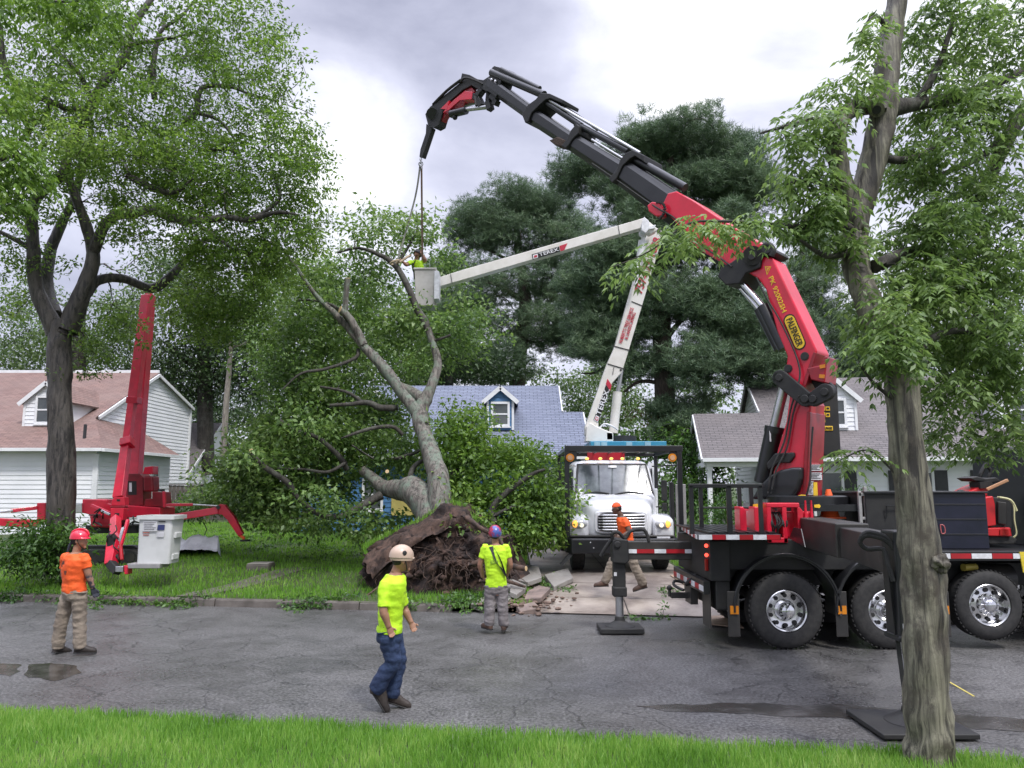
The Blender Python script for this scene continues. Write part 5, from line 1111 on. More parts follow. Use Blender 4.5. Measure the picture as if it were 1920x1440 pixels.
def growtwigs(mb, nodes, cents, r0=.014, r1=.004, maxlen=2.2, rnd=.12, n=3):
    """branch out from the limbs to every leaf cluster, nearest first"""
    nodes = [np.array(p) for p in nodes]; A = np.array(nodes); left = list(range(len(cents)))
    d0 = np.array([np.min(np.sum((A - c) ** 2, 1)) for c in cents]); order = np.argsort(d0)
    buf = np.empty((len(nodes) + len(cents) * 3, 3)); buf[:len(nodes)] = A; k = len(nodes); gen = np.zeros(len(buf))
    for i in order:
        c = cents[i]; dd = np.sum((buf[:k] - c) ** 2, 1) * (1 + .15 * gen[:k]); j = int(np.argmin(dd)); a = buf[j]; ln = float(np.linalg.norm(c - a))
        if ln < .05: continue
        if ln > maxlen * 1.8: continue
        m1 = a + (c - a) * .35 + rng.normal(0, rnd, 3) * ln * .6 + np.array([0, 0, .06 * ln]); m2 = a + (c - a) * .7 + rng.normal(0, rnd, 3) * ln * .5 + np.array([0, 0, .05 * ln])
        g = gen[j]; ra = max(r1 * 1.2, (r0 * min(1.6, .6 + ln)) * (.72 ** g))
        mb.tube([a, m1, m2, c], [ra, ra * .8, ra * .6, r1], n, 1, caps=False)
        for q in (m1, m2, c): buf[k] = q; gen[k] = g + 1; k += 1
def limbs(mb, br, n=10, k=4, rough=.12, nodes=None, skip_first=0):
    for b in br:
        pts = [P(*q[:3]) for q in b]; rad = [q[3] for q in b]
        mb.tube(pts, rad, n if rad[0] > .06 else 6, k, rough=rough)
        if nodes is not None:
            sp_, _ = smooth_pts(pts, rad, 5); nodes += [tuple(q) for q in (sp_[skip_first:] or sp_)]
def join(arrs):
    Vs, Fs, o = [], [], 0
    for V, Fq in arrs: Vs.append(V); Fs.append(Fq + o); o += len(V)
    return np.concatenate(Vs), np.concatenate(Fs)
def cut_end(p, d, r, parent):
    mb = MB(); p = Vector(p); d = Vector(d).normalized(); mb.cyl(p, p + d * .012, r, 12); return mb.build('cut_end', cutw, parent)

# ---------- leaves of the different kinds
lf_left = leafmat('leaves_light_green', [(.04, .08, .018), (.085, .16, .03), (.16, .265, .055), (.26, .36, .10)], trans=.48, ns=.35)
lf_fall = leafmat('leaves_fallen_tree', [(.05, .10, .03), (.10, .185, .046), (.175, .28, .075), (.28, .38, .14)], trans=.38, ns=.4)
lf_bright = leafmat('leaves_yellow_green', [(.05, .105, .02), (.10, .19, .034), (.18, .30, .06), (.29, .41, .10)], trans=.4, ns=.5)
lf_fg = leafmat('leaves_foreground', [(.06, .11, .036), (.115, .19, .055), (.185, .285, .09), (.29, .40, .14)], trans=.42, ns=.9)
lf_back = leafmat('leaves_background', [(.04, .08, .028), (.075, .135, .042), (.125, .20, .062), (.19, .265, .10)], trans=.3, ns=.22)
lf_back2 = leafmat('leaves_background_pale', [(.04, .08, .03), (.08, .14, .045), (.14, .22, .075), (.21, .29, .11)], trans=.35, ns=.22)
lf_dark = leafmat('leaves_dark', [(.016, .034, .014), (.03, .06, .022), (.055, .10, .034), (.09, .15, .05)], trans=.25, ns=.25)
lf_pine = leafmat('pine_needles', [(.05, .09, .05), (.085, .14, .075), (.13, .20, .10), (.195, .27, .14)], trans=.2, ns=.45, rough=.5)
lf_bush = leafmat('bush_leaves', [(.02, .055, .012), (.045, .11, .02), (.08, .17, .03), (.13, .24, .05)], trans=.3, ns=.9)

# ---------- 1: street tree at left
T1 = thing('street_tree', 'tall light green tree with dark wet trunk forking above the white house, left foreground', 'tree', (-10.5, 18, .3))
Y1 = 18.0
br = [[(116, 1075, Y1, 0.368), (115, 1000, Y1, 0.304), (115, 850, Y1, 0.284), (112, 720, Y1, 0.256), (112, 640, Y1, 0.264), (118, 600, Y1, 0.240)]]
mb = MB(); nodes = []; limbs(mb, br, 18, 6, .16); mb.build('trunk', bark_dark, T1, smooth=70)
br = [[(108, 630, Y1, .22), (85, 580, 17.9, .18), (68, 540, 17.8, .16), (62, 460, 17.6, .15), (60, 390, 17.5, .13), (84, 355, 17.4, .12), (118, 325, 17.3, .11), (128, 290, 17.3, .10), (155, 235, 17.4, .10), (180, 185, 17.5, 0.121), (196, 152, 17.6, .10), (232, 108, 17.8, 0.121), (246, 55, 18, 0.095), (286, -5, 18.2, 0.074)],
      [(104, 600, 18.2, .2), (88, 545, 18.5, .16), (92, 480, 18.7, .14), (115, 420, 18.8, .12), (138, 375, 18.9, .10), (150, 330, 19, 0.095), (170, 260, 19.2, 0.068), (165, 190, 19.4, 0.041)],
      [(125, 625, Y1, .26), (150, 560, 17.9, .20), (170, 505, 17.9, .17), (174, 465, 17.9, .15), (155, 405, 17.7, .12), (135, 350, 17.6, .10), (122, 318, 17.5, 0.121)],
      [(174, 475, 17.9, .14), (192, 430, 17.6, .12), (212, 407, 17.4, .11), (245, 400, 17.1, 0.121), (285, 394, 16.9, 0.108), (320, 408, 16.8, 0.095), (360, 414, 16.7, 0.081), (430, 408, 16.6, 0.068), (465, 412, 16.5, 0.068), (520, 398, 16.5, 0.047), (562, 404, 16.5, 0.020)],
      [(160, 555, 18, .12), (184, 526, 18.2, .115), (225, 521, 18.5, .11), (262, 534, 18.8, .10), (288, 541, 19, 0.128), (318, 520, 19.2, 0.115), (345, 490, 19.4, 0.081), (372, 460, 19.5, 0.068), (400, 440, 19.6, 0.041)],
      [(172, 200, 17.5, 0.081), (130, 205, 17.2, 0.068), (95, 190, 17, 0.068), (50, 175, 16.9, 0.068), (22, 150, 16.8, 0.068), (4, 110, 16.7, 0.081), (0, 50, 16.6, 0.068)],
      [(45, 262, 17, 0.068), (62, 232, 17, 0.074), (82, 222, 17.1, 0.068), (95, 192, 17.2, 0.068)], [(0, 208, 16.8, 0.061), (30, 215, 16.9, 0.054), (62, 232, 17, 0.054)],
      [(172, 190, 17.5, 0.068), (150, 140, 17.3, 0.054), (110, 100, 17.2, 0.047), (80, 78, 17.2, 0.027), (45, 80, 17.2, 0.016)],
      [(240, 84, 17.8, 0.061), (290, 76, 17.8, 0.054), (335, 68, 17.8, 0.034), (370, 60, 17.8, 0.016)],
      [(290, 185, 18.4, 0.081), (287, 130, 18.4, 0.074), (294, 80, 18.4, 0.061), (305, 55, 18.4, 0.047), (340, 30, 18.4, 0.034), (370, -5, 18.4, 0.027)], [(305, 58, 18.4, 0.041), (310, 20, 18.4, 0.020)],
      [(345, 235, 17.9, 0.068), (368, 208, 17.9, 0.074), (372, 178, 17.9, 0.068), (385, 162, 17.9, 0.061), (430, 162, 17.9, 0.047), (465, 175, 17.8, 0.027), (520, 190, 17.7, 0.016)],
      [(368, 212, 17.9, 0.047), (410, 225, 17.8, 0.041), (440, 262, 17.7, 0.027), (450, 290, 17.6, 0.014)], [(380, 285, 17.5, 0.047), (430, 280, 17.4, 0.041), (460, 305, 17.3, 0.027)],
      [(240, 330, 17.4, 0.081), (290, 355, 17.2, 0.068), (330, 360, 17, 0.047), (360, 335, 17, 0.027)], [(465, 412, 16.5, 0.047), (500, 395, 16.6, 0.041), (525, 370, 16.7, 0.041), (515, 335, 16.8, 0.027)],
      [(360, 414, 16.7, 0.054), (400, 440, 16.7, 0.047), (440, 470, 16.8, 0.027)], [(62, 470, 17.6, 0.068), (30, 450, 17.4, 0.054), (-10, 430, 17.2, 0.041)], [(60, 400, 17.5, 0.095), (20, 395, 17.2, 0.081), (-20, 400, 17, 0.068)]]
mb = MB(); limbs(mb, br, 12, 5, .12, nodes, 2)
cl = sample_blobs([(60, 60, 17.2, 130, 110, 2.2, 120), (180, 90, 17.6, 110, 110, 2.2, 90), (300, 70, 18, 120, 100, 2.4, 90), (420, 60, 17.8, 110, 75, 2, 62), (480, 30, 17.8, 60, 50, 1.5, 22),
                   (60, 240, 17, 110, 90, 2.2, 105), (190, 250, 17.5, 110, 90, 2.4, 120), (310, 240, 17.7, 110, 100, 2.5, 105), (430, 190, 17.6, 110, 90, 2, 75), (520, 250, 17.4, 80, 90, 1.6, 52), (520, 130, 17.4, 55, 60, 1.4, 22),
                   (30, 350, 16.6, 70, 60, 1.6, 55), (250, 330, 17.3, 140, 60, 2.4, 140), (380, 320, 17.2, 110, 70, 2.2, 105), (480, 360, 17, 110, 70, 2, 85), (560, 330, 17, 55, 90, 1.4, 36), (570, 420, 16.9, 45, 70, 1.2, 30),
                   (300, 430, 17.4, 120, 45, 1.6, 55), (430, 460, 17.3, 90, 60, 1.6, 85), (440, 530, 18.2, 90, 70, 1.4, 100), (370, 580, 19, 70, 70, 1.2, 60), (430, 620, 19, 50, 40, 1, 35), (520, 480, 17.8, 60, 60, 1.2, 38),
                   (200, 610, 18.8, 50, 75, 1, 30), (30, 500, 18, 60, 60, 1.4, 22), (180, 680, 18.6, 30, 40, .8, 12), (20, 590, 19, 40, 40, 1, 10)])
growtwigs(mb, nodes, cl, .022, .007, 2.4)
mb.build('branches', bark_dark, T1, smooth=70, recalc=False)
keep = rng.random(len(cl)) < .66; cl = cl[keep]; sub_ = np.repeat(cl, 3, 0) + rng.normal(0, 1, (len(cl) * 3, 3)) * np.array([.27, .27, .09]); arrmesh('crown', *sprays(sub_, 23, .19, .102, .46), lf_left, T1)
# hanging shoots coming in from the near left edge
cl = sample_blobs([(20, 300, 11, 45, 60, .7, 40), (10, 370, 11, 30, 30, .5, 14), (60, 20, 11.5, 90, 30, .8, 34), (170, 10, 11.5, 60, 40, .8, 26), (-10, 180, 11, 40, 80, .6, 24)])
TL = thing('overhanging_branch', 'bright drooping leafy shoots hanging into the picture at the upper left edge', 'branch', (-8.6, 11, 6.5))
mb = MB(); lim = [[(-60, 330, 11, .04), (0, 300, 11, .03), (40, 290, 11, .015)], [(-60, -40, 11.3, .04), (60, 0, 11.4, .03), (170, 0, 11.5, .015)], [(-60, 330, 11, .04), (-50, 150, 11.1, .04), (-60, -40, 11.3, .04)]]; nd = []; limbs(mb, lim, 6, 4, 0, nd); growtwigs(mb, nd, cl, .008, .003, 1.5); mb.build('branches', bark_dark, TL, recalc=False)
d = rng.normal(0, 1, (len(cl) * 4, 3)); d[:, 2] = -.3; cc_ = np.repeat(cl, 4, 0) + rng.normal(0, .1, (len(cl) * 4, 3))
arrmesh('leaves', *pinnate(cc_, d, 4, .3, .12, .36), lf_bright, TL)

# ---------- 2: the uprooted tree
T2 = thing('uprooted_tree', 'fallen tree with grey lichened trunk and muddy root plate tipped up at the kerb', 'fallen tree', (-1.9, 17.5, .3))
mb = MB(); nodes = []
tr = [[(828, 985, 17.6, 0.286), (824, 940, 17.8, 0.277), (822, 895, 18, 0.252), (808, 850, 18.4, 0.210), (796, 815, 18.8, 0.193), (788, 785, 19, 0.202), (790, 765, 19.2, 0.185), (800, 745, 19.3, 0.160), (812, 715, 19.4, 0.126), (821, 683, 19.6, 0.109), (812, 645, 19.7, 0.092), (802, 615, 19.8, 0.084)],
      [(818, 980, 17.8, 0.353), (800, 945, 18.1, 0.386), (775, 920, 18.5, 0.336), (750, 918, 18.9, 0.252), (722, 915, 19.2, 0.185), (700, 897, 19.4, 0.134), (680, 882, 19.6, 0.118)],
      [(792, 795, 19, 0.168), (775, 765, 19.1, 0.143), (752, 735, 19.2, 0.134), (728, 700, 19.3, 0.143), (700, 668, 19.4, 0.134), (680, 648, 19.5, 0.101), (655, 618, 19.6, 0.084), (628, 588, 19.7, 0.084), (600, 562, 19.8, 0.059), (575, 530, 19.9, 0.050), (548, 490, 20, 0.046), (515, 458, 20, 0.034), (470, 445, 20, 0.021)],
      [(684, 652, 19.5, .12), (668, 618, 19.5, .11), (652, 592, 19.5, .09), (640, 582, 19.5, .09)], [(648, 592, 19.5, .07), (648, 560, 19.5, .07), (652, 524, 19.5, .07)],
      [(795, 750, 19.4, .17), (770, 735, 19.8, .14), (745, 722, 20, .13), (728, 706, 20, .10)]]
limbs(mb, tr, 16, 5, .10, nodes, 4)
mb.build('trunk', bark_grey, T2, smooth=70)
mb = MB()
lb_ = [[(803, 618, 19.8, .10), (796, 600, 19.9, .10), (782, 580, 20, .095), (768, 545, 20.1, .09), (750, 510, 20.2, .085), (735, 492, 20.2, .08), (712, 478, 20.2, .06), (672, 465, 20.2, .04), (632, 474, 20.2, .03)],
       [(738, 495, 20.2, .06), (752, 484, 20.8, .05), (766, 462, 21.4, .04), (782, 430, 21.6, .03), (780, 395, 21.6, .015)], [(812, 640, 19.7, .04), (835, 632, 19.6, .035), (845, 628, 19.6, .03)],
       [(680, 650, 19.5, .03), (640, 585, 19.7, .05), (600, 565, 19.8, .04), (560, 562, 19.9, .02)],
       [(745, 765, 19.4, .09), (712, 764, 19.2, .085), (690, 755, 19.1, .07), (655, 758, 19, .05), (615, 760, 19, .035)], [(680, 755, 19.1, .05), (650, 735, 19, .04), (600, 725, 18.9, .03)],
       [(672, 655, 19.6, .05), (665, 672, 19.4, .05), (610, 692, 19, .04), (565, 700, 18.7, .03), (530, 730, 18.5, .02)],
       [(520, 785, 18.4, .035), (560, 808, 18.5, .05), (598, 822, 18.7, .06), (636, 856, 19, .07), (650, 880, 19.2, .07)], [(650, 866, 19, .05), (615, 885, 18.8, .045), (570, 880, 18.6, .035), (520, 878, 18.4, .02)],
       [(472, 852, 18, .05), (500, 878, 18, .07), (540, 905, 18.2, .075), (560, 935, 18.3, .06), (600, 965, 18.5, .06), (640, 968, 18.6, .08), (680, 948, 18.8, .10), (715, 928, 19, .12)],
       [(640, 822, 18.6, .03), (690, 805, 18.8, .05), (735, 800, 19.1, .05), (755, 815, 19.2, .05)], [(740, 860, 19.2, .05), (775, 850, 19.4, .05), (800, 835, 19.5, .04)], [(700, 860, 19, .03), (660, 835, 19, .03)],
       [(926, 985, 17.9, .10), (924, 955, 18, .085), (942, 930, 18, .08), (968, 910, 18, .065), (1000, 888, 18, .045), (1022, 880, 18, .03)], [(926, 968, 17.9, .05), (950, 955, 17.9, .045), (975, 950, 17.9, .03), (1010, 975, 18, .02)], [(968, 912, 18, .03), (962, 895, 18, .02)],
       [(860, 985, 18.6, .12), (890, 975, 18.3, .12), (915, 985, 18, .10)], [(780, 930, 18.5, .07), (770, 890, 18.8, .07), (790, 865, 19, .05), (830, 870, 19.4, .04)]]
limbs(mb, lb_, 10, 5, .10, nodes, 0)
cl = sample_blobs([(545, 500, 21.4, 60, 50, 1.2, 26), (620, 540, 21.6, 80, 70, 1.3, 34), (700, 510, 21.6, 60, 45, 1.0, 20), (710, 445, 21, 60, 35, 1.0, 14), (705, 420, 20.8, 35, 25, .8, 8), (782, 425, 21.6, 20, 45, .4, 14), (835, 505, 22.8, 40, 45, .8, 20), (640, 620, 21.5, 90, 60, 1.3, 44), (560, 640, 20.8, 70, 70, 1.4, 44), (745, 610, 20.6, 50, 50, 1.2, 30), (850, 635, 20.8, 50, 45, 1.2, 36), (870, 575, 22.5, 30, 35, 1, 12),
                   (570, 730, 20.4, 75, 55, 1.4, 62), (650, 720, 20.8, 70, 50, 1.3, 36), (510, 815, 20.6, 50, 40, 1.2, 50), (580, 830, 20.2, 95, 50, 1.5, 84), (660, 830, 20.6, 80, 55, 1.3, 46), (468, 880, 21, 40, 36, 1.1, 46), (405, 935, 22.5, 46, 22, .9, 34), (515, 905, 20.8, 75, 42, 1.2, 60), (600, 905, 20.4, 85, 45, 1.3, 54), (500, 955, 21.4, 70, 20, 1.0, 36), (590, 975, 19.8, 90, 16, 1.1, 34), (690, 765, 22.6, 60, 36, 1.0, 40), (620, 770, 22.2, 60, 36, 1.0, 30), (740, 800, 22.4, 36, 36, .9, 22), (560, 790, 18.4, 50, 20, .5, 8), (480, 860, 17.9, 40, 20, .5, 7), (600, 940, 18.0, 60, 14, .5, 8), (730, 860, 20.5, 60, 60, 1.4, 45), (720, 985, 19.5, 70, 22, 1, 22)], shell=.2)
growtwigs(mb, nodes, cl, .014, .005, 2.4)
mb.build('branches', bark_limb, T2, smooth=70, recalc=False)
cl = cl[rng.random(len(cl)) < .95]; sub_ = np.repeat(cl, 3, 0) + rng.normal(0, 1, (len(cl) * 3, 3)) * np.array([.34, .34, .15]); arrmesh('crown', *sprays(sub_, 19, .26, .135, .5), lf_fall, T2)
cut_end(P(652, 522, 19.5), (0, -.3, 1), .07, T2); cut_end(P(638, 580, 19.42), (-.8, -.5, .2), .09, T2); cut_end(P(471, 845, 17.97), (-.4, -.9, .3), .05, T2); cut_end(P(726, 884, 18.4), (0, -1, .2), .045, T2)
# right side of the crown lies on the drive side, brighter
cl = sample_blobs([(850, 812, 20, 42, 30, 1.2, 36), (880, 785, 20, 20, 20, .8, 14), (850, 865, 19.6, 55, 34, 1.4, 48), (925, 855, 19.9, 60, 26, 1.2, 46), (985, 862, 19.7, 40, 22, 1, 26), (880, 925, 19.2, 55, 40, 1.2, 52), (965, 925, 19.0, 70, 40, 1.2, 66), (1010, 960, 18.6, 45, 45, 1, 55), (900, 990, 18.4, 45, 25, 1, 26), (1000, 1005, 18.2, 50, 18, .8, 30)], shell=.2)
mb = MB(); nd2 = []; limbs(mb, [[(840, 900, 19, .07), (880, 860, 19.4, .05), (930, 840, 19.7, .04), (990, 840, 19.7, .02)], [(860, 960, 18.8, .05), (920, 930, 19, .04), (1000, 940, 18.8, .02)], [(870, 880, 19.3, .04), (870, 820, 19.8, .03), (900, 775, 20, .015)]], 6, 4, .1, nd2); growtwigs(mb, nd2, cl, .012, .004, 2); mb.build('side_branches', bark_limb, T2, recalc=False)
sub_ = np.repeat(cl, 3, 0) + rng.normal(0, 1, (len(cl) * 3, 3)) * np.array([.3, .3, .15]); arrmesh('side_crown', *sprays(sub_, 18, .24, .125, .5), lf_bright, T2)
# root plate: a thick ragged disc of soil tilted to the viewer
soilr = mat('root_soil', (.085, .048, .034), .9, c2=(.016, .010, .009), ns=3.6, bump=1.0, bs=20, ramp=(.36, .56), detail=10)
out = [(672, 1075), (690, 1050), (680, 1030), (700, 1020), (740, 1000), (790, 978), (815, 962), (822, 945), (850, 946), (872, 955), (885, 972), (905, 985), (925, 1000), (948, 1012), (965, 1040), (972, 1062), (978, 1078), (985, 1095), (960, 1108), (900, 1118), (840, 1128), (760, 1122), (700, 1105)]
cpt = P(828, 1045, 16.75); K_ = 14; vs = []; ring = []
outw = [P(x, y, 16.55 + (1100 - y) * .0062 + abs(x - 828) * .0022) for x, y in out]
# refine outline
ol = []
for i in range(len(outw)):
    a, b = outw[i], outw[(i + 1) % len(outw)]
    for j in range(4): q = a.lerp(b, j / 4); ol.append(q + Vector((mnoise.noise(q * 5), mnoise.noise(q * 5 + Vector((7, 0, 0))), mnoise.noise(q * 5 + Vector((0, 7, 0))))) * .07)
mb = MB(); n_ = len(ol); cpt = Vector((cpt.x, 16.55, cpt.z))
for kf in range(K_ + 1):
    f = kf / K_
    for q in ol:
        p = q.lerp(cpt, f); nn = mnoise.fractal(p * 1.9, 1.0, 2.0, 5) * .30 + mnoise.noise(p * 6.5) * .08
        p = p + Vector((nn * .25, -.12 * math.sin(f * math.pi * .5) - nn, nn * .35)); vs.append(p)
fs = [(k_ * n_ + j, k_ * n_ + (j + 1) % n_, (k_ + 1) * n_ + (j + 1) % n_, (k_ + 1) * n_ + j) for k_ in range(K_) for j in range(n_)]
back = [q + Vector((.12, .55, .10)) if True else q for q in ol]; o_ = len(vs); vs += back; fs += [(o_ + j, o_ + (j + 1) % n_, (j + 1) % n_, j) for j in range(n_)] + [tuple(o_ + j for j in range(n_ - 1, -1, -1))]
mb.add(vs, fs); rp = mb.build('root_plate', soilr, T2, smooth=80)
mb = MB()
for i in range(190):   # roots sticking out and hanging
    q = random.choice(ol).lerp(cpt, random.random() ** .8 * .95); q = q + Vector((0, -.15, 0)); ln = random.uniform(.12, .55); s_ = random.choice((-1, 1)); big = random.random() < .07
    d = Vector((random.uniform(-.6, .6), random.uniform(-.5, .05), random.uniform(-1, .25))).normalized()
    mb.tube([q + Vector((0, .15, 0)), q + d * ln * .4 + Vector((random.uniform(-.05, .05), -.04, 0)), q + d * ln * .75 + Vector((random.uniform(-.1, .1), -.03, -.05)), q + d * ln + Vector((0, 0, -.09))], [.03 if big else .009, .024 if big else .007, .016 if big else .005, .003], 5, 2)
cb_ = MB()
for i in range(70):
    q = random.choice(ol).lerp(cpt, random.random() ** .8 * .9) + Vector((0, -.14, 0)); r_ = random.uniform(.03, .10); cb_.ball(q, (r_, r_ * .8, r_ * .7), 9, 7, 0, None, lambda v, k=q: v * (1 + .5 * mnoise.noise(v * 14 + k)))
rootm = mat('root_wood', (.10, .06, .042), .8, c2=(.03, .02, .016), ns=8)
mb.build('roots', rootm, rp); cb_.build('soil_clods', soilr, rp, smooth=60, kind='stuff')
mb = MB()
for pts_ in ([(880, 1060, 16.2, .06), (920, 1050, 16.0, .05), (955, 1060, 15.9, .05), (984, 1066, 15.9, .055)], [(900, 1090, 16.2, .05), (940, 1088, 16, .04), (985, 1100, 15.9, .03)], [(868, 965, 16.9, .07), (900, 990, 16.5, .05), (935, 1010, 16.3, .04), (960, 1060, 16.1, .03), (975, 1085, 16, .02)]): mb.tube([P(*q[:3]) for q in pts_], [q[3] for q in pts_], 8, 4, rough=.25)
mb.build('thick_roots', rootm, rp, smooth=70)
cut_end(P(986, 1066, 15.88), (1, -.5, 0), .05, T2)
band = mat('cut_soil', (.095, .056, .040), .9, c2=(.028, .017, .013), ns=5, ramp=(.38, .6), detail=10, bump=.8, bs=18)
bp0 = [(676, 1058), (690, 1036), (735, 1006), (785, 980), (822, 962), (850, 960)]; bp1 = [(700, 1085), (716, 1066), (752, 1040), (796, 1012), (826, 1000), (846, 985)]; mb = MB(); vs = []
ta, _ = smooth_pts([P(x, y, 16.55 + (1100 - y) * .0062 + abs(x - 828) * .0022 - .12) for x, y in bp0], [1] * 6, 8); tb_, _ = smooth_pts([P(x, y, 16.2 + (1100 - y) * .0045 + abs(x - 828) * .0018) for x, y in bp1], [1] * 6, 8)
for a, b in zip(ta, tb_):
    vs.append(a + Vector((0, .5, .03)))
    for j in range(9):
        q = a.lerp(b, j / 8); k_ = mnoise.fractal(q * 3.5, 1, 2, 5) * .13; vs.append(q + Vector((k_, -.10 * math.sin(math.pi * j / 8) - k_, k_)))
mb.add(vs, [(i * 10 + j, (i + 1) * 10 + j, (i + 1) * 10 + j + 1, i * 10 + j + 1) for i in range(len(ta) - 1) for j in range(9)]); mb.build('cut_soil_band', band, rp, smooth=70, recalc=False)
# turf lip along the upper edge of the plate
pts = []
for a, b in zip(outw[1:13], outw[2:14]):
    for j in range(130): q = a.lerp(b, random.random()); pts.append((q.x + random.uniform(-.03, .03), q.y + random.uniform(-.05, .5), q.z + random.uniform(-.01, .05)))
V_ = blades('turf_edge', pts, .11, .008, lawnmat, 'x'); del V_['label']; del V_['category']; del V_['kind']
V_.parent = T2; V_.location = -Vector(T2['_org'])
# ---------- 3: foreground tree at right
T3 = thing('shade_tree', 'near tree with streaked wet bark and a burr, drooping pinnate leaves, right foreground', 'tree', (3.45, 6.8, .1))
mb = MB()
tr = [[(1748, 1462, 6.75, 0.238), (1744, 1420, 6.75, 0.201), (1740, 1340, 6.75, 0.184), (1735, 1200, 6.75, 0.172), (1732, 1100, 6.75, 0.168), (1722, 1000, 6.75, 0.160), (1706, 880, 6.75, 0.146), (1692, 760, 6.75, 0.135), (1680, 660, 6.75, 0.127), (1660, 620, 6.8, 0.123), (1632, 580, 6.9, 0.123), (1610, 520, 7, 0.119), (1600, 460, 7.05, 0.115), (1612, 390, 7.1, 0.115), (1636, 310, 7.1, 0.119), (1650, 240, 7.1, 0.123), (1658, 190, 7.1, 0.123), (1664, 120, 7.15, 0.111), (1676, 40, 7.2, 0.102), (1688, -40, 7.2, 0.098)],
      [(1604, 440, 7.05, .11), (1590, 380, 7.0, .10), (1576, 330, 6.95, .09), (1568, 280, 6.9, .09), (1572, 235, 6.9, .085), (1592, 207, 6.95, .08), (1618, 198, 7.05, .085), (1645, 196, 7.1, .1)]]
nodes = []; limbs(mb, tr, 22, 6, .14, nodes, 40)
mb.ball(P(1762, 1056, 6.6), (.085, .07, .07), 28, 20, 0, None, lambda q: q * (1 + .45 * mnoise.fractal(q * 22, 1, 2, 3)))
mb.tube([P(1645, 205, 7.0), P(1644, 206, 6.93)], [.085, .07], 14, 1); 
mb.build('trunk', bark_fg, T3, smooth=70)
mb = MB(); mb.tube([P(1644, 206, 6.925), P(1644, 206, 6.92)], [.04, .04], 12); mb.build('knot_hole', blkm, T3)
mb = MB()
lb_ = [[(1650, 205, 7.1, .1), (1720, 195, 7.4, .07), (1800, 180, 7.7, .06), (1870, 155, 8, .05), (1960, 110, 8.3, .04)], [(1820, 400, 8, .04), (1850, 345, 8, .07), (1875, 290, 8, .075), (1900, 240, 8, .08), (1950, 170, 8, .09)],
       [(1720, 195, 7.4, .05), (1760, 120, 7.5, .03), (1790, 30, 7.6, .02)], [(1640, 500, 7, .07), (1720, 470, 7.3, .05), (1800, 500, 7.6, .035), (1880, 540, 7.8, .02)], [(1690, 700, 6.8, .04), (1740, 640, 6.9, .035), (1800, 620, 7, .03), (1880, 640, 7.2, .02)],
       [(1604, 430, 7, .05), (1550, 420, 6.9, .035), (1500, 425, 6.8, .028), (1430, 420, 6.75, .02), (1360, 415, 6.7, .014), (1290, 420, 6.7, .009), (1220, 470, 6.7, .006), (1150, 500, 6.7, .004)],
       [(1575, 240, 6.9, .04), (1530, 225, 6.8, .03), (1480, 235, 6.7, .018), (1425, 250, 6.7, .008)], [(1590, 370, 6.95, .04), (1530, 340, 6.8, .025), (1470, 345, 6.7, .012)], [(1600, 470, 7, .04), (1550, 480, 6.8, .025), (1500, 450, 6.7, .012)],
       [(1640, 290, 7.1, .05), (1700, 300, 7.2, .035), (1780, 260, 7.4, .02)], [(1670, 60, 7.2, .04), (1640, 30, 7, .02), (1615, 60, 6.9, .01)], [(1900, 240, 8, .05), (1830, 300, 7.7, .03), (1750, 330, 7.5, .02)], [(1690, 760, 6.75, .02), (1640, 720, 6.6, .014), (1610, 680, 6.5, .01)],
       [(1720, 940, 6.75, .01), (1640, 850, 6.8, .009), (1590, 855, 6.8, .007), (1540, 890, 6.8, .004)], [(1800, 500, 7.6, .03), (1840, 620, 7.6, .025), (1880, 740, 7.6, .015), (1900, 800, 7.6, .01)]]
limbs(mb, lb_, 8, 5, .08, nodes, 0)
cl = sample_blobs([(1760, 60, 7.6, 80, 80, .8, 60), (1860, 60, 7.8, 90, 90, .9, 75), (1780, 190, 7.6, 110, 60, .8, 75), (1880, 220, 7.8, 60, 70, .8, 45), (1740, 300, 7.4, 90, 70, .7, 80), (1850, 370, 7.7, 90, 80, .8, 95), (1730, 430, 7.3, 80, 70, .7, 80), (1840, 500, 7.6, 100, 70, .8, 120), (1720, 540, 7.1, 80, 60, .7, 75), (1680, 600, 6.7, 60, 45, .4, 40), (1820, 620, 7.3, 110, 70, .8, 115), (1890, 700, 7.4, 60, 70, .7, 55), (1770, 720, 7.2, 70, 50, .6, 36), (1655, 655, 6.5, 40, 46, .3, 28), (1850, 810, 7.5, 80, 45, .6, 42), (1750, 820, 7.5, 30, 25, .4, 6),
                   (1540, 240, 6.8, 60, 35, .4, 26), (1590, 170, 6.9, 60, 40, .4, 22), (1480, 250, 6.7, 45, 25, .3, 9), (1630, 60, 6.9, 25, 50, .2, 12), (1520, 310, 6.8, 60, 30, .4, 22), (1480, 340, 6.7, 45, 25, .3, 9), (1540, 390, 6.8, 60, 35, .4, 30), (1590, 450, 6.9, 36, 30, .3, 16), (1525, 415, 6.8, 36, 18, .25, 10), (1605, 540, 6.9, 20, 34, .2, 6), (1430, 412, 6.75, 50, 14, .15, 11), (1350, 415, 6.7, 45, 13, .12, 9), (1300, 428, 6.7, 36, 14, .15, 9), (1250, 460, 6.7, 30, 20, .15, 6), (1190, 495, 6.7, 30, 14, .12, 6),
                   (1600, 850, 6.8, 40, 8, .1, 5)], shell=.15)
growtwigs(mb, nodes, cl, .008, .0025, 1.2)
mb.build('branches', bark_limb, T3, smooth=70, recalc=False)
m_ = 3; cc_ = np.repeat(cl, m_, 0) + rng.normal(0, .04, (len(cl) * m_, 3)); d = rng.normal(0, 1, (len(cc_), 3)); d[:, 2] = rng.normal(-.25, .25, len(cc_)); d[:, 0] -= .25
arrmesh('crown', *pinnate(cc_, d, 5, .25, .080, .34), lf_fg, T3)

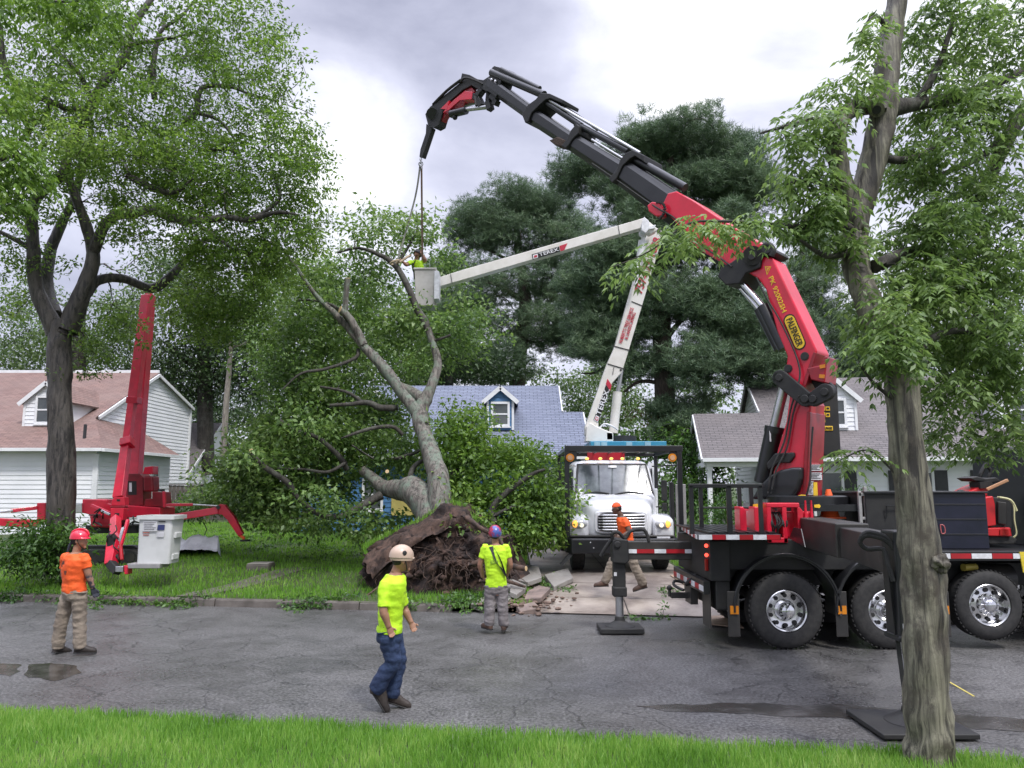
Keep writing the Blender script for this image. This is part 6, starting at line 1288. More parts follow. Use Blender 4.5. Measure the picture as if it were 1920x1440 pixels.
# ---------- pines behind the houses
def needles(cent, n, rad, ln, w):
    c = np.repeat(cent, n, 0); k = len(c); d = rng.normal(0, 1, (k, 3)); d[:, 2] = np.abs(d[:, 2]) * .9 + .05; d /= np.linalg.norm(d, axis=1, keepdims=True)
    c = c + rng.normal(0, 1, (k, 3)) * rad
    s = np.cross(d, rng.normal(0, 1, (k, 3))); s /= (np.linalg.norm(s, axis=1, keepdims=True) + 1e-9); l = ln * rng.uniform(.6, 1.25, (k, 1))
    V = np.empty((k, 3, 3)); V[:, 0] = c - s * w; V[:, 1] = c + s * w; V[:, 2] = c + d * l
    return V.reshape(-1, 3), np.arange(k * 3).reshape(k, 3)
def pine(name, label, base, trunk, lims, blobs, pads=1.0, padr=1.1, tuft=70, group='pines behind the houses'):
    t = thing('pine_tree', label, 'pine tree', base, group); mb = MB(); nodes = []
    limbs(mb, trunk, 12, 4, .06, nodes, 6); mb.build('trunk', bark_pine, t, smooth=70)
    mb = MB()
    if lims: limbs(mb, lims, 7, 4, .1, nodes)
    cl = sample_blobs(blobs, shell=.25); growtwigs(mb, nodes, cl, .05, .014, 7, rnd=.09, n=4); mb.build('branches', bark_pine, t, smooth=70, recalc=False)
    n = len(cl); sc = rng.uniform(.6, 1.25, (n, 1, 1)) * padr
    off = rng.normal(0, 1, (n, tuft, 3)); off /= np.linalg.norm(off, axis=2, keepdims=True); off *= rng.uniform(.35, 1, (n, tuft, 1)) ** .5; off[:, :, 2] = np.where(off[:, :, 2] < 0, off[:, :, 2] * .35, off[:, :, 2] * .65)
    tc_ = (cl[:, None, :] + off * sc).reshape(-1, 3)
    arrmesh('crown', *needles(tc_, 12, .05, .30, .013), lf_pine, t)
    return t
pine('pine_tree', 'largest dark pine with thick trunk between the blue house and the porch house', (6.7, 34, .8),
     [[(1246, 860, 34, .5), (1246, 740, 34, .46), (1240, 600, 34, .42), (1236, 480, 34, .36), (1240, 380, 34, .26), (1260, 290, 34, .14), (1270, 245, 34, .06)]],
     [[(1240, 560, 34, .16), (1190, 600, 34.5, .12), (1130, 690, 35, .06), (1090, 700, 35, .03)], [(1246, 640, 34, .15), (1290, 590, 33.5, .1), (1370, 560, 33, .05)], [(1246, 700, 34, .12), (1320, 700, 33, .09), (1400, 650, 32.5, .05)], [(1240, 480, 34, .12), (1320, 420, 34, .1), (1400, 380, 34, .05)], [(1238, 500, 34, .12), (1180, 480, 34, .08), (1120, 470, 34, .04)], [(1246, 720, 34, .1), (1200, 715, 34, .08), (1170, 735, 34, .05)]],
     [(1270, 270, 34, 100, 32, 2.5, 34), (1350, 300, 34, 80, 45, 2.5, 30), (1210, 290, 34.5, 60, 35, 2, 18), (1110, 330, 36, 70, 30, 2, 20), (1400, 360, 33.5, 45, 50, 2, 24), (1300, 370, 34, 110, 55, 2.6, 40), (1180, 370, 35, 70, 35, 2, 18), (1350, 450, 33.5, 90, 60, 2.4, 30), (1250, 470, 33.5, 80, 40, 2, 18), (1160, 480, 34, 80, 35, 2, 26), (1130, 540, 34.5, 90, 45, 2, 34), (1110, 610, 35, 50, 26, 1.6, 12), (1190, 690, 34, 40, 24, 1.4, 12), (1130, 650, 34.5, 70, 30, 1.8, 18), (1190, 560, 34, 60, 40, 2, 18), (1230, 420, 34, 100, 40, 2, 20), (1400, 520, 33, 50, 50, 2, 18), (1290, 560, 33, 80, 45, 2, 30), (1380, 590, 32.5, 90, 50, 2, 40), (1420, 680, 32, 60, 50, 1.6, 26), (1330, 680, 32.5, 70, 60, 1.8, 26), (1180, 620, 34, 60, 30, 1.6, 10), (1280, 790, 33, 60, 50, 1.6, 22)], padr=1.05, tuft=75)
pine('pine_tree', 'round-headed pine standing behind the blue house roof, left of the folding boom', (.6, 46, .9),
     [[(962, 885, 46, .52), (965, 800, 46, .5), (975, 660, 46, .42), (985, 560, 46, .36), (972, 470, 46, .25), (965, 380, 46, .1)]],
     [[(984, 570, 46, .16), (920, 530, 45, .1), (870, 560, 44, .05)], [(985, 600, 46, .15), (1040, 560, 46, .1), (1090, 540, 46, .05)], [(978, 500, 46, .12), (900, 460, 46, .08), (850, 430, 46, .04)]],
     [(975, 385, 46, 85, 30, 3, 30), (900, 410, 46, 45, 25, 2.5, 15), (1030, 400, 46, 60, 35, 3, 22), (950, 450, 46, 100, 35, 3, 26), (870, 435, 46, 30, 25, 2, 9), (1060, 450, 46, 50, 45, 3, 22), (930, 530, 45, 70, 40, 3, 22), (1040, 530, 46, 80, 50, 3, 34), (880, 600, 45, 50, 40, 2.6, 18), (1000, 620, 46, 100, 40, 3, 34), (1080, 640, 46, 50, 40, 2.6, 20), (930, 680, 45, 90, 35, 3, 26)], padr=1.25, tuft=75)
pine('pine_tree', 'lower pine between the round-headed pine and the bucket worker', (-4.6, 48, .9),
     [[(822, 885, 48, .32), (822, 800, 48, .3), (824, 600, 48, .24), (822, 520, 48, .1)]], [], [(822, 520, 48, 35, 25, 2, 9), (850, 490, 48, 28, 20, 2, 8), (810, 600, 48, 60, 50, 2.5, 26), (860, 560, 48, 50, 30, 2, 12), (830, 690, 48, 80, 50, 2.5, 36)], padr=1.2, tuft=60)
pine('pine_tree', 'dark pine mass behind the porch house, right of the crane column', (13.5, 42, .9),
     [[(1478, 885, 42, .37), (1480, 760, 42, .35), (1500, 560, 42, .3), (1510, 400, 42, .1)]], [], [(1500, 560, 42, 60, 60, 2.5, 30), (1540, 480, 42, 60, 50, 2.5, 20), (1470, 640, 41, 60, 50, 2.5, 26), (1570, 620, 42, 60, 60, 2.5, 28), (1640, 680, 42, 80, 50, 2.5, 28), (1560, 700, 42, 70, 30, 2.5, 18)], padr=1.3, tuft=60)

def leafy(label, base, trunk, blobs, lm, size=.2, nl=44, rad=.8, name='leafy_tree', bark=bark_limb, cat='tree', group='trees behind the houses', r0=.05):
    t = thing(name, label, cat, base, group); mb = MB(); nodes = []
    limbs(mb, trunk, 10, 4, .08, nodes, 2); mb.build('trunk', bark, t, smooth=70)
    cl = sample_blobs(blobs, shell=.2); mb = MB(); growtwigs(mb, nodes, cl, r0, .01, 8, n=4); mb.build('branches', bark, t, recalc=False)
    arrmesh('crown', *sprays(cl, nl, rad, size, .55), lm, t); return t
leafy('broad green tree behind the white house, left of the street tree trunk', (-24, 44, .9), [[(150, 885, 44, .42), (150, 760, 44, .4), (150, 600, 44, .3), (180, 480, 44, .15)]], [(60, 640, 44, 120, 60, 3, 60), (180, 620, 44, 110, 70, 3, 60), (280, 600, 45, 80, 80, 3, 80), (300, 520, 46, 70, 60, 3, 50), (40, 560, 45, 90, 45, 3, 34), (20, 660, 47, 110, 45, 3, 80), (170, 670, 47, 110, 40, 3, 80), (300, 690, 50, 60, 50, 3, 50)], lf_back, rad=.95)
leafy('tall dark tree behind the fence with the spider boom in front', (-19, 48, .9), [[(388, 890, 48, .52), (385, 800, 48, .5), (380, 640, 48, .4), (350, 520, 48, .2)], [(385, 700, 48, .25), (330, 660, 48, .2), (310, 640, 48, .1)]], [(340, 520, 48, 80, 50, 3, 40), (400, 600, 48, 80, 80, 3, 90), (360, 700, 48, 80, 70, 3, 100), (470, 680, 48, 80, 80, 3, 130), (440, 760, 60, 100, 45, 3, 80), (400, 770, 62, 60, 40, 3, 40)], lf_dark, rad=.95, size=.24)
leafy('pale barked tree rising from the hedge right of the small grey-roofed house', (-14.4, 40, .9), [[(418, 900, 40, .17), (420, 830, 40, .16), (424, 760, 40, .15), (430, 690, 40, .13), (432, 640, 40, .1), (420, 580, 40, .06)]], [(440, 610, 40, 70, 45, 2, 40), (480, 560, 40, 60, 50, 2, 40)], lf_back, bark=bark_pale, size=.16, rad=.7)
leafy('mid green tree rising behind the leaning crown of the fallen tree', (-10.5, 36, .9), [[(588, 900, 36, .32), (590, 780, 36, .3), (600, 640, 36, .25), (620, 520, 36, .12)]], [(560, 560, 36, 80, 60, 2.5, 60), (640, 560, 36, 80, 80, 2.5, 80), (560, 680, 35, 90, 60, 2.5, 100), (680, 640, 36, 80, 60, 2.5, 80), (720, 560, 36, 50, 50, 2, 30), (740, 690, 36, 80, 50, 2.5, 85), (790, 640, 36, 40, 60, 2, 40), (520, 620, 36, 50, 60, 2, 40)], lf_fall, size=.17, rad=.75)
leafy('dark evergreen between the fallen tree and the blue house roof', (-4, 40, .9), [[(838, 890, 40, .27), (840, 760, 40, .25), (845, 660, 40, .18)]], [(850, 660, 40, 70, 50, 2.5, 60), (800, 690, 40, 70, 40, 2.5, 55), (920, 690, 41, 70, 35, 2.5, 40)], lf_dark, size=.2, rad=.8)
leafy('pale foliage seen under the pine limbs right of the blue house', (5, 52, .9), [[(1150, 895, 52, .27), (1150, 830, 52, .25), (1150, 740, 52, .15)]], [(1090, 730, 52, 70, 40, 3, 44), (1140, 700, 54, 60, 30, 3, 24), (1170, 760, 52, 60, 50, 3, 44), (1310, 740, 52, 60, 50, 3, 30), (1080, 790, 50, 60, 50, 3, 40), (960, 700, 52, 90, 20, 3, 20)], lf_back2, size=.24, rad=.9)
leafy('dark shrubs and small trees at the back of the drive behind the bucket truck', (6.5, 31, .9), [[(1300, 975, 31, .12), (1300, 860, 31, .12), (1300, 800, 31, .08)]], [(1300, 850, 31, 50, 50, 1.6, 60), (1280, 930, 30, 60, 50, 1.4, 60), (1200, 830, 33, 70, 30, 1.6, 40), (1330, 930, 29.5, 30, 40, 1, 22)], lf_bush, size=.15, rad=.6, name='shrub', cat='shrub', group=None)
leafy('rust coloured small tree beside the guard of the bucket truck', (7, 33, .9), [[(1280, 960, 33, .1), (1280, 860, 33, .1), (1278, 820, 33, .06)]], [(1275, 815, 33, 30, 25, 1, 22), (1230, 790, 34, 60, 20, 1.2, 14)], leafmat('leaves_rust', [(.07, .05, .02), (.13, .08, .03), (.2, .12, .04)], trans=.3, ns=.8), size=.14, rad=.55, group=None)
leafy('green trees behind the porch house, above its roof at the right edge', (24, 44, .9), [[(1800, 885, 44, .32), (1800, 760, 44, .3), (1800, 600, 44, .2)]], [(1700, 660, 44, 100, 60, 3, 70), (1820, 640, 44, 110, 70, 3, 80), (1900, 560, 44, 60, 90, 3, 50), (1650, 560, 46, 70, 60, 3, 26)], lf_back, size=.24, rad=.9)
# far wood that closes the view between the houses
cl = []
for px in range(-300, 2300, 14):
    for k_ in range(4): cl.append(P(px + random.uniform(-10, 10), random.uniform(760, 905) - 40 * mnoise.noise(Vector((px * .01, 0, 0))), random.uniform(66, 76)))
o = arrmesh('far_wood', *sprays(np.array(cl), 46, 1.5, .42, .6, flat=.8), lf_back); tag(o, 'far green wood closing the view between and behind the houses', 'woodland', kind='stuff')

# ---------- shrubs
def shrub(label, blobs, lm, base, size=.09, nl=46, rad=.3, asp=.45, n=1):
    t = thing('shrub', label, 'shrub', base); cl = sample_blobs(blobs, shell=.1); mb = MB(); c0 = np.array(base)
    growtwigs(mb, [tuple(c0 + np.array([dx, 0, .05])) for dx in (-.2, 0, .2)], cl, .016, .005, 4); mb.build('stems', bark_limb, t, recalc=False)
    arrmesh('foliage', *sprays(cl, nl, rad, size, asp), lm, t); return t
shrub('leafy dark green shrub at the foot of the street tree', [(90, 1010, 17.7, 70, 45, .6, 52), (50, 1045, 17.5, 55, 35, .5, 26), (120, 1060, 17.6, 40, 20, .5, 12)], lf_bush, (-10.7, 17.6, .35), asp=.35, size=.13)
shrub('hedge-like bush between spider lift and fallen tree', [(385, 942, 24, 45, 24, 1.1, 44), (430, 918, 24, 36, 26, 1.1, 30), (340, 965, 22, 24, 14, .5, 9)], lf_bush, (-9.5, 24, .6), size=.11)
shrub('clipped round bush in front of the porch house beside the crane column', [(1600, 945, 25.5, 34, 36, .7, 36)], lf_bush, (11.2, 25.5, .7), size=.07, nl=60, rad=.25)
shrub('bush behind the crane truck rack below the porch', [(1345, 960, 24, 50, 40, .8, 36), (1300, 990, 23, 30, 30, .6, 16)], lf_bush, (6.4, 24, .6), size=.1)
shrub('young trees and saplings left of the bucket truck guard', [(1050, 900, 22, 26, 60, .7, 24), (1040, 960, 21, 30, 40, .7, 22)], lf_bright, (1.3, 21.5, .6), size=.1)
# fallen twigs and leaves on road and lawn
mb = MB(); pts = []
heaps = [(20, 1120, 60, 10, 30), (190, 1128, 70, 12, 45), (330, 1130, 60, 8, 25), (570, 1135, 40, 10, 20), (600, 1125, 60, 8, 16), (760, 1138, 40, 8, 12), (880, 1130, 40, 14, 40), (1250, 1112, 20, 4, 4), (1235, 1162, 50, 3, 5), (1010, 1090, 40, 10, 14), (1030, 1105, 20, 6, 8), (400, 1015, 170, 30, 130), (600, 1035, 90, 25, 60), (520, 1000, 120, 14, 60), (880, 1138, 60, 6, 6)]
def ground_pt(px, py):
    q = on_lawn(px, py); return q
for px, py, sx, sy, n in heaps:
    for _ in range(n):
        q = ground_pt(px + random.gauss(0, sx * .5), py + random.gauss(0, sy * .5))
        if q.y < near(q.x) or q.y > 40: continue
        pts.append(q)
LT = []
for q in pts:
    a = random.uniform(0, 6.28); ln = random.uniform(.12, .5); d = Vector((math.cos(a), math.sin(a), 0)); e_ = q + d * ln
    e_.z = (0 if e_.y < kerb(e_.x) else hgt(e_.x, e_.y)) + .03; mb.tube([q + Vector((0, 0, .01)), q.lerp(e_, .5) + Vector((0, 0, .05)), e_], [.006, .005, .002], 4)
    LT += [tuple(q.lerp(e_, random.random()) + Vector((0, 0, .03))) for _ in range(3)]
tw = mb.build('fallen_twigs', bark_limb, recalc=False); tag(tw, 'thin broken twigs scattered over road and lawn', 'twigs', kind='stuff')
lt_ = arrmesh('fallen_leaves', *sprays(np.array(LT), 6, .08, .09, .45, flat=.2), lf_bush); tag(lt_, 'torn green leaves scattered along the kerb and lawn', 'leaves', kind='stuff')
# ================= red tracked spider lift =================
SL = thing('spider_lift', 'red tracked spider lift with folded boom, splayed outriggers and white bucket on the left lawn', 'spider lift', (-14.0 * .73, 19.8, .4))
lred = mat('lift_red', (.66, .014, .045), .35, c2=(.5, .012, .035), ns=2.5, coat=.3); lredd = mat('lift_red_dark', (.25, .008, .018), .4, c2=(.17, .006, .012))
def sp_(name, pts, Y, th, m=None, parent=SL, bevel=.012, Y2=None):
    """polygon traced at distance Y and given thickness th away from the viewer"""
    mb = MB(); mb.prism([P(*q, Y) for q in pts], (0, th, 0)); return mb.build(name, m or lred, parent, bevel=bevel)
def beam(name, a, b, w, h, m=None, w2=None, h2=None, parent=SL, bevel=.012):
    mb = MB(); mb.bar(P(*a), P(*b), w, h, up=(0, -1, 0), w2=w2, h2=h2); return mb.build(name, m or lred, parent, bevel=bevel)
beam('rear_boom', (254, 892, 20.4), (282, 553, 21.2), .24, .30, lred, w2=.18)
beam('front_boom', (250, 756, 20.1), (276, 556, 21.0), .24, .24)
beam('boom_section', (249, 750, 20.0), (238, 832, 19.6), .17, .2)
beam('boom_section', (242, 758, 20.05), (236, 832, 19.7), .06, .1, lredd)
beam('boom_collar', (240, 824, 19.6), (239, 837, 19.5), .28, .28)
beam('boom_collar', (252, 745, 20.0), (251, 757, 20.0), .29, .3)
beam('boom_section', (237, 836, 19.55), (223, 934, 18.9), .20, .2, w2=.24)
sp_('boom_fork', [(213, 932), (233, 932), (234, 948), (208, 948), (209, 940)], 18.8, .22); sp_('boom_fork', [(207, 953), (232, 953), (230, 976), (207, 976)], 18.7, .22)
sp_('slot', [(219, 936), (225, 936), (225, 940), (219, 940)], 18.795, .01, blkm, bevel=0); sp_('slot', [(215, 962), (224, 962), (223, 967), (215, 967)], 18.695, .01, blkm, bevel=0)
sp_('cross_pin', [(207, 949), (233, 949), (233, 953), (207, 953)], 18.75, .2, lredd)
sp_('turret', [(236, 893), (242, 888), (262, 888), (268, 895), (268, 948), (236, 948)], 20.2, .5, lredd)
sp_('window_slot', [(242, 905), (247, 905), (247, 922), (242, 922)], 20.19, .01, refw, bevel=0); sp_('turret_recess', [(240, 902), (256, 902), (256, 928), (240, 928)], 20.195, .01, blkm, bevel=0)
sp_('turret_guard', [(216, 894), (222, 893), (222, 925), (216, 925)], 20.3, .3, lredd); sp_('tank', [(268, 893), (286, 893), (287, 922), (268, 922)], 20.1, .4, lredd, bevel=.04); sp_('bracket', [(271, 876), (287, 874), (287, 889), (267, 889)], 20.1, .3, lred)
sp_('control_box', [(285, 922), (304, 923), (307, 950), (270, 950), (272, 936), (285, 935)], 20.0, .5, lredd); sp_('control_post', [(304, 921), (309, 922), (310, 952), (305, 952)], 19.95, .08, lred); sp_('beacon', [(296, 921), (296, 917), (306, 917), (307, 922)], 20, .1, blkm)
sp_('chassis', [(154, 936), (200, 937), (202, 944), (211, 946), (300, 952), (300, 968), (211, 972), (205, 990), (170, 988), (168, 965), (155, 962)], 19.9, .9, lred, bevel=.02)
sp_('chassis_panel', [(168, 968), (206, 964), (205, 988), (172, 987)], 19.7, .2, lred); sp_('toolbox', [(142, 945), (154, 943), (154, 962), (140, 961)], 19.8, .4, alu)
mb = MB()
for i in range(14):
    x = random.uniform(176, 250); y = random.uniform(955, 985); mb.tube([P(x, y, 19.6), P(x + random.uniform(-12, 12), y + random.uniform(-8, 12), 19.45), P(x + random.uniform(-20, 20), y + random.uniform(-5, 15), 19.6)], .018, 6, 4)
mb.build('hoses', rubber, SL)
beam('outrigger_ram', (172, 948, 19.6), (206, 963, 19.5), .09, .09, lred); beam('ram_rod', (190, 957, 19.5), (207, 965, 19.45), .06, .06, steel)
for yy in (19.9, 20.9):
    mb = MB(); a = P(150, 1004, yy); b = P(262, 1004, yy); zc = hgt(a.x, yy) + .2
    pts_ = [Vector((a.x, yy, zc))] ; ring = []
    for i in range(9): t = math.pi / 2 + math.pi * i / 8; ring.append(Vector((a.x + .2 + math.cos(t) * .2, yy, zc + math.sin(t) * .2)))
    for i in range(9): t = -math.pi / 2 + math.pi * i / 8; ring.append(Vector((b.x - .2 + math.cos(t) * .2, yy, zc + math.sin(t) * .2)))
    mb.prism(ring, (0, .22, 0)); tkr = mb.build('track', rubber, SL, bevel=.03)
    mb = MB()
    for i in range(4): x = a.x + .2 + (b.x - a.x - .4) * i / 3; mb.cyl((x, yy - .015, zc), (x, yy, zc), .11, 14)
    mb.build('track_rollers', grim, tkr)
sp_('undercarriage', [(160, 985), (255, 985), (255, 1000), (160, 1000)], 20.1, .8, blkm)
# outriggers
sp_('outrigger_pivot', [(69, 943), (84, 943), (84, 972), (86, 980), (69, 980)], 19.2, .35, lred)
beam('outrigger_arm', (75, 982, 19.3), (-60, 976, 18.6), .18, .16); beam('outrigger_ram', (70, 952, 19.2), (20, 958, 18.9), .09, .09, lred); beam('ram_rod', (25, 957, 18.9), (-40, 965, 18.6), .05, .05, steel)
beam('outrigger_arm', (300, 975, 20.0), (409, 957, 20.4), .18, .17); beam('outrigger_ram', (306, 947, 20.0), (362, 946, 20.2), .07, .08, lred); beam('ram_rod', (360, 946, 20.2), (412, 949, 20.4), .04, .05, steel)
sp_('outrigger_leg', [(405, 952), (412, 945), (421, 946), (428, 956), (438, 968), (455, 1001), (447, 1006), (425, 974), (416, 965), (406, 964)], 20.35, .16, lred)
beam('ram_rod', (448, 1002, 20.4), (459, 1010, 20.4), .07, .07, orange); mb = MB(); q = P(460, 1012, 20.4); mb.cyl((q.x, q.y, q.z - .04), (q.x, q.y, q.z), .13, 16); mb.build('foot_pad', blkm, SL)
mb = MB(); mb.cyl(P(409, 951, 20.34), P(409, 951, 20.3), .05, 14); mb.build('pivot_pin', grim, SL)
# jib with bucket
beam('jib', (217, 972, 18.6), (216, 1012, 17.9), .18, .18); beam('jib_head', (214, 1018, 17.8), (208, 1060, 17.4), .24, .24, lred, w2=.18)
sp_('jib_motor', [(198, 1003), (208, 1001), (214, 1010), (212, 1026), (200, 1027)], 17.6, .2, blkm, bevel=.03); beam('jib_ram', (232, 990, 18.2), (220, 1030, 17.7), .08, .08, steel); beam('jib_link', (240, 975, 18.4), (226, 1024, 17.8), .07, .07, lred); beam('jib_link', (226, 1020, 17.6), (229, 1050, 17.4), .06, .06, refr)
beam('jib_foot', (207, 1056, 17.3), (222, 1072, 17.2), .16, .2, blkm); sp_('jib_box', [(216, 1062), (231, 1062), (231, 1073), (216, 1073)], 17.1, .16, alu); sp_('jib_lug', [(232, 1060), (240, 1062), (240, 1077), (233, 1077)], 17.1, .2, lred)
mb = MB()
for i in range(8): x = random.uniform(206, 232); y = random.uniform(985, 1050); mb.tube([P(x, y, 17.7), P(x + random.uniform(-8, 8), y + 10, 17.5), P(x + random.uniform(-12, 12), y + 20, 17.6)], .014, 6, 4)
mb.build('hoses', rubber, SL)
sp_('bucket_shelf', [(238, 1057), (300, 1057), (299, 1066), (240, 1066)], 17.0, .5, galv)
bkm = mat('bucket_white', (.62, .63, .62), .45, c2=(.54, .55, .54), ns=2)
def rr4(x0, x1, ya, yb, z, r=.06):
    out_ = []
    for cx_, cy_, a0 in ((x1 - r, yb - r, 0), (x0 + r, yb - r, 90), (x0 + r, ya + r, 180), (x1 - r, ya + r, 270)):
        for i in range(5): t = R(a0 + 22.5 * i); out_.append(Vector((cx_ + r * math.cos(t), cy_ + r * math.sin(t), z)))
    return out_
a = P(259, 974, 17.0); b = P(322, 974, 17.0); c = P(251, 1058, 17.0); d = P(313, 1058, 17.0)
mb = MB(); mb.loft([rr4(c.x + .01, d.x, 17.08, 17.62, c.z), rr4(a.x, b.x, 17.02, 17.68, a.z), rr4(a.x - .05, b.x + .05, 16.98, 17.72, a.z), rr4(a.x - .05, b.x + .05, 16.98, 17.72, a.z + .08), rr4(a.x + .03, b.x - .03, 17.06, 17.66, a.z + .08), rr4(c.x + .04, d.x - .03, 17.12, 17.6, c.z + .03)]); bkt = mb.build('bucket', bkm, SL, smooth=35)
for p4 in ([(322, 998), (331, 999), (330, 1009), (320, 1009)], [(315, 1038), (325, 1039), (324, 1050), (314, 1050)]): sp_('latch', p4, 17.2, .3, bkm, bkt)
lab = sp_('label_sheet', [(269, 977), (294, 977), (294, 996), (267, 996)], 17.005, .006, paperw, bkt, bevel=0); mb = MB()
for i in range(5): y = 979.5 + i * 3.2; mb.bar(P(270, y, 17.0), P(292 - 3 * (i % 3), y, 17.0), .006, .012, up=(0, 0, 1))
mb.build('small_print', mat('grey_print', (.25, .25, .26), .6), lab)
mb = MB(); mb.bar(P(268, 998.5, 17.02), P(280, 998.8, 17.02), .006, .016); mb.bar(P(268, 1003, 17.03), P(279, 1003.2, 17.03), .006, .016); mb.build('red_print', mat('red_print', (.5, .12, .08), .6), bkt)
sp_('blue_label', [(296, 984), (309, 984), (308, 994), (295, 994)], 17.005, .006, mat('blue_label', (.03, .04, .14), .5), bkt, bevel=0); sp_('black_label', [(297, 977), (310, 977), (310, 979), (297, 979)], 17.0, .006, inkb, bkt, bevel=0); sp_('label_sheet', [(295, 996), (308, 996), (307, 1007), (294, 1007)], 17.02, .006, paperw, bkt, bevel=0)
# white tarp heap behind
mb = MB(); vs, k_ = [], 14
for i in range(k_ + 1):
    for j in range(7):
        q = P(332 + 84 * i / k_, 990, 21.6 + j * .22); hgt_ = .62 * math.sin(math.pi * min(1, .06 + j / 6)) ** .5 * (1 if 0 < i < k_ else .05); g = hgt(q.x, q.y)
        vs.append((q.x, q.y, g + max(0, hgt_ * (.75 + .45 * mnoise.noise(Vector((i * .21, j * .4, 2))) + .12 * mnoise.noise(Vector((i * .6, j * 1.3, 4)))))))
mb.add(vs, [(i * 7 + j, (i + 1) * 7 + j, (i + 1) * 7 + j + 1, i * 7 + j + 1) for i in range(k_) for j in range(6)])
o = mb.build('tarp', mat('tarp_white', (.68, .68, .7), .5, c2=(.5, .5, .52)), smooth=60, origin=tuple(P(370, 990, 22))); tag(o, 'crumpled white tarp on the lawn behind the right outrigger of the spider lift', 'tarp')
# ================= people =================
skin = mat('skin', (.34, .18, .115), .5, c2=(.28, .14, .09), ns=6); skin_d = mat('skin_dark', (.13, .075, .05), .5, c2=(.11, .06, .04)); tattoo = mat('tattooed_skin', (.34, .2, .15), .5, c2=(.05, .05, .06), ns=11, ramp=(.42, .5))
hivis_y = mat('hivis_yellow', (.50, .80, .02), .7, c2=(.42, .70, .015), ns=3, bump=.3, bs=18); hivis_o = mat('hivis_orange', (.85, .12, .015), .7, c2=(.75, .09, .012), ns=3, bump=.3, bs=18)
khaki = mat('khaki_cloth', (.27, .225, .175), .85, c2=(.19, .155, .12), ns=3.5, bump=.5, bs=16); greyc = mat('grey_work_cloth', (.22, .20, .20), .85, c2=(.14, .125, .125), ns=3.5, bump=.5, bs=16); jeans = mat('jeans', (.010, .022, .062), .85, c2=(.022, .042, .10), ns=4, bump=.5, bs=18)
leather = mat('boot_leather', (.04, .03, .024), .6, c2=(.022, .017, .014), bump=.3); tanl = mat('brown_boot', (.11, .06, .04), .65, c2=(.06, .035, .025), bump=.3); hairm = mat('dark_hair', (.012, .009, .008), .7)
hat_r = mat('hat_red', (.68, .015, .05), .3, coat=.4); hat_t = mat('hat_tan', (.50, .37, .28), .4, c2=(.42, .31, .24), coat=.2); hat_b = mat('hat_blue_red', (.06, .10, .33), .35, c2=(.35, .02, .06), ns=5, ramp=(.45, .52), coat=.3); cap_o = mat('cap_orange', (.80, .10, .02), .7)
def remesh(o, voxel, smooth_it=4, wr=0.0, wf=8.0, seed=0):
    m = o.modifiers.new('r', 'REMESH'); m.mode = 'VOXEL'; m.voxel_size = voxel; m.adaptivity = 0
    s = o.modifiers.new('s', 'SMOOTH'); s.factor = .5; s.iterations = smooth_it
    dg = bpy.context.evaluated_depsgraph_get(); me = bpy.data.meshes.new_from_object(o.evaluated_get(dg)); o.modifiers.clear(); old = o.data; o.data = me; me.name = o.name; bpy.data.meshes.remove(old)
    if wr:
        nn = [v.normal.copy() for v in me.vertices]
        for v, n in zip(me.vertices, nn):
            p = v.co; a = mnoise.noise(Vector((p.x * wf * .6, p.y * wf * .6, p.z * wf * 1.5 + seed))); b = mnoise.noise(Vector((p.x * wf * 1.7, p.y * wf * 1.7, p.z * wf * 2.6 + seed + 9)))
            v.co = p + n * wr * (a * 1.1 + b * .6)
    me.shade_smooth(); return o
def ering(c, wa, da, w, d, n=20, p=2.3):
    out_ = []
    for j in range(n):
        t = 2 * math.pi * j / n; cs, sn = math.cos(t), math.sin(t); out_.append(c + wa * (math.copysign(abs(cs) ** (2 / p), cs) * w) + da * (math.copysign(abs(sn) ** (2 / p), sn) * d))
    return out_
def hand(mb, wr, d, side, fr=.0095, curl=1.0, thumb=.6, s=.92):
    """palm with four curled fingers and a thumb leaving its side; d = along the hand, side = across the palm"""
    d = d.normalized(); side = (side - d * side.dot(d)).normalized(); n = d.cross(side).normalized()
    mb.loft([ering(wr, side, n, .026 * s, .019 * s, 12), ering(wr + d * .03 * s, side, n, .036 * s, .018 * s, 12), ering(wr + d * .07 * s, side, n, .043 * s, .016 * s, 12), ering(wr + d * .092 * s, side, n, .039 * s, .012 * s, 12)])
    for i, (o_, l) in enumerate(((-.031, .058), (-.010, .072), (.011, .068), (.031, .052))):
        b = wr + d * .082 * s + side * o_ * s; l *= s; c = curl * (1 + .15 * i); d1 = (d + n * c * .5).normalized(); d2 = (d + n * c * 1.4).normalized(); d3 = (d * .6 + n * c * 2).normalized()
        p1 = b + d1 * l * .45; p2 = p1 + d2 * l * .32; p3 = p2 + d3 * l * .28; mb.tube([b, p1, p2, p3], [fr * s * 1.1, fr * s, fr * s * .95, fr * s * .8], 8)
    b = wr + d * .028 * s + side * thumb * .03 * s; t1 = (d * .75 + side * thumb * .75 + n * .3).normalized(); t2 = (d * .95 + side * thumb * .25 + n * .5).normalized(); mb.tube([b, b + t1 * .038 * s, b + t1 * .038 * s + t2 * .034 * s], [fr * 1.35 * s, fr * 1.2 * s, fr * s], 8)
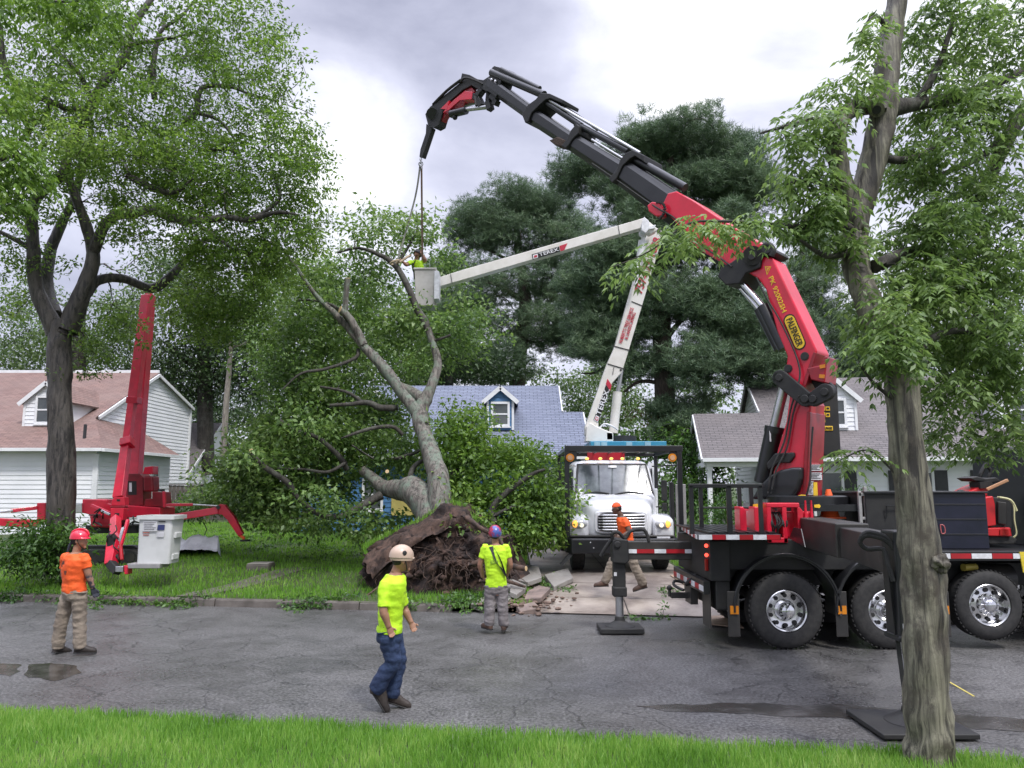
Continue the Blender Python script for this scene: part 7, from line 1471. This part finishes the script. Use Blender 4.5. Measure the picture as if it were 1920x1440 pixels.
def person(label, Y, J, face, mats_, shirt_long=False, hat='helmet', look=None, glove=False, voxel=.010, build_=1.0, origin=None, sleeve=.55, group=None, hs=1.0, tilt=0.0, strap=False, arm_mat=None):
    sk, sh, pt, bt, hm = mats_
    W_ = {k: P(q[0], q[1], Y + (q[2] if len(q) > 2 else 0)) for k, q in J.items()}
    f = Vector((face[0], face[1], 0)).normalized(); wa = Vector((f.y, -f.x, 0))   # wa = person's right
    pel = (W_['rhip'] + W_['lhip']) / 2; nk = W_['neck']
    org = tuple(origin or (pel.x, pel.y, min(W_['ran'].z, W_['lan'].z) - .08))
    T = thing('person', label, 'person', org, group); b_ = build_
    def spine(t): # pelvis to neck with a slight curve
        return pel.lerp(nk, t) + f * (-.015 * math.sin(math.pi * t))
    R_t = [(-.16, .150, .105), (-.06, .168, .118), (.08, .158, .108), (.28, .142, .100), (.50, .158, .112), (.70, .176, .116), (.84, .172, .104), (.93, .120, .085), (.985, .068, .068)]
    def arm(mb, s, r0, r1, r2, upto=None, fat=0.0):
        a, e_, w_ = W_[s + 'sh'], W_[s + 'el'], W_[s + 'wr']
        if upto is not None: e2 = a.lerp(e_, upto); mb.tube([spine(.86).lerp(a, .55), a, a.lerp(e_, .25), a.lerp(e_, upto * .75), e2], [r0, r0 * 1.02, r0 * .98, r0 * .95, r0 * .98], 14, 2); return
        mb.tube([spine(.86).lerp(a, .5), a, a.lerp(e_, .45), e_, e_.lerp(w_, .3), e_.lerp(w_, .7), w_], [r0 * .9, r0, r0 * .92, r1, r1 * 1.02, r2 * 1.12, r2], 14, 2)
    def leg(mb, s, r0, r1, r2, r3, low=1.0):
        h, k_, a = W_[s + 'hip'], W_[s + 'kn'], W_[s + 'an']; a = k_.lerp(a, low)
        mb.tube([h + Vector((0, 0, .03)), h.lerp(k_, .4), k_, k_.lerp(a, .35), k_.lerp(a, .75), a], [r0, r0 * .92, r1, r2, r3 * 1.15, r3], 16, 2)
    # body
    mb = MB(); mb.loft([ering(spine(t), wa, f, w * b_, d * b_) for t, w, d in R_t])
    hd = W_['head']; mb.tube([spine(.93), nk, nk.lerp(hd, .6)], [.066, .056, .056], 14)
    lk = Vector((look[0], look[1], look[2] if len(look) > 2 else 0)).normalized() if look else f; hx = lk.cross(Vector((0, 0, 1))).normalized(); hz = hx.cross(lk).normalized()
    HM = Matrix((hx, lk, hz)).transposed()   # columns: right, forward, up
    def hp(x, y, z): return hd + HM @ (Vector((x, y, z)) * hs)
    def wf_(q):   # head shape: narrower jaw, flatter face
        k_ = 1 - .22 * max(0, -q.z / .118) ** 1.3; return Vector((q.x * k_, q.y * (k_ if q.y < 0 else 1 - .08 * max(0, -q.z / .118)) + (.012 if q.z < -.04 and q.y > 0 else 0), q.z))
    mb.ball(hd, (.078 * hs, .096 * hs, .118 * hs), 24, 18, 0, HM, wf_)
    mb.tube([hp(0, .088, .012), hp(0, .104, -.012), hp(0, .112, -.03), hp(0, .096, -.036)], [.008, .011, .015, .012], 8)     # nose
    mb.tube([hp(-.024, .088, -.058), hp(0, .098, -.056), hp(.024, .088, -.058)], [.006, .009, .006], 6); mb.tube([hp(-.022, .086, -.070), hp(0, .096, -.070), hp(.022, .086, -.070)], [.006, .010, .006], 6)
    mb.ball(hp(0, .080, -.098), .024, 8, 6)
    for s_ in (-1, 1): mb.ball(hp(s_ * .078, -.008, -.012), (.012, .022, .034), 10, 8, 0, HM); mb.ball(hp(s_ * .03, .083, .020), (.020, .014, .008), 8, 6, 0, HM)
    for s_ in ('l', 'r'):
        arm(mb, s_, .058 * b_, .046, .031); w_ = W_[s_ + 'wr']; d = (W_[s_ + 'hand'] - w_) if s_ + 'hand' in W_ else (w_ - W_[s_ + 'el'])
        if not glove: hand(mb, w_ - d.normalized() * .01, d, f if abs(d.normalized().dot(f)) < .8 else Vector((0, 0, 1)), thumb=1)
        leg(mb, s_, .088, .060, .060, .043)
    body = mb.build('body', sk, T, recalc=True); remesh(body, voxel * .8, 3)
    for s_ in (-1, 1):
        e_ = MB(); e_.ball(hp(s_ * .03, .092, .018), .011, 10, 8); eo = e_.build('eye', refw, T, smooth=60); e_ = MB(); e_.ball(hp(s_ * .03, .1005, .018), .0055, 8, 6); e_.build('iris', hairm, eo)
    # trousers
    mb = MB(); mb.loft([ering(spine(t), wa, f, (w + .012) * b_, (d + .012) * b_) for t, w, d in ((-.17, .125, .09), (-.10, .165, .118), (0, .168, .122), (.10, .158, .113), (.17, .152, .108))])
    for s_ in ('l', 'r'): leg(mb, s_, .112, .092, .088, .080, 1.03)
    tr_ = mb.build('trousers', pt, T); remesh(tr_, voxel * 1.1, 3, .011, 11, 3)
    # shirt
    mb = MB(); mb.loft([ering(spine(t), wa, f, (w + .022) * b_, (d + .024) * b_) for t, w, d in [(.02, .164, .108)] + R_t[2:7] + [(.93, .118, .086), (.965, .075, .072)]])
    for s_ in ('l', 'r'): arm(mb, s_, .068 * b_, 0, 0, upto=sleeve)
    sh_ = mb.build('shirt', sh, T); remesh(sh_, voxel, 3, .010, 9, 5)
    if glove or arm_mat:
        for s_ in ('l', 'r'):
            mb = MB(); w_ = W_[s_ + 'wr']; e_ = W_[s_ + 'el']; d = W_[s_ + 'hand'] - w_
            if glove: mb.tube([e_.lerp(w_, .82), w_], [.042, .037], 12); hand(mb, w_ - d.normalized() * .01, d, f, fr=.0125, s=1.12); g_ = mb.build('glove', blkm if glove is True else glove, T); remesh(g_, .007, 2)
            if arm_mat:
                mb = MB(); a = W_[s_ + 'sh']; mb.tube([a.lerp(e_, .45), e_, e_.lerp(w_, .3), e_.lerp(w_, .7), e_.lerp(w_, .9)], [.056, .0455, .0465, .036, .033], 16, 3); mb.build('tattoo_sleeve', arm_mat, T, smooth=60)
    # boots
    for s_ in ('l', 'r'):
        an, toe = W_[s_ + 'an'], W_[s_ + 'toe']; d = (toe - an); hl = an - Vector((d.x, d.y, 0)).normalized() * .055; fd = d.copy(); up_ = Vector((0, 0, 1)); sd_ = fd.cross(up_).normalized(); dn = fd.normalized()
        sole = an + Vector((0, 0, -.075)); dd_ = toe - sole; ln = .285; dd_ = dd_.normalized(); nrm = sd_.cross(dd_).normalized()
        if nrm.z < 0: nrm = -nrm
        h0 = sole - dd_ * .07
        mb = MB(); mb.tube([W_[s_ + 'kn'].lerp(an, .74), an, an + Vector((0, 0, -.03))], [.075, .066, .062], 14)
        mb.loft([ering(h0 + dd_ * (ln * t) + nrm * (h / 2), sd_, nrm, w, h / 2, 16, 2.6) for t, w, h in ((-.02, .026, .06), (.05, .042, .10), (.25, .048, .135), (.45, .048, .115), (.65, .054, .088), (.85, .053, .076), (.98, .040, .058), (1.03, .015, .035))])
        bo = mb.build('boot', bt, T); remesh(bo, .008, 3)
        mb = MB(); mb.loft([ering(h0 + dd_ * (ln * t) + nrm * .004, sd_, nrm, w, .012, 12, 3) for t, w in ((-.02, .03), (.05, .042), (.3, .042), (.45, .038), (.65, .052), (.85, .051), (.99, .034), (1.03, .012))]); mb.build('sole', rubber, bo)
    # headgear
    if hat == 'helmet' or hat == 'brim':
        mb = MB(); rings = []; zc = .035
        for i in range(9):
            ph = (math.pi / 2) * i / 8 * .99; rings.append([hp(.108 * math.cos(ph) * math.cos(t), -.004 + .130 * math.cos(ph) * math.sin(t), zc + .118 * math.sin(ph) + (.0 if i else -.012)) for t in np.linspace(0, 2 * math.pi, 28, endpoint=False)])
        mb.loft([[q + (hd - q) * .06 for q in rings[0]]] + rings)
        if hat == 'brim': mb.loft([[hp(.104 * math.cos(t), .0 + .122 * math.sin(t), zc + .012) for t in np.linspace(0, 2 * math.pi, 28, endpoint=False)], [hp((.112 + .0) * math.cos(t), (.155 if math.sin(t) > 0 else .128) * math.sin(t), zc - .006) for t in np.linspace(0, 2 * math.pi, 28, endpoint=False)], [hp(.110 * math.cos(t), (.152 if math.sin(t) > 0 else .126) * math.sin(t), zc - .014) for t in np.linspace(0, 2 * math.pi, 28, endpoint=False)], [hp(.099 * math.cos(t), .118 * math.sin(t), zc) for t in np.linspace(0, 2 * math.pi, 28, endpoint=False)]]); mb.tube([hp(0, .13, zc + .03), hp(0, .09, zc + .105), hp(0, 0, zc + .128), hp(0, -.09, zc + .10), hp(0, -.12, zc + .04)], .014, 8, 4)
        else: mb.loft([ering(hp(0, 0, zc - .012 - .03 * t_), HM @ Vector((1, 0, 0)), HM @ Vector((0, 1, 0)), .111 - .004 * t_, .133 - .004 * t_, 28, 2.05) for t_ in (0, 1)]); mb.tube([hp(x_, .118 * math.sqrt(max(0, 1 - (x_ / .104) ** 2)) + .008, zc - .018) for x_ in (-.08, -.04, 0, .04, .08)], .012, 6, 2)
        h_ = mb.build('helmet', hm, T, smooth=50)
        mb = MB(); mb.tube([hp(-.088, .0, zc - .02), hp(-.075, .03, -.06), hp(0, .06, -.118), hp(.075, .03, -.06), hp(.088, 0, zc - .02)], .006, 6, 4); mb.build('chin_strap', blkm, T)
        if hat == 'helmet':
            mb = MB()
            for s_ in (-1, 1): mb.ball(hp(s_ * .098, -.01, zc + .03), (.012, .028, .035), 10, 8, 0, HM)
            mb.build('helmet_vent', blkm, h_)
    if hat == 'cap':
        mb = MB(); rings = [[hp(.086 * math.cos(ph) * math.cos(t), -.004 + .104 * math.cos(ph) * math.sin(t), .03 + .10 * math.sin(ph)) for t in np.linspace(0, 2 * math.pi, 24, endpoint=False)] for ph in np.linspace(0, math.pi / 2 * .98, 8)]; mb.loft(rings)
        mb.prism([hp(-.065, -.08, .028), hp(-.04, -.145, .016), hp(.04, -.145, .016), hp(.065, -.08, .028)], HM @ Vector((0, 0, .008))); mb.build('cap', hm, T, smooth=50, bevel=.004)
    mb = MB(); mb.ball(hp(0, -.022, .0), (.082, .084, .085), 20, 14, 0, HM, lambda q: q if q.y < .02 else Vector((q.x, .02, q.z))); mb.build('hair', hairm, T, smooth=60)
    return T, W_, spine, wa, f
# man in orange shirt at left, seen from behind, red hard hat
T, W_, spn, wa, f = person('man in orange shirt and red hard hat standing on the road at far left', 11.5,
    dict(head=(149, 1013), neck=(143, 1035), rsh=(159, 1047, -.08), lsh=(123, 1046, .12), rel=(166, 1079, -.05), rwr=(174, 1103, .02), rhand=(180, 1118, .04), lel=(120, 1080, .25), lwr=(140, 1098, .38), lhand=(152, 1104, .42), rhip=(149, 1113, -.04), lhip=(130, 1112, .08), rkn=(149, 1165, .0), lkn=(115, 1165, .06), ran=(150, 1214, .0), lan=(108, 1214, .1), rtoe=(180, 1224, .05), ltoe=(130, 1226, .28)),
    (.62, .78), (skin, hivis_o, khaki, leather, hat_r), hat='brim', look=(1, .15, 0), glove=mat('glove_dark', (.015, .018, .03), .7), build_=1.12, arm_mat=tattoo)
def back_print(T, spn, wa, f, t, x, w, h, m, off=.155, shape=None, sd=0):
    c = spn(t) - f * off + wa * x; mb = MB(); n_ = 7
    pts = shape or [(-1, -1), (1, -1), (1, 1), (-1, 1)]
    mb.prism([c + wa * (a * w / 2) + Vector((0, 0, b * h / 2)) for a, b in pts], f * .045); return mb.build('shirt_print', m, T)
ink2 = mat('shirt_print', (.06, .02, .015), .8, c2=(.14, .04, .02), ns=20)
back_print(T, spn, wa, f, .72, -.02, .12, .10, ink2, .150, [(-1, -.6), (-.3, -1), (.9, -.9), (1, -.1), (.5, .2), (.2, 1), (-.6, .8), (-.9, .1)])
back_print(T, spn, wa, f, .55, .02, .14, .03, ink2, .148); back_print(T, spn, wa, f, .50, .04, .08, .018, ink2, .146)
mb = MB(); mb.tube([W_['head'] + Vector((-.07, -.04, .02)), W_['head'] + Vector((-.12, -.03, -.08)), W_['head'] + Vector((-.15, -.02, -.17))], [.03, .028, .018], 8, 3, sy=.5); mb.build('neck_cloth', mat('bandana_blue', (.05, .06, .10), .8), T, smooth=60)
# man in yellow shirt near the verge, walking right
T, W_, spn, wa, f = person('man in yellow shirt, blue jeans and tan helmet walking on the near road side', 8.75,
    dict(head=(753, 1049), neck=(742, 1073), rsh=(721, 1098, -.13), lsh=(747, 1095, .15), rel=(719, 1146, -.2), rwr=(729, 1176, -.18), rhand=(736, 1193, -.18), lel=(757, 1140, .24), lwr=(771, 1168, .22), lhand=(777, 1183, .2), rhip=(726, 1188, -.09), lhip=(735, 1188, .09), rkn=(737, 1240, -.09), lkn=(747, 1238, .09), ran=(704, 1294, -.08), lan=(734, 1305, .08), rtoe=(720, 1334, -.06), ltoe=(764, 1328, .12)),
    (.95, .3), (skin, hivis_y, jeans, leather, hat_t), look=(.9, .5, -.05), voxel=.009, build_=1.04, sleeve=.85, hs=1.08)
mb = MB(); mb.loft([ering(spn(.03), wa, f, .180, .130, 24), ering(spn(.075), wa, f, .178, .128, 24)]); mb.build('belt', blkm, T)
# man in yellow shirt seen from behind at the root plate
T, W_, spn, wa, f = person('man in yellow shirt with black shoulder strap and blue red helmet facing the root plate', 13.15,
    dict(head=(928, 1001), neck=(929, 1019), rsh=(949, 1027), lsh=(909, 1027), rel=(957, 1059, .02), rwr=(950, 1080, .16), rhand=(942, 1086, .24), lel=(900, 1059, .02), lwr=(905, 1082, .12), lhand=(912, 1090, .2), rhip=(941, 1102), lhip=(920, 1102), rkn=(942, 1139, -.02), lkn=(918, 1139, -.02), ran=(945, 1172), lan=(917, 1171), rtoe=(948, 1174, .2), ltoe=(905, 1176, .18)),
    (-.05, 1), (skin, hivis_y, greyc, tanl, hat_b), look=(-.1, 1, .35), sleeve=.6)
mb = MB(); o_ = -f * .165; mb.prism([spn(.93) - wa * .11 - f * .10, spn(.95) - wa * .04 - f * .10, spn(.72) + wa * .06 + o_, spn(.6) + wa * .10 + o_, spn(.3) + wa * .17 - f * .12, spn(.25) + wa * .16 - f * .12, spn(.5) + wa * .05 + o_, spn(.66) - wa * .03 + o_], f * .035); mb.build('shoulder_strap', blkm, T, bevel=.006)
back_print(T, spn, wa, f, .60, -.03, .12, .05, mat('print_faint', (.12, .2, .03), .8, c2=(.3, .5, .02), ns=30, ramp=(.45, .55)), .150)
# man in orange shirt striding left past the bucket truck
person('man in orange shirt and orange cap striding left in front of the bucket truck', 15.7,
    dict(head=(1156, 953), neck=(1165, 968), lsh=(1171, 976, -.14), rsh=(1167, 974, .16), lel=(1180, 998, -.2), lwr=(1163, 1007, -.22), lhand=(1154, 1008, -.22), rel=(1160, 998, .22), rwr=(1150, 1010, .25), rhand=(1146, 1017, .25), lhip=(1179, 1024, -.07), rhip=(1177, 1024, .08), lkn=(1190, 1062, -.08), rkn=(1148, 1054, .08), lan=(1207, 1096, -.08), ran=(1134, 1092, .1), ltoe=(1188, 1109, -.08), rtoe=(1116, 1100, .1)),
    (-1, 0), (skin_d, hivis_o, khaki, tanl, cap_o), hat='cap', look=(-1, -.15, -.15), hs=.92)
# worker in the raised bucket
T, W_, spn, wa, f = person('worker in yellow shirt and dark helmet standing in the raised bucket, handling the sling', 20.9,
    dict(head=(783, 477), neck=(780, 487), rsh=(792, 492, .1), lsh=(770, 492, -.05), rel=(798, 488, -.1), rwr=(791, 476, -.15), rhand=(789, 472, -.15), lel=(762, 497, -.15), lwr=(753, 489, -.25), lhand=(749, 487, -.28), rhip=(793, 532, .05), lhip=(785, 532, -.05), rkn=(793, 553), lkn=(785, 553), ran=(793, 571), lan=(785, 571), rtoe=(798, 572, -.1), ltoe=(783, 572, -.15)),
    (-.7, -.7), (skin, hivis_y, greyc, leather, mat('hat_black', (.03, .03, .035), .4)), look=(-.4, -.6, .35), sleeve=.6)
mb = MB(); mb.tube([spn(.93) + wa * .1 + f * .1, spn(.75) + f * .16, spn(.5) - wa * .02 + f * .155, spn(.2) - wa * .1 + f * .14], .016, 6, 3); mb.tube([spn(.93) - wa * .1 + f * .1, spn(.7) + f * .16, spn(.4) + wa * .05 + f * .15, spn(.2) + wa * .1 + f * .13], .016, 6, 3); mb.build('harness', blkm, T)
# ================= small things =================
SLG = thing('lifting_sling', 'grey and brown lifting slings hanging from the crane hook down to the tree limb', 'sling', tuple(PC(789, 304)))
sl1 = mat('sling_brown', (.16, .10, .07), .8); sl2 = mat('sling_grey', (.25, .25, .22), .8); h0 = PC(789, 306)
mb = MB(); mb.tube([h0 + Vector((.055 * math.cos(t), 0, .06 * math.sin(t) - .02)) for t in np.linspace(0, 2 * math.pi, 13)], .018, 8); mb.build('ring', steel, SLG, smooth=50)
mb = MB(); a = h0 + Vector((.02, 0, -.08)); e1 = P(792, 488, 20.6); mb.bar(a, e1, .05, .02, up=(0, -1, 0)); mb.build('strap', sl1, SLG)
mb = MB(); a = h0 + Vector((-.02, 0, -.08)); e2 = P(742, 500, 20.3); mid_ = P(772, 395, 20.3); mb.tube([a, a.lerp(mid_, .5) + Vector((.03, 0, 0)), mid_, e2], .026, 6, 4); mb.build('strap', sl2, SLG)
mb = MB(); mb.tube([P(770, 479, 20.5), P(762, 483, 20.4), P(752, 490, 20.3), P(738, 497, 20.2)], .035, 6, 3); mb.tube([P(740, 492, 20.05) + Vector((.12 * math.cos(t), .12 * math.sin(t), .05 * math.cos(t))) for t in np.linspace(0, 2 * math.pi, 11)], .03, 6); mb.build('strap', mat('sling_tan', (.42, .33, .22), .8), SLG)
# mini loader strapped on the deck
ML = thing('mini_loader', 'red compact stand-on loader with black controls strapped on the crane truck deck', 'mini loader', (P(1870, 1015, 12.6).x, 12.6, zr + .06))
mr_ = mat('loader_red', (.55, .015, .02), .35, c2=(.45, .012, .018), coat=.2)
def ml(name, pts, Y, th, m, bevel=.015, parent=ML): mb = MB(); mb.prism([P(*q, Y) for q in pts], (0, th, 0)); return mb.build(name, m, parent, bevel=bevel)
z0_ = 1018
ml('body', [(1850, 932), (1893, 933), (1898, 945), (1898, 995), (1850, 988)], 12.5, .9, blkm)
ml('hood', [(1846, 933), (1862, 930), (1866, 945), (1868, 985), (1850, 988), (1846, 960)], 12.4, .9, mr_); ml('skirt', [(1852, 990), (1895, 989), (1898, 1006), (1852, 1005)], 12.4, .9, mr_); ml('skirt_panel', [(1875, 993), (1891, 993), (1891, 1003), (1875, 1003)], 12.385, .01, taild, 0)
ml('track', [(1856, 1005), (1902, 1005), (1908, 1012), (1902, 1021), (1856, 1021), (1850, 1012)], 12.45, .85, rubber, .02)
ml('engine', [(1872, 940), (1888, 942), (1888, 985), (1872, 982)], 12.45, .2, grim)
ml('console', [(1832, 915), (1850, 908), (1852, 930), (1828, 932), (1812, 925)], 12.7, .5, mr_); ml('console_top', [(1818, 896), (1832, 893), (1848, 897), (1868, 895), (1880, 903), (1862, 905), (1845, 903), (1828, 902)], 12.7, .4, blkm)
mb = MB(); mb.bar(P(1838, 903, 12.8), P(1840, 915, 12.8), .2, .3); mb.build('console_stem', blkm, ML); mb = MB(); mb.tube([P(1835, 898, 12.8), P(1843, 880, 12.8), P(1853, 868, 12.8)], [.03, .035, .05], 8, 3); mb.build('lever', blkm, ML, smooth=60); mb = MB(); mb.tube([P(1850, 900, 12.9), P(1858, 885, 12.9), P(1852, 875, 12.9)], .03, 8, 3); mb.build('lever', blkm, ML, smooth=60); mb = MB(); mb.tube([P(1812, 925, 12.7), P(1800, 920, 12.7), P(1795, 924, 12.7)], .025, 6, 3); mb.build('levers', blkm, ML, smooth=60)
mb = MB(); mb.bar(P(1850, 918, 12.6), P(1890, 900, 12.5), .05, .05); mb.build('wooden_handle', mat('handle_wood', (.5, .27, .14), .6), ML, bevel=.01)
mb = MB(); mb.tube([P(1870, 932, 12.3), P(1895, 938, 12.25), P(1906, 958, 12.25)], .02, 6, 4); mb.tube([P(1893, 935, 12.28), P(1901, 950, 12.25), P(1902, 975, 12.25), P(1906, 1000, 12.25), P(1900, 1008, 12.25)], .024, 6, 4, sy=.5); mb.build('tie_strap', mat('strap_pale', (.55, .52, .28), .7), ML)
# cones by the crane
def cone(px, py, Y, h, label, m, name='traffic_cone', cat='traffic cone'):
    b = P(px, py, Y); t = thing(name, label, cat, tuple(b)); mb = MB(); mb.lathe(b, (0, 0, 1), [(.16, .03), (.145, .05), (.035, h), (.02, h)], 20); mb.build('cone', m, t, smooth=40); mb = MB(); mb.box(b.x - .19, b.x + .19, b.y - .19, b.y + .19, b.z, b.z + .03); mb.build('base', m, t, bevel=.008); return t
t = cone(1556, 972, 12.75, .47, 'orange traffic cone standing upright on the crane truck beside the slew ring', orange)
t = thing('bucket_stack', 'stack of white plastic tubs beside the orange cone on the crane truck', 'tubs', tuple(P(1571, 978, 12.9))); mb = MB(); b = P(1571, 978, 12.9)
mb.lathe(b, (0, 0, 1), [(.10, 0), (.11, .08), (.13, .09), (.11, .10), (.12, .16), (.135, .17), (.115, .18), (.12, .24), (.13, .25), (.02, .26)], 20); mb.build('tubs', white, t, smooth=40)
b = P(1562, 975, 12.85); mb = MB(); mb.lathe(b, (0, 0, 1), [(.09, 0), (.09, .25), (.02, .27)], 16); o = mb.build('red_drum', taild, smooth=40, origin=tuple(b)); tag(o, 'small dark red container between the cone and the white tubs', 'container')
# plywood pads under and behind the truck
ply = mat('plywood', (.36, .26, .185), .7, c2=(.26, .19, .14), ns=2, stretch=(1, 8, 1), bump=.2)
for i, (q, lab) in enumerate((([(1318, 1160), (1372, 1158), (1395, 1182), (1332, 1175)], 'plywood board on the road beside the rear mud flap of the crane truck'), ([(1256, 1082), (1305, 1082), (1345, 1100), (1290, 1104)], 'pale plywood sheet lying on the grass behind the crane truck hitch'))):
    pts_ = []
    for a_ in q: w = on_lawn(*a_); pts_.append(w + Vector((0, 0, .03)))
    mb = MB(); mb.prism(pts_, (0, 0, .02)); o = mb.build('plywood_board', ply, origin=tuple(pts_[0]), bevel=.003); tag(o, lab, 'board')
# broken slabs and rubble at the root plate
rub = [([(898, 1128), (935, 1112), (968, 1120), (950, 1135), (905, 1145), (880, 1140)], 'round edged grey slab piece right in front of the root plate'), ([(962, 1082), (978, 1068), (1012, 1078), (1018, 1100), (990, 1105), (970, 1098)], 'large tilted grey slab behind the standing man'), ([(955, 1115), (972, 1108), (985, 1118), (970, 1130), (955, 1128)], 'small pale block of broken concrete beside the standing man'), ([(988, 1118), (1010, 1110), (1030, 1118), (1012, 1134), (985, 1132)], 'pinkish broken slab piece at the edge of the driveway'), ([(1020, 1090), (1065, 1075), (1075, 1095), (1040, 1110)], 'cracked slab corner on the driveway left edge'), ([(925, 1108), (955, 1100), (985, 1112), (960, 1118)], 'thin slanting slab under the root plate'), ([(965, 1140), (1000, 1135), (1015, 1148), (975, 1152)], 'flat brown slab piece lying at the kerb line')]
for i, (q, lab) in enumerate(rub):
    pts_ = []
    for a_ in q: w = on_lawn(*a_); pts_.append(w + Vector((random.uniform(-.03, .03), random.uniform(-.03, .03), .05 + .05 * (i % 3) + .12 * ((w.x * 1.3 + i) % 1) * (1 if i in (1, 3) else .4))))
    mb = MB(); mb.prism(pts_, (0, 0, -.10)); o = mb.build('broken_slab', [concrete, concrete, paver_][min(i, 2)] if False else (mat('pink_slab', (.24, .18, .15), .7, c2=(.15, .115, .10), bump=.5) if i in (3, 6) else concrete), origin=tuple(pts_[0]), bevel=.012); tag(o, lab, 'slab', 'broken pavement slabs')
mb = MB()
for _ in range(160):
    q = on_lawn(random.gauss(985, 38), random.gauss(1128, 12)); s_ = random.uniform(.015, .07); mb.ball(q + Vector((0, 0, s_ * .5)), (s_, s_ * .8, s_ * .5), 6, 4)
o = mb.build('rubble', mat('rubble_mix', (.2, .14, .11), .9, c2=(.09, .06, .045), ns=6), kind='stuff'); tag(o, 'earth crumbs and small stones around the broken slabs', 'rubble', kind='stuff')
# utility box, pale blower, small sticks
a = on_lawn(482, 1070); UB = thing('utility_box', 'low grey concrete utility box in the left lawn beside the footpath', 'utility box', tuple(a)); mb = MB(); mb.box(a.x - .27, a.x + .27, a.y, a.y + .55, a.z - .05, a.z + .14); mb.build('box', kerbmat, UB, bevel=.02); mb = MB(); mb.box(a.x - .25, a.x + .25, a.y + .02, a.y + .53, a.z + .143, a.z + .165); mb.build('lid', concrete, UB, bevel=.01)
q = [on_lawn(1778, 1278), on_lawn(1826, 1306)]; mb = MB(); mb.bar(q[0] + Vector((0, 0, .004)), q[1] + Vector((0, 0, .004)), .022, .004); mb.build('yellow_road_mark', mat('yellow_chalk', (.6, .5, .12), .7), kind='structure')
bpy.context.view_layer.update()
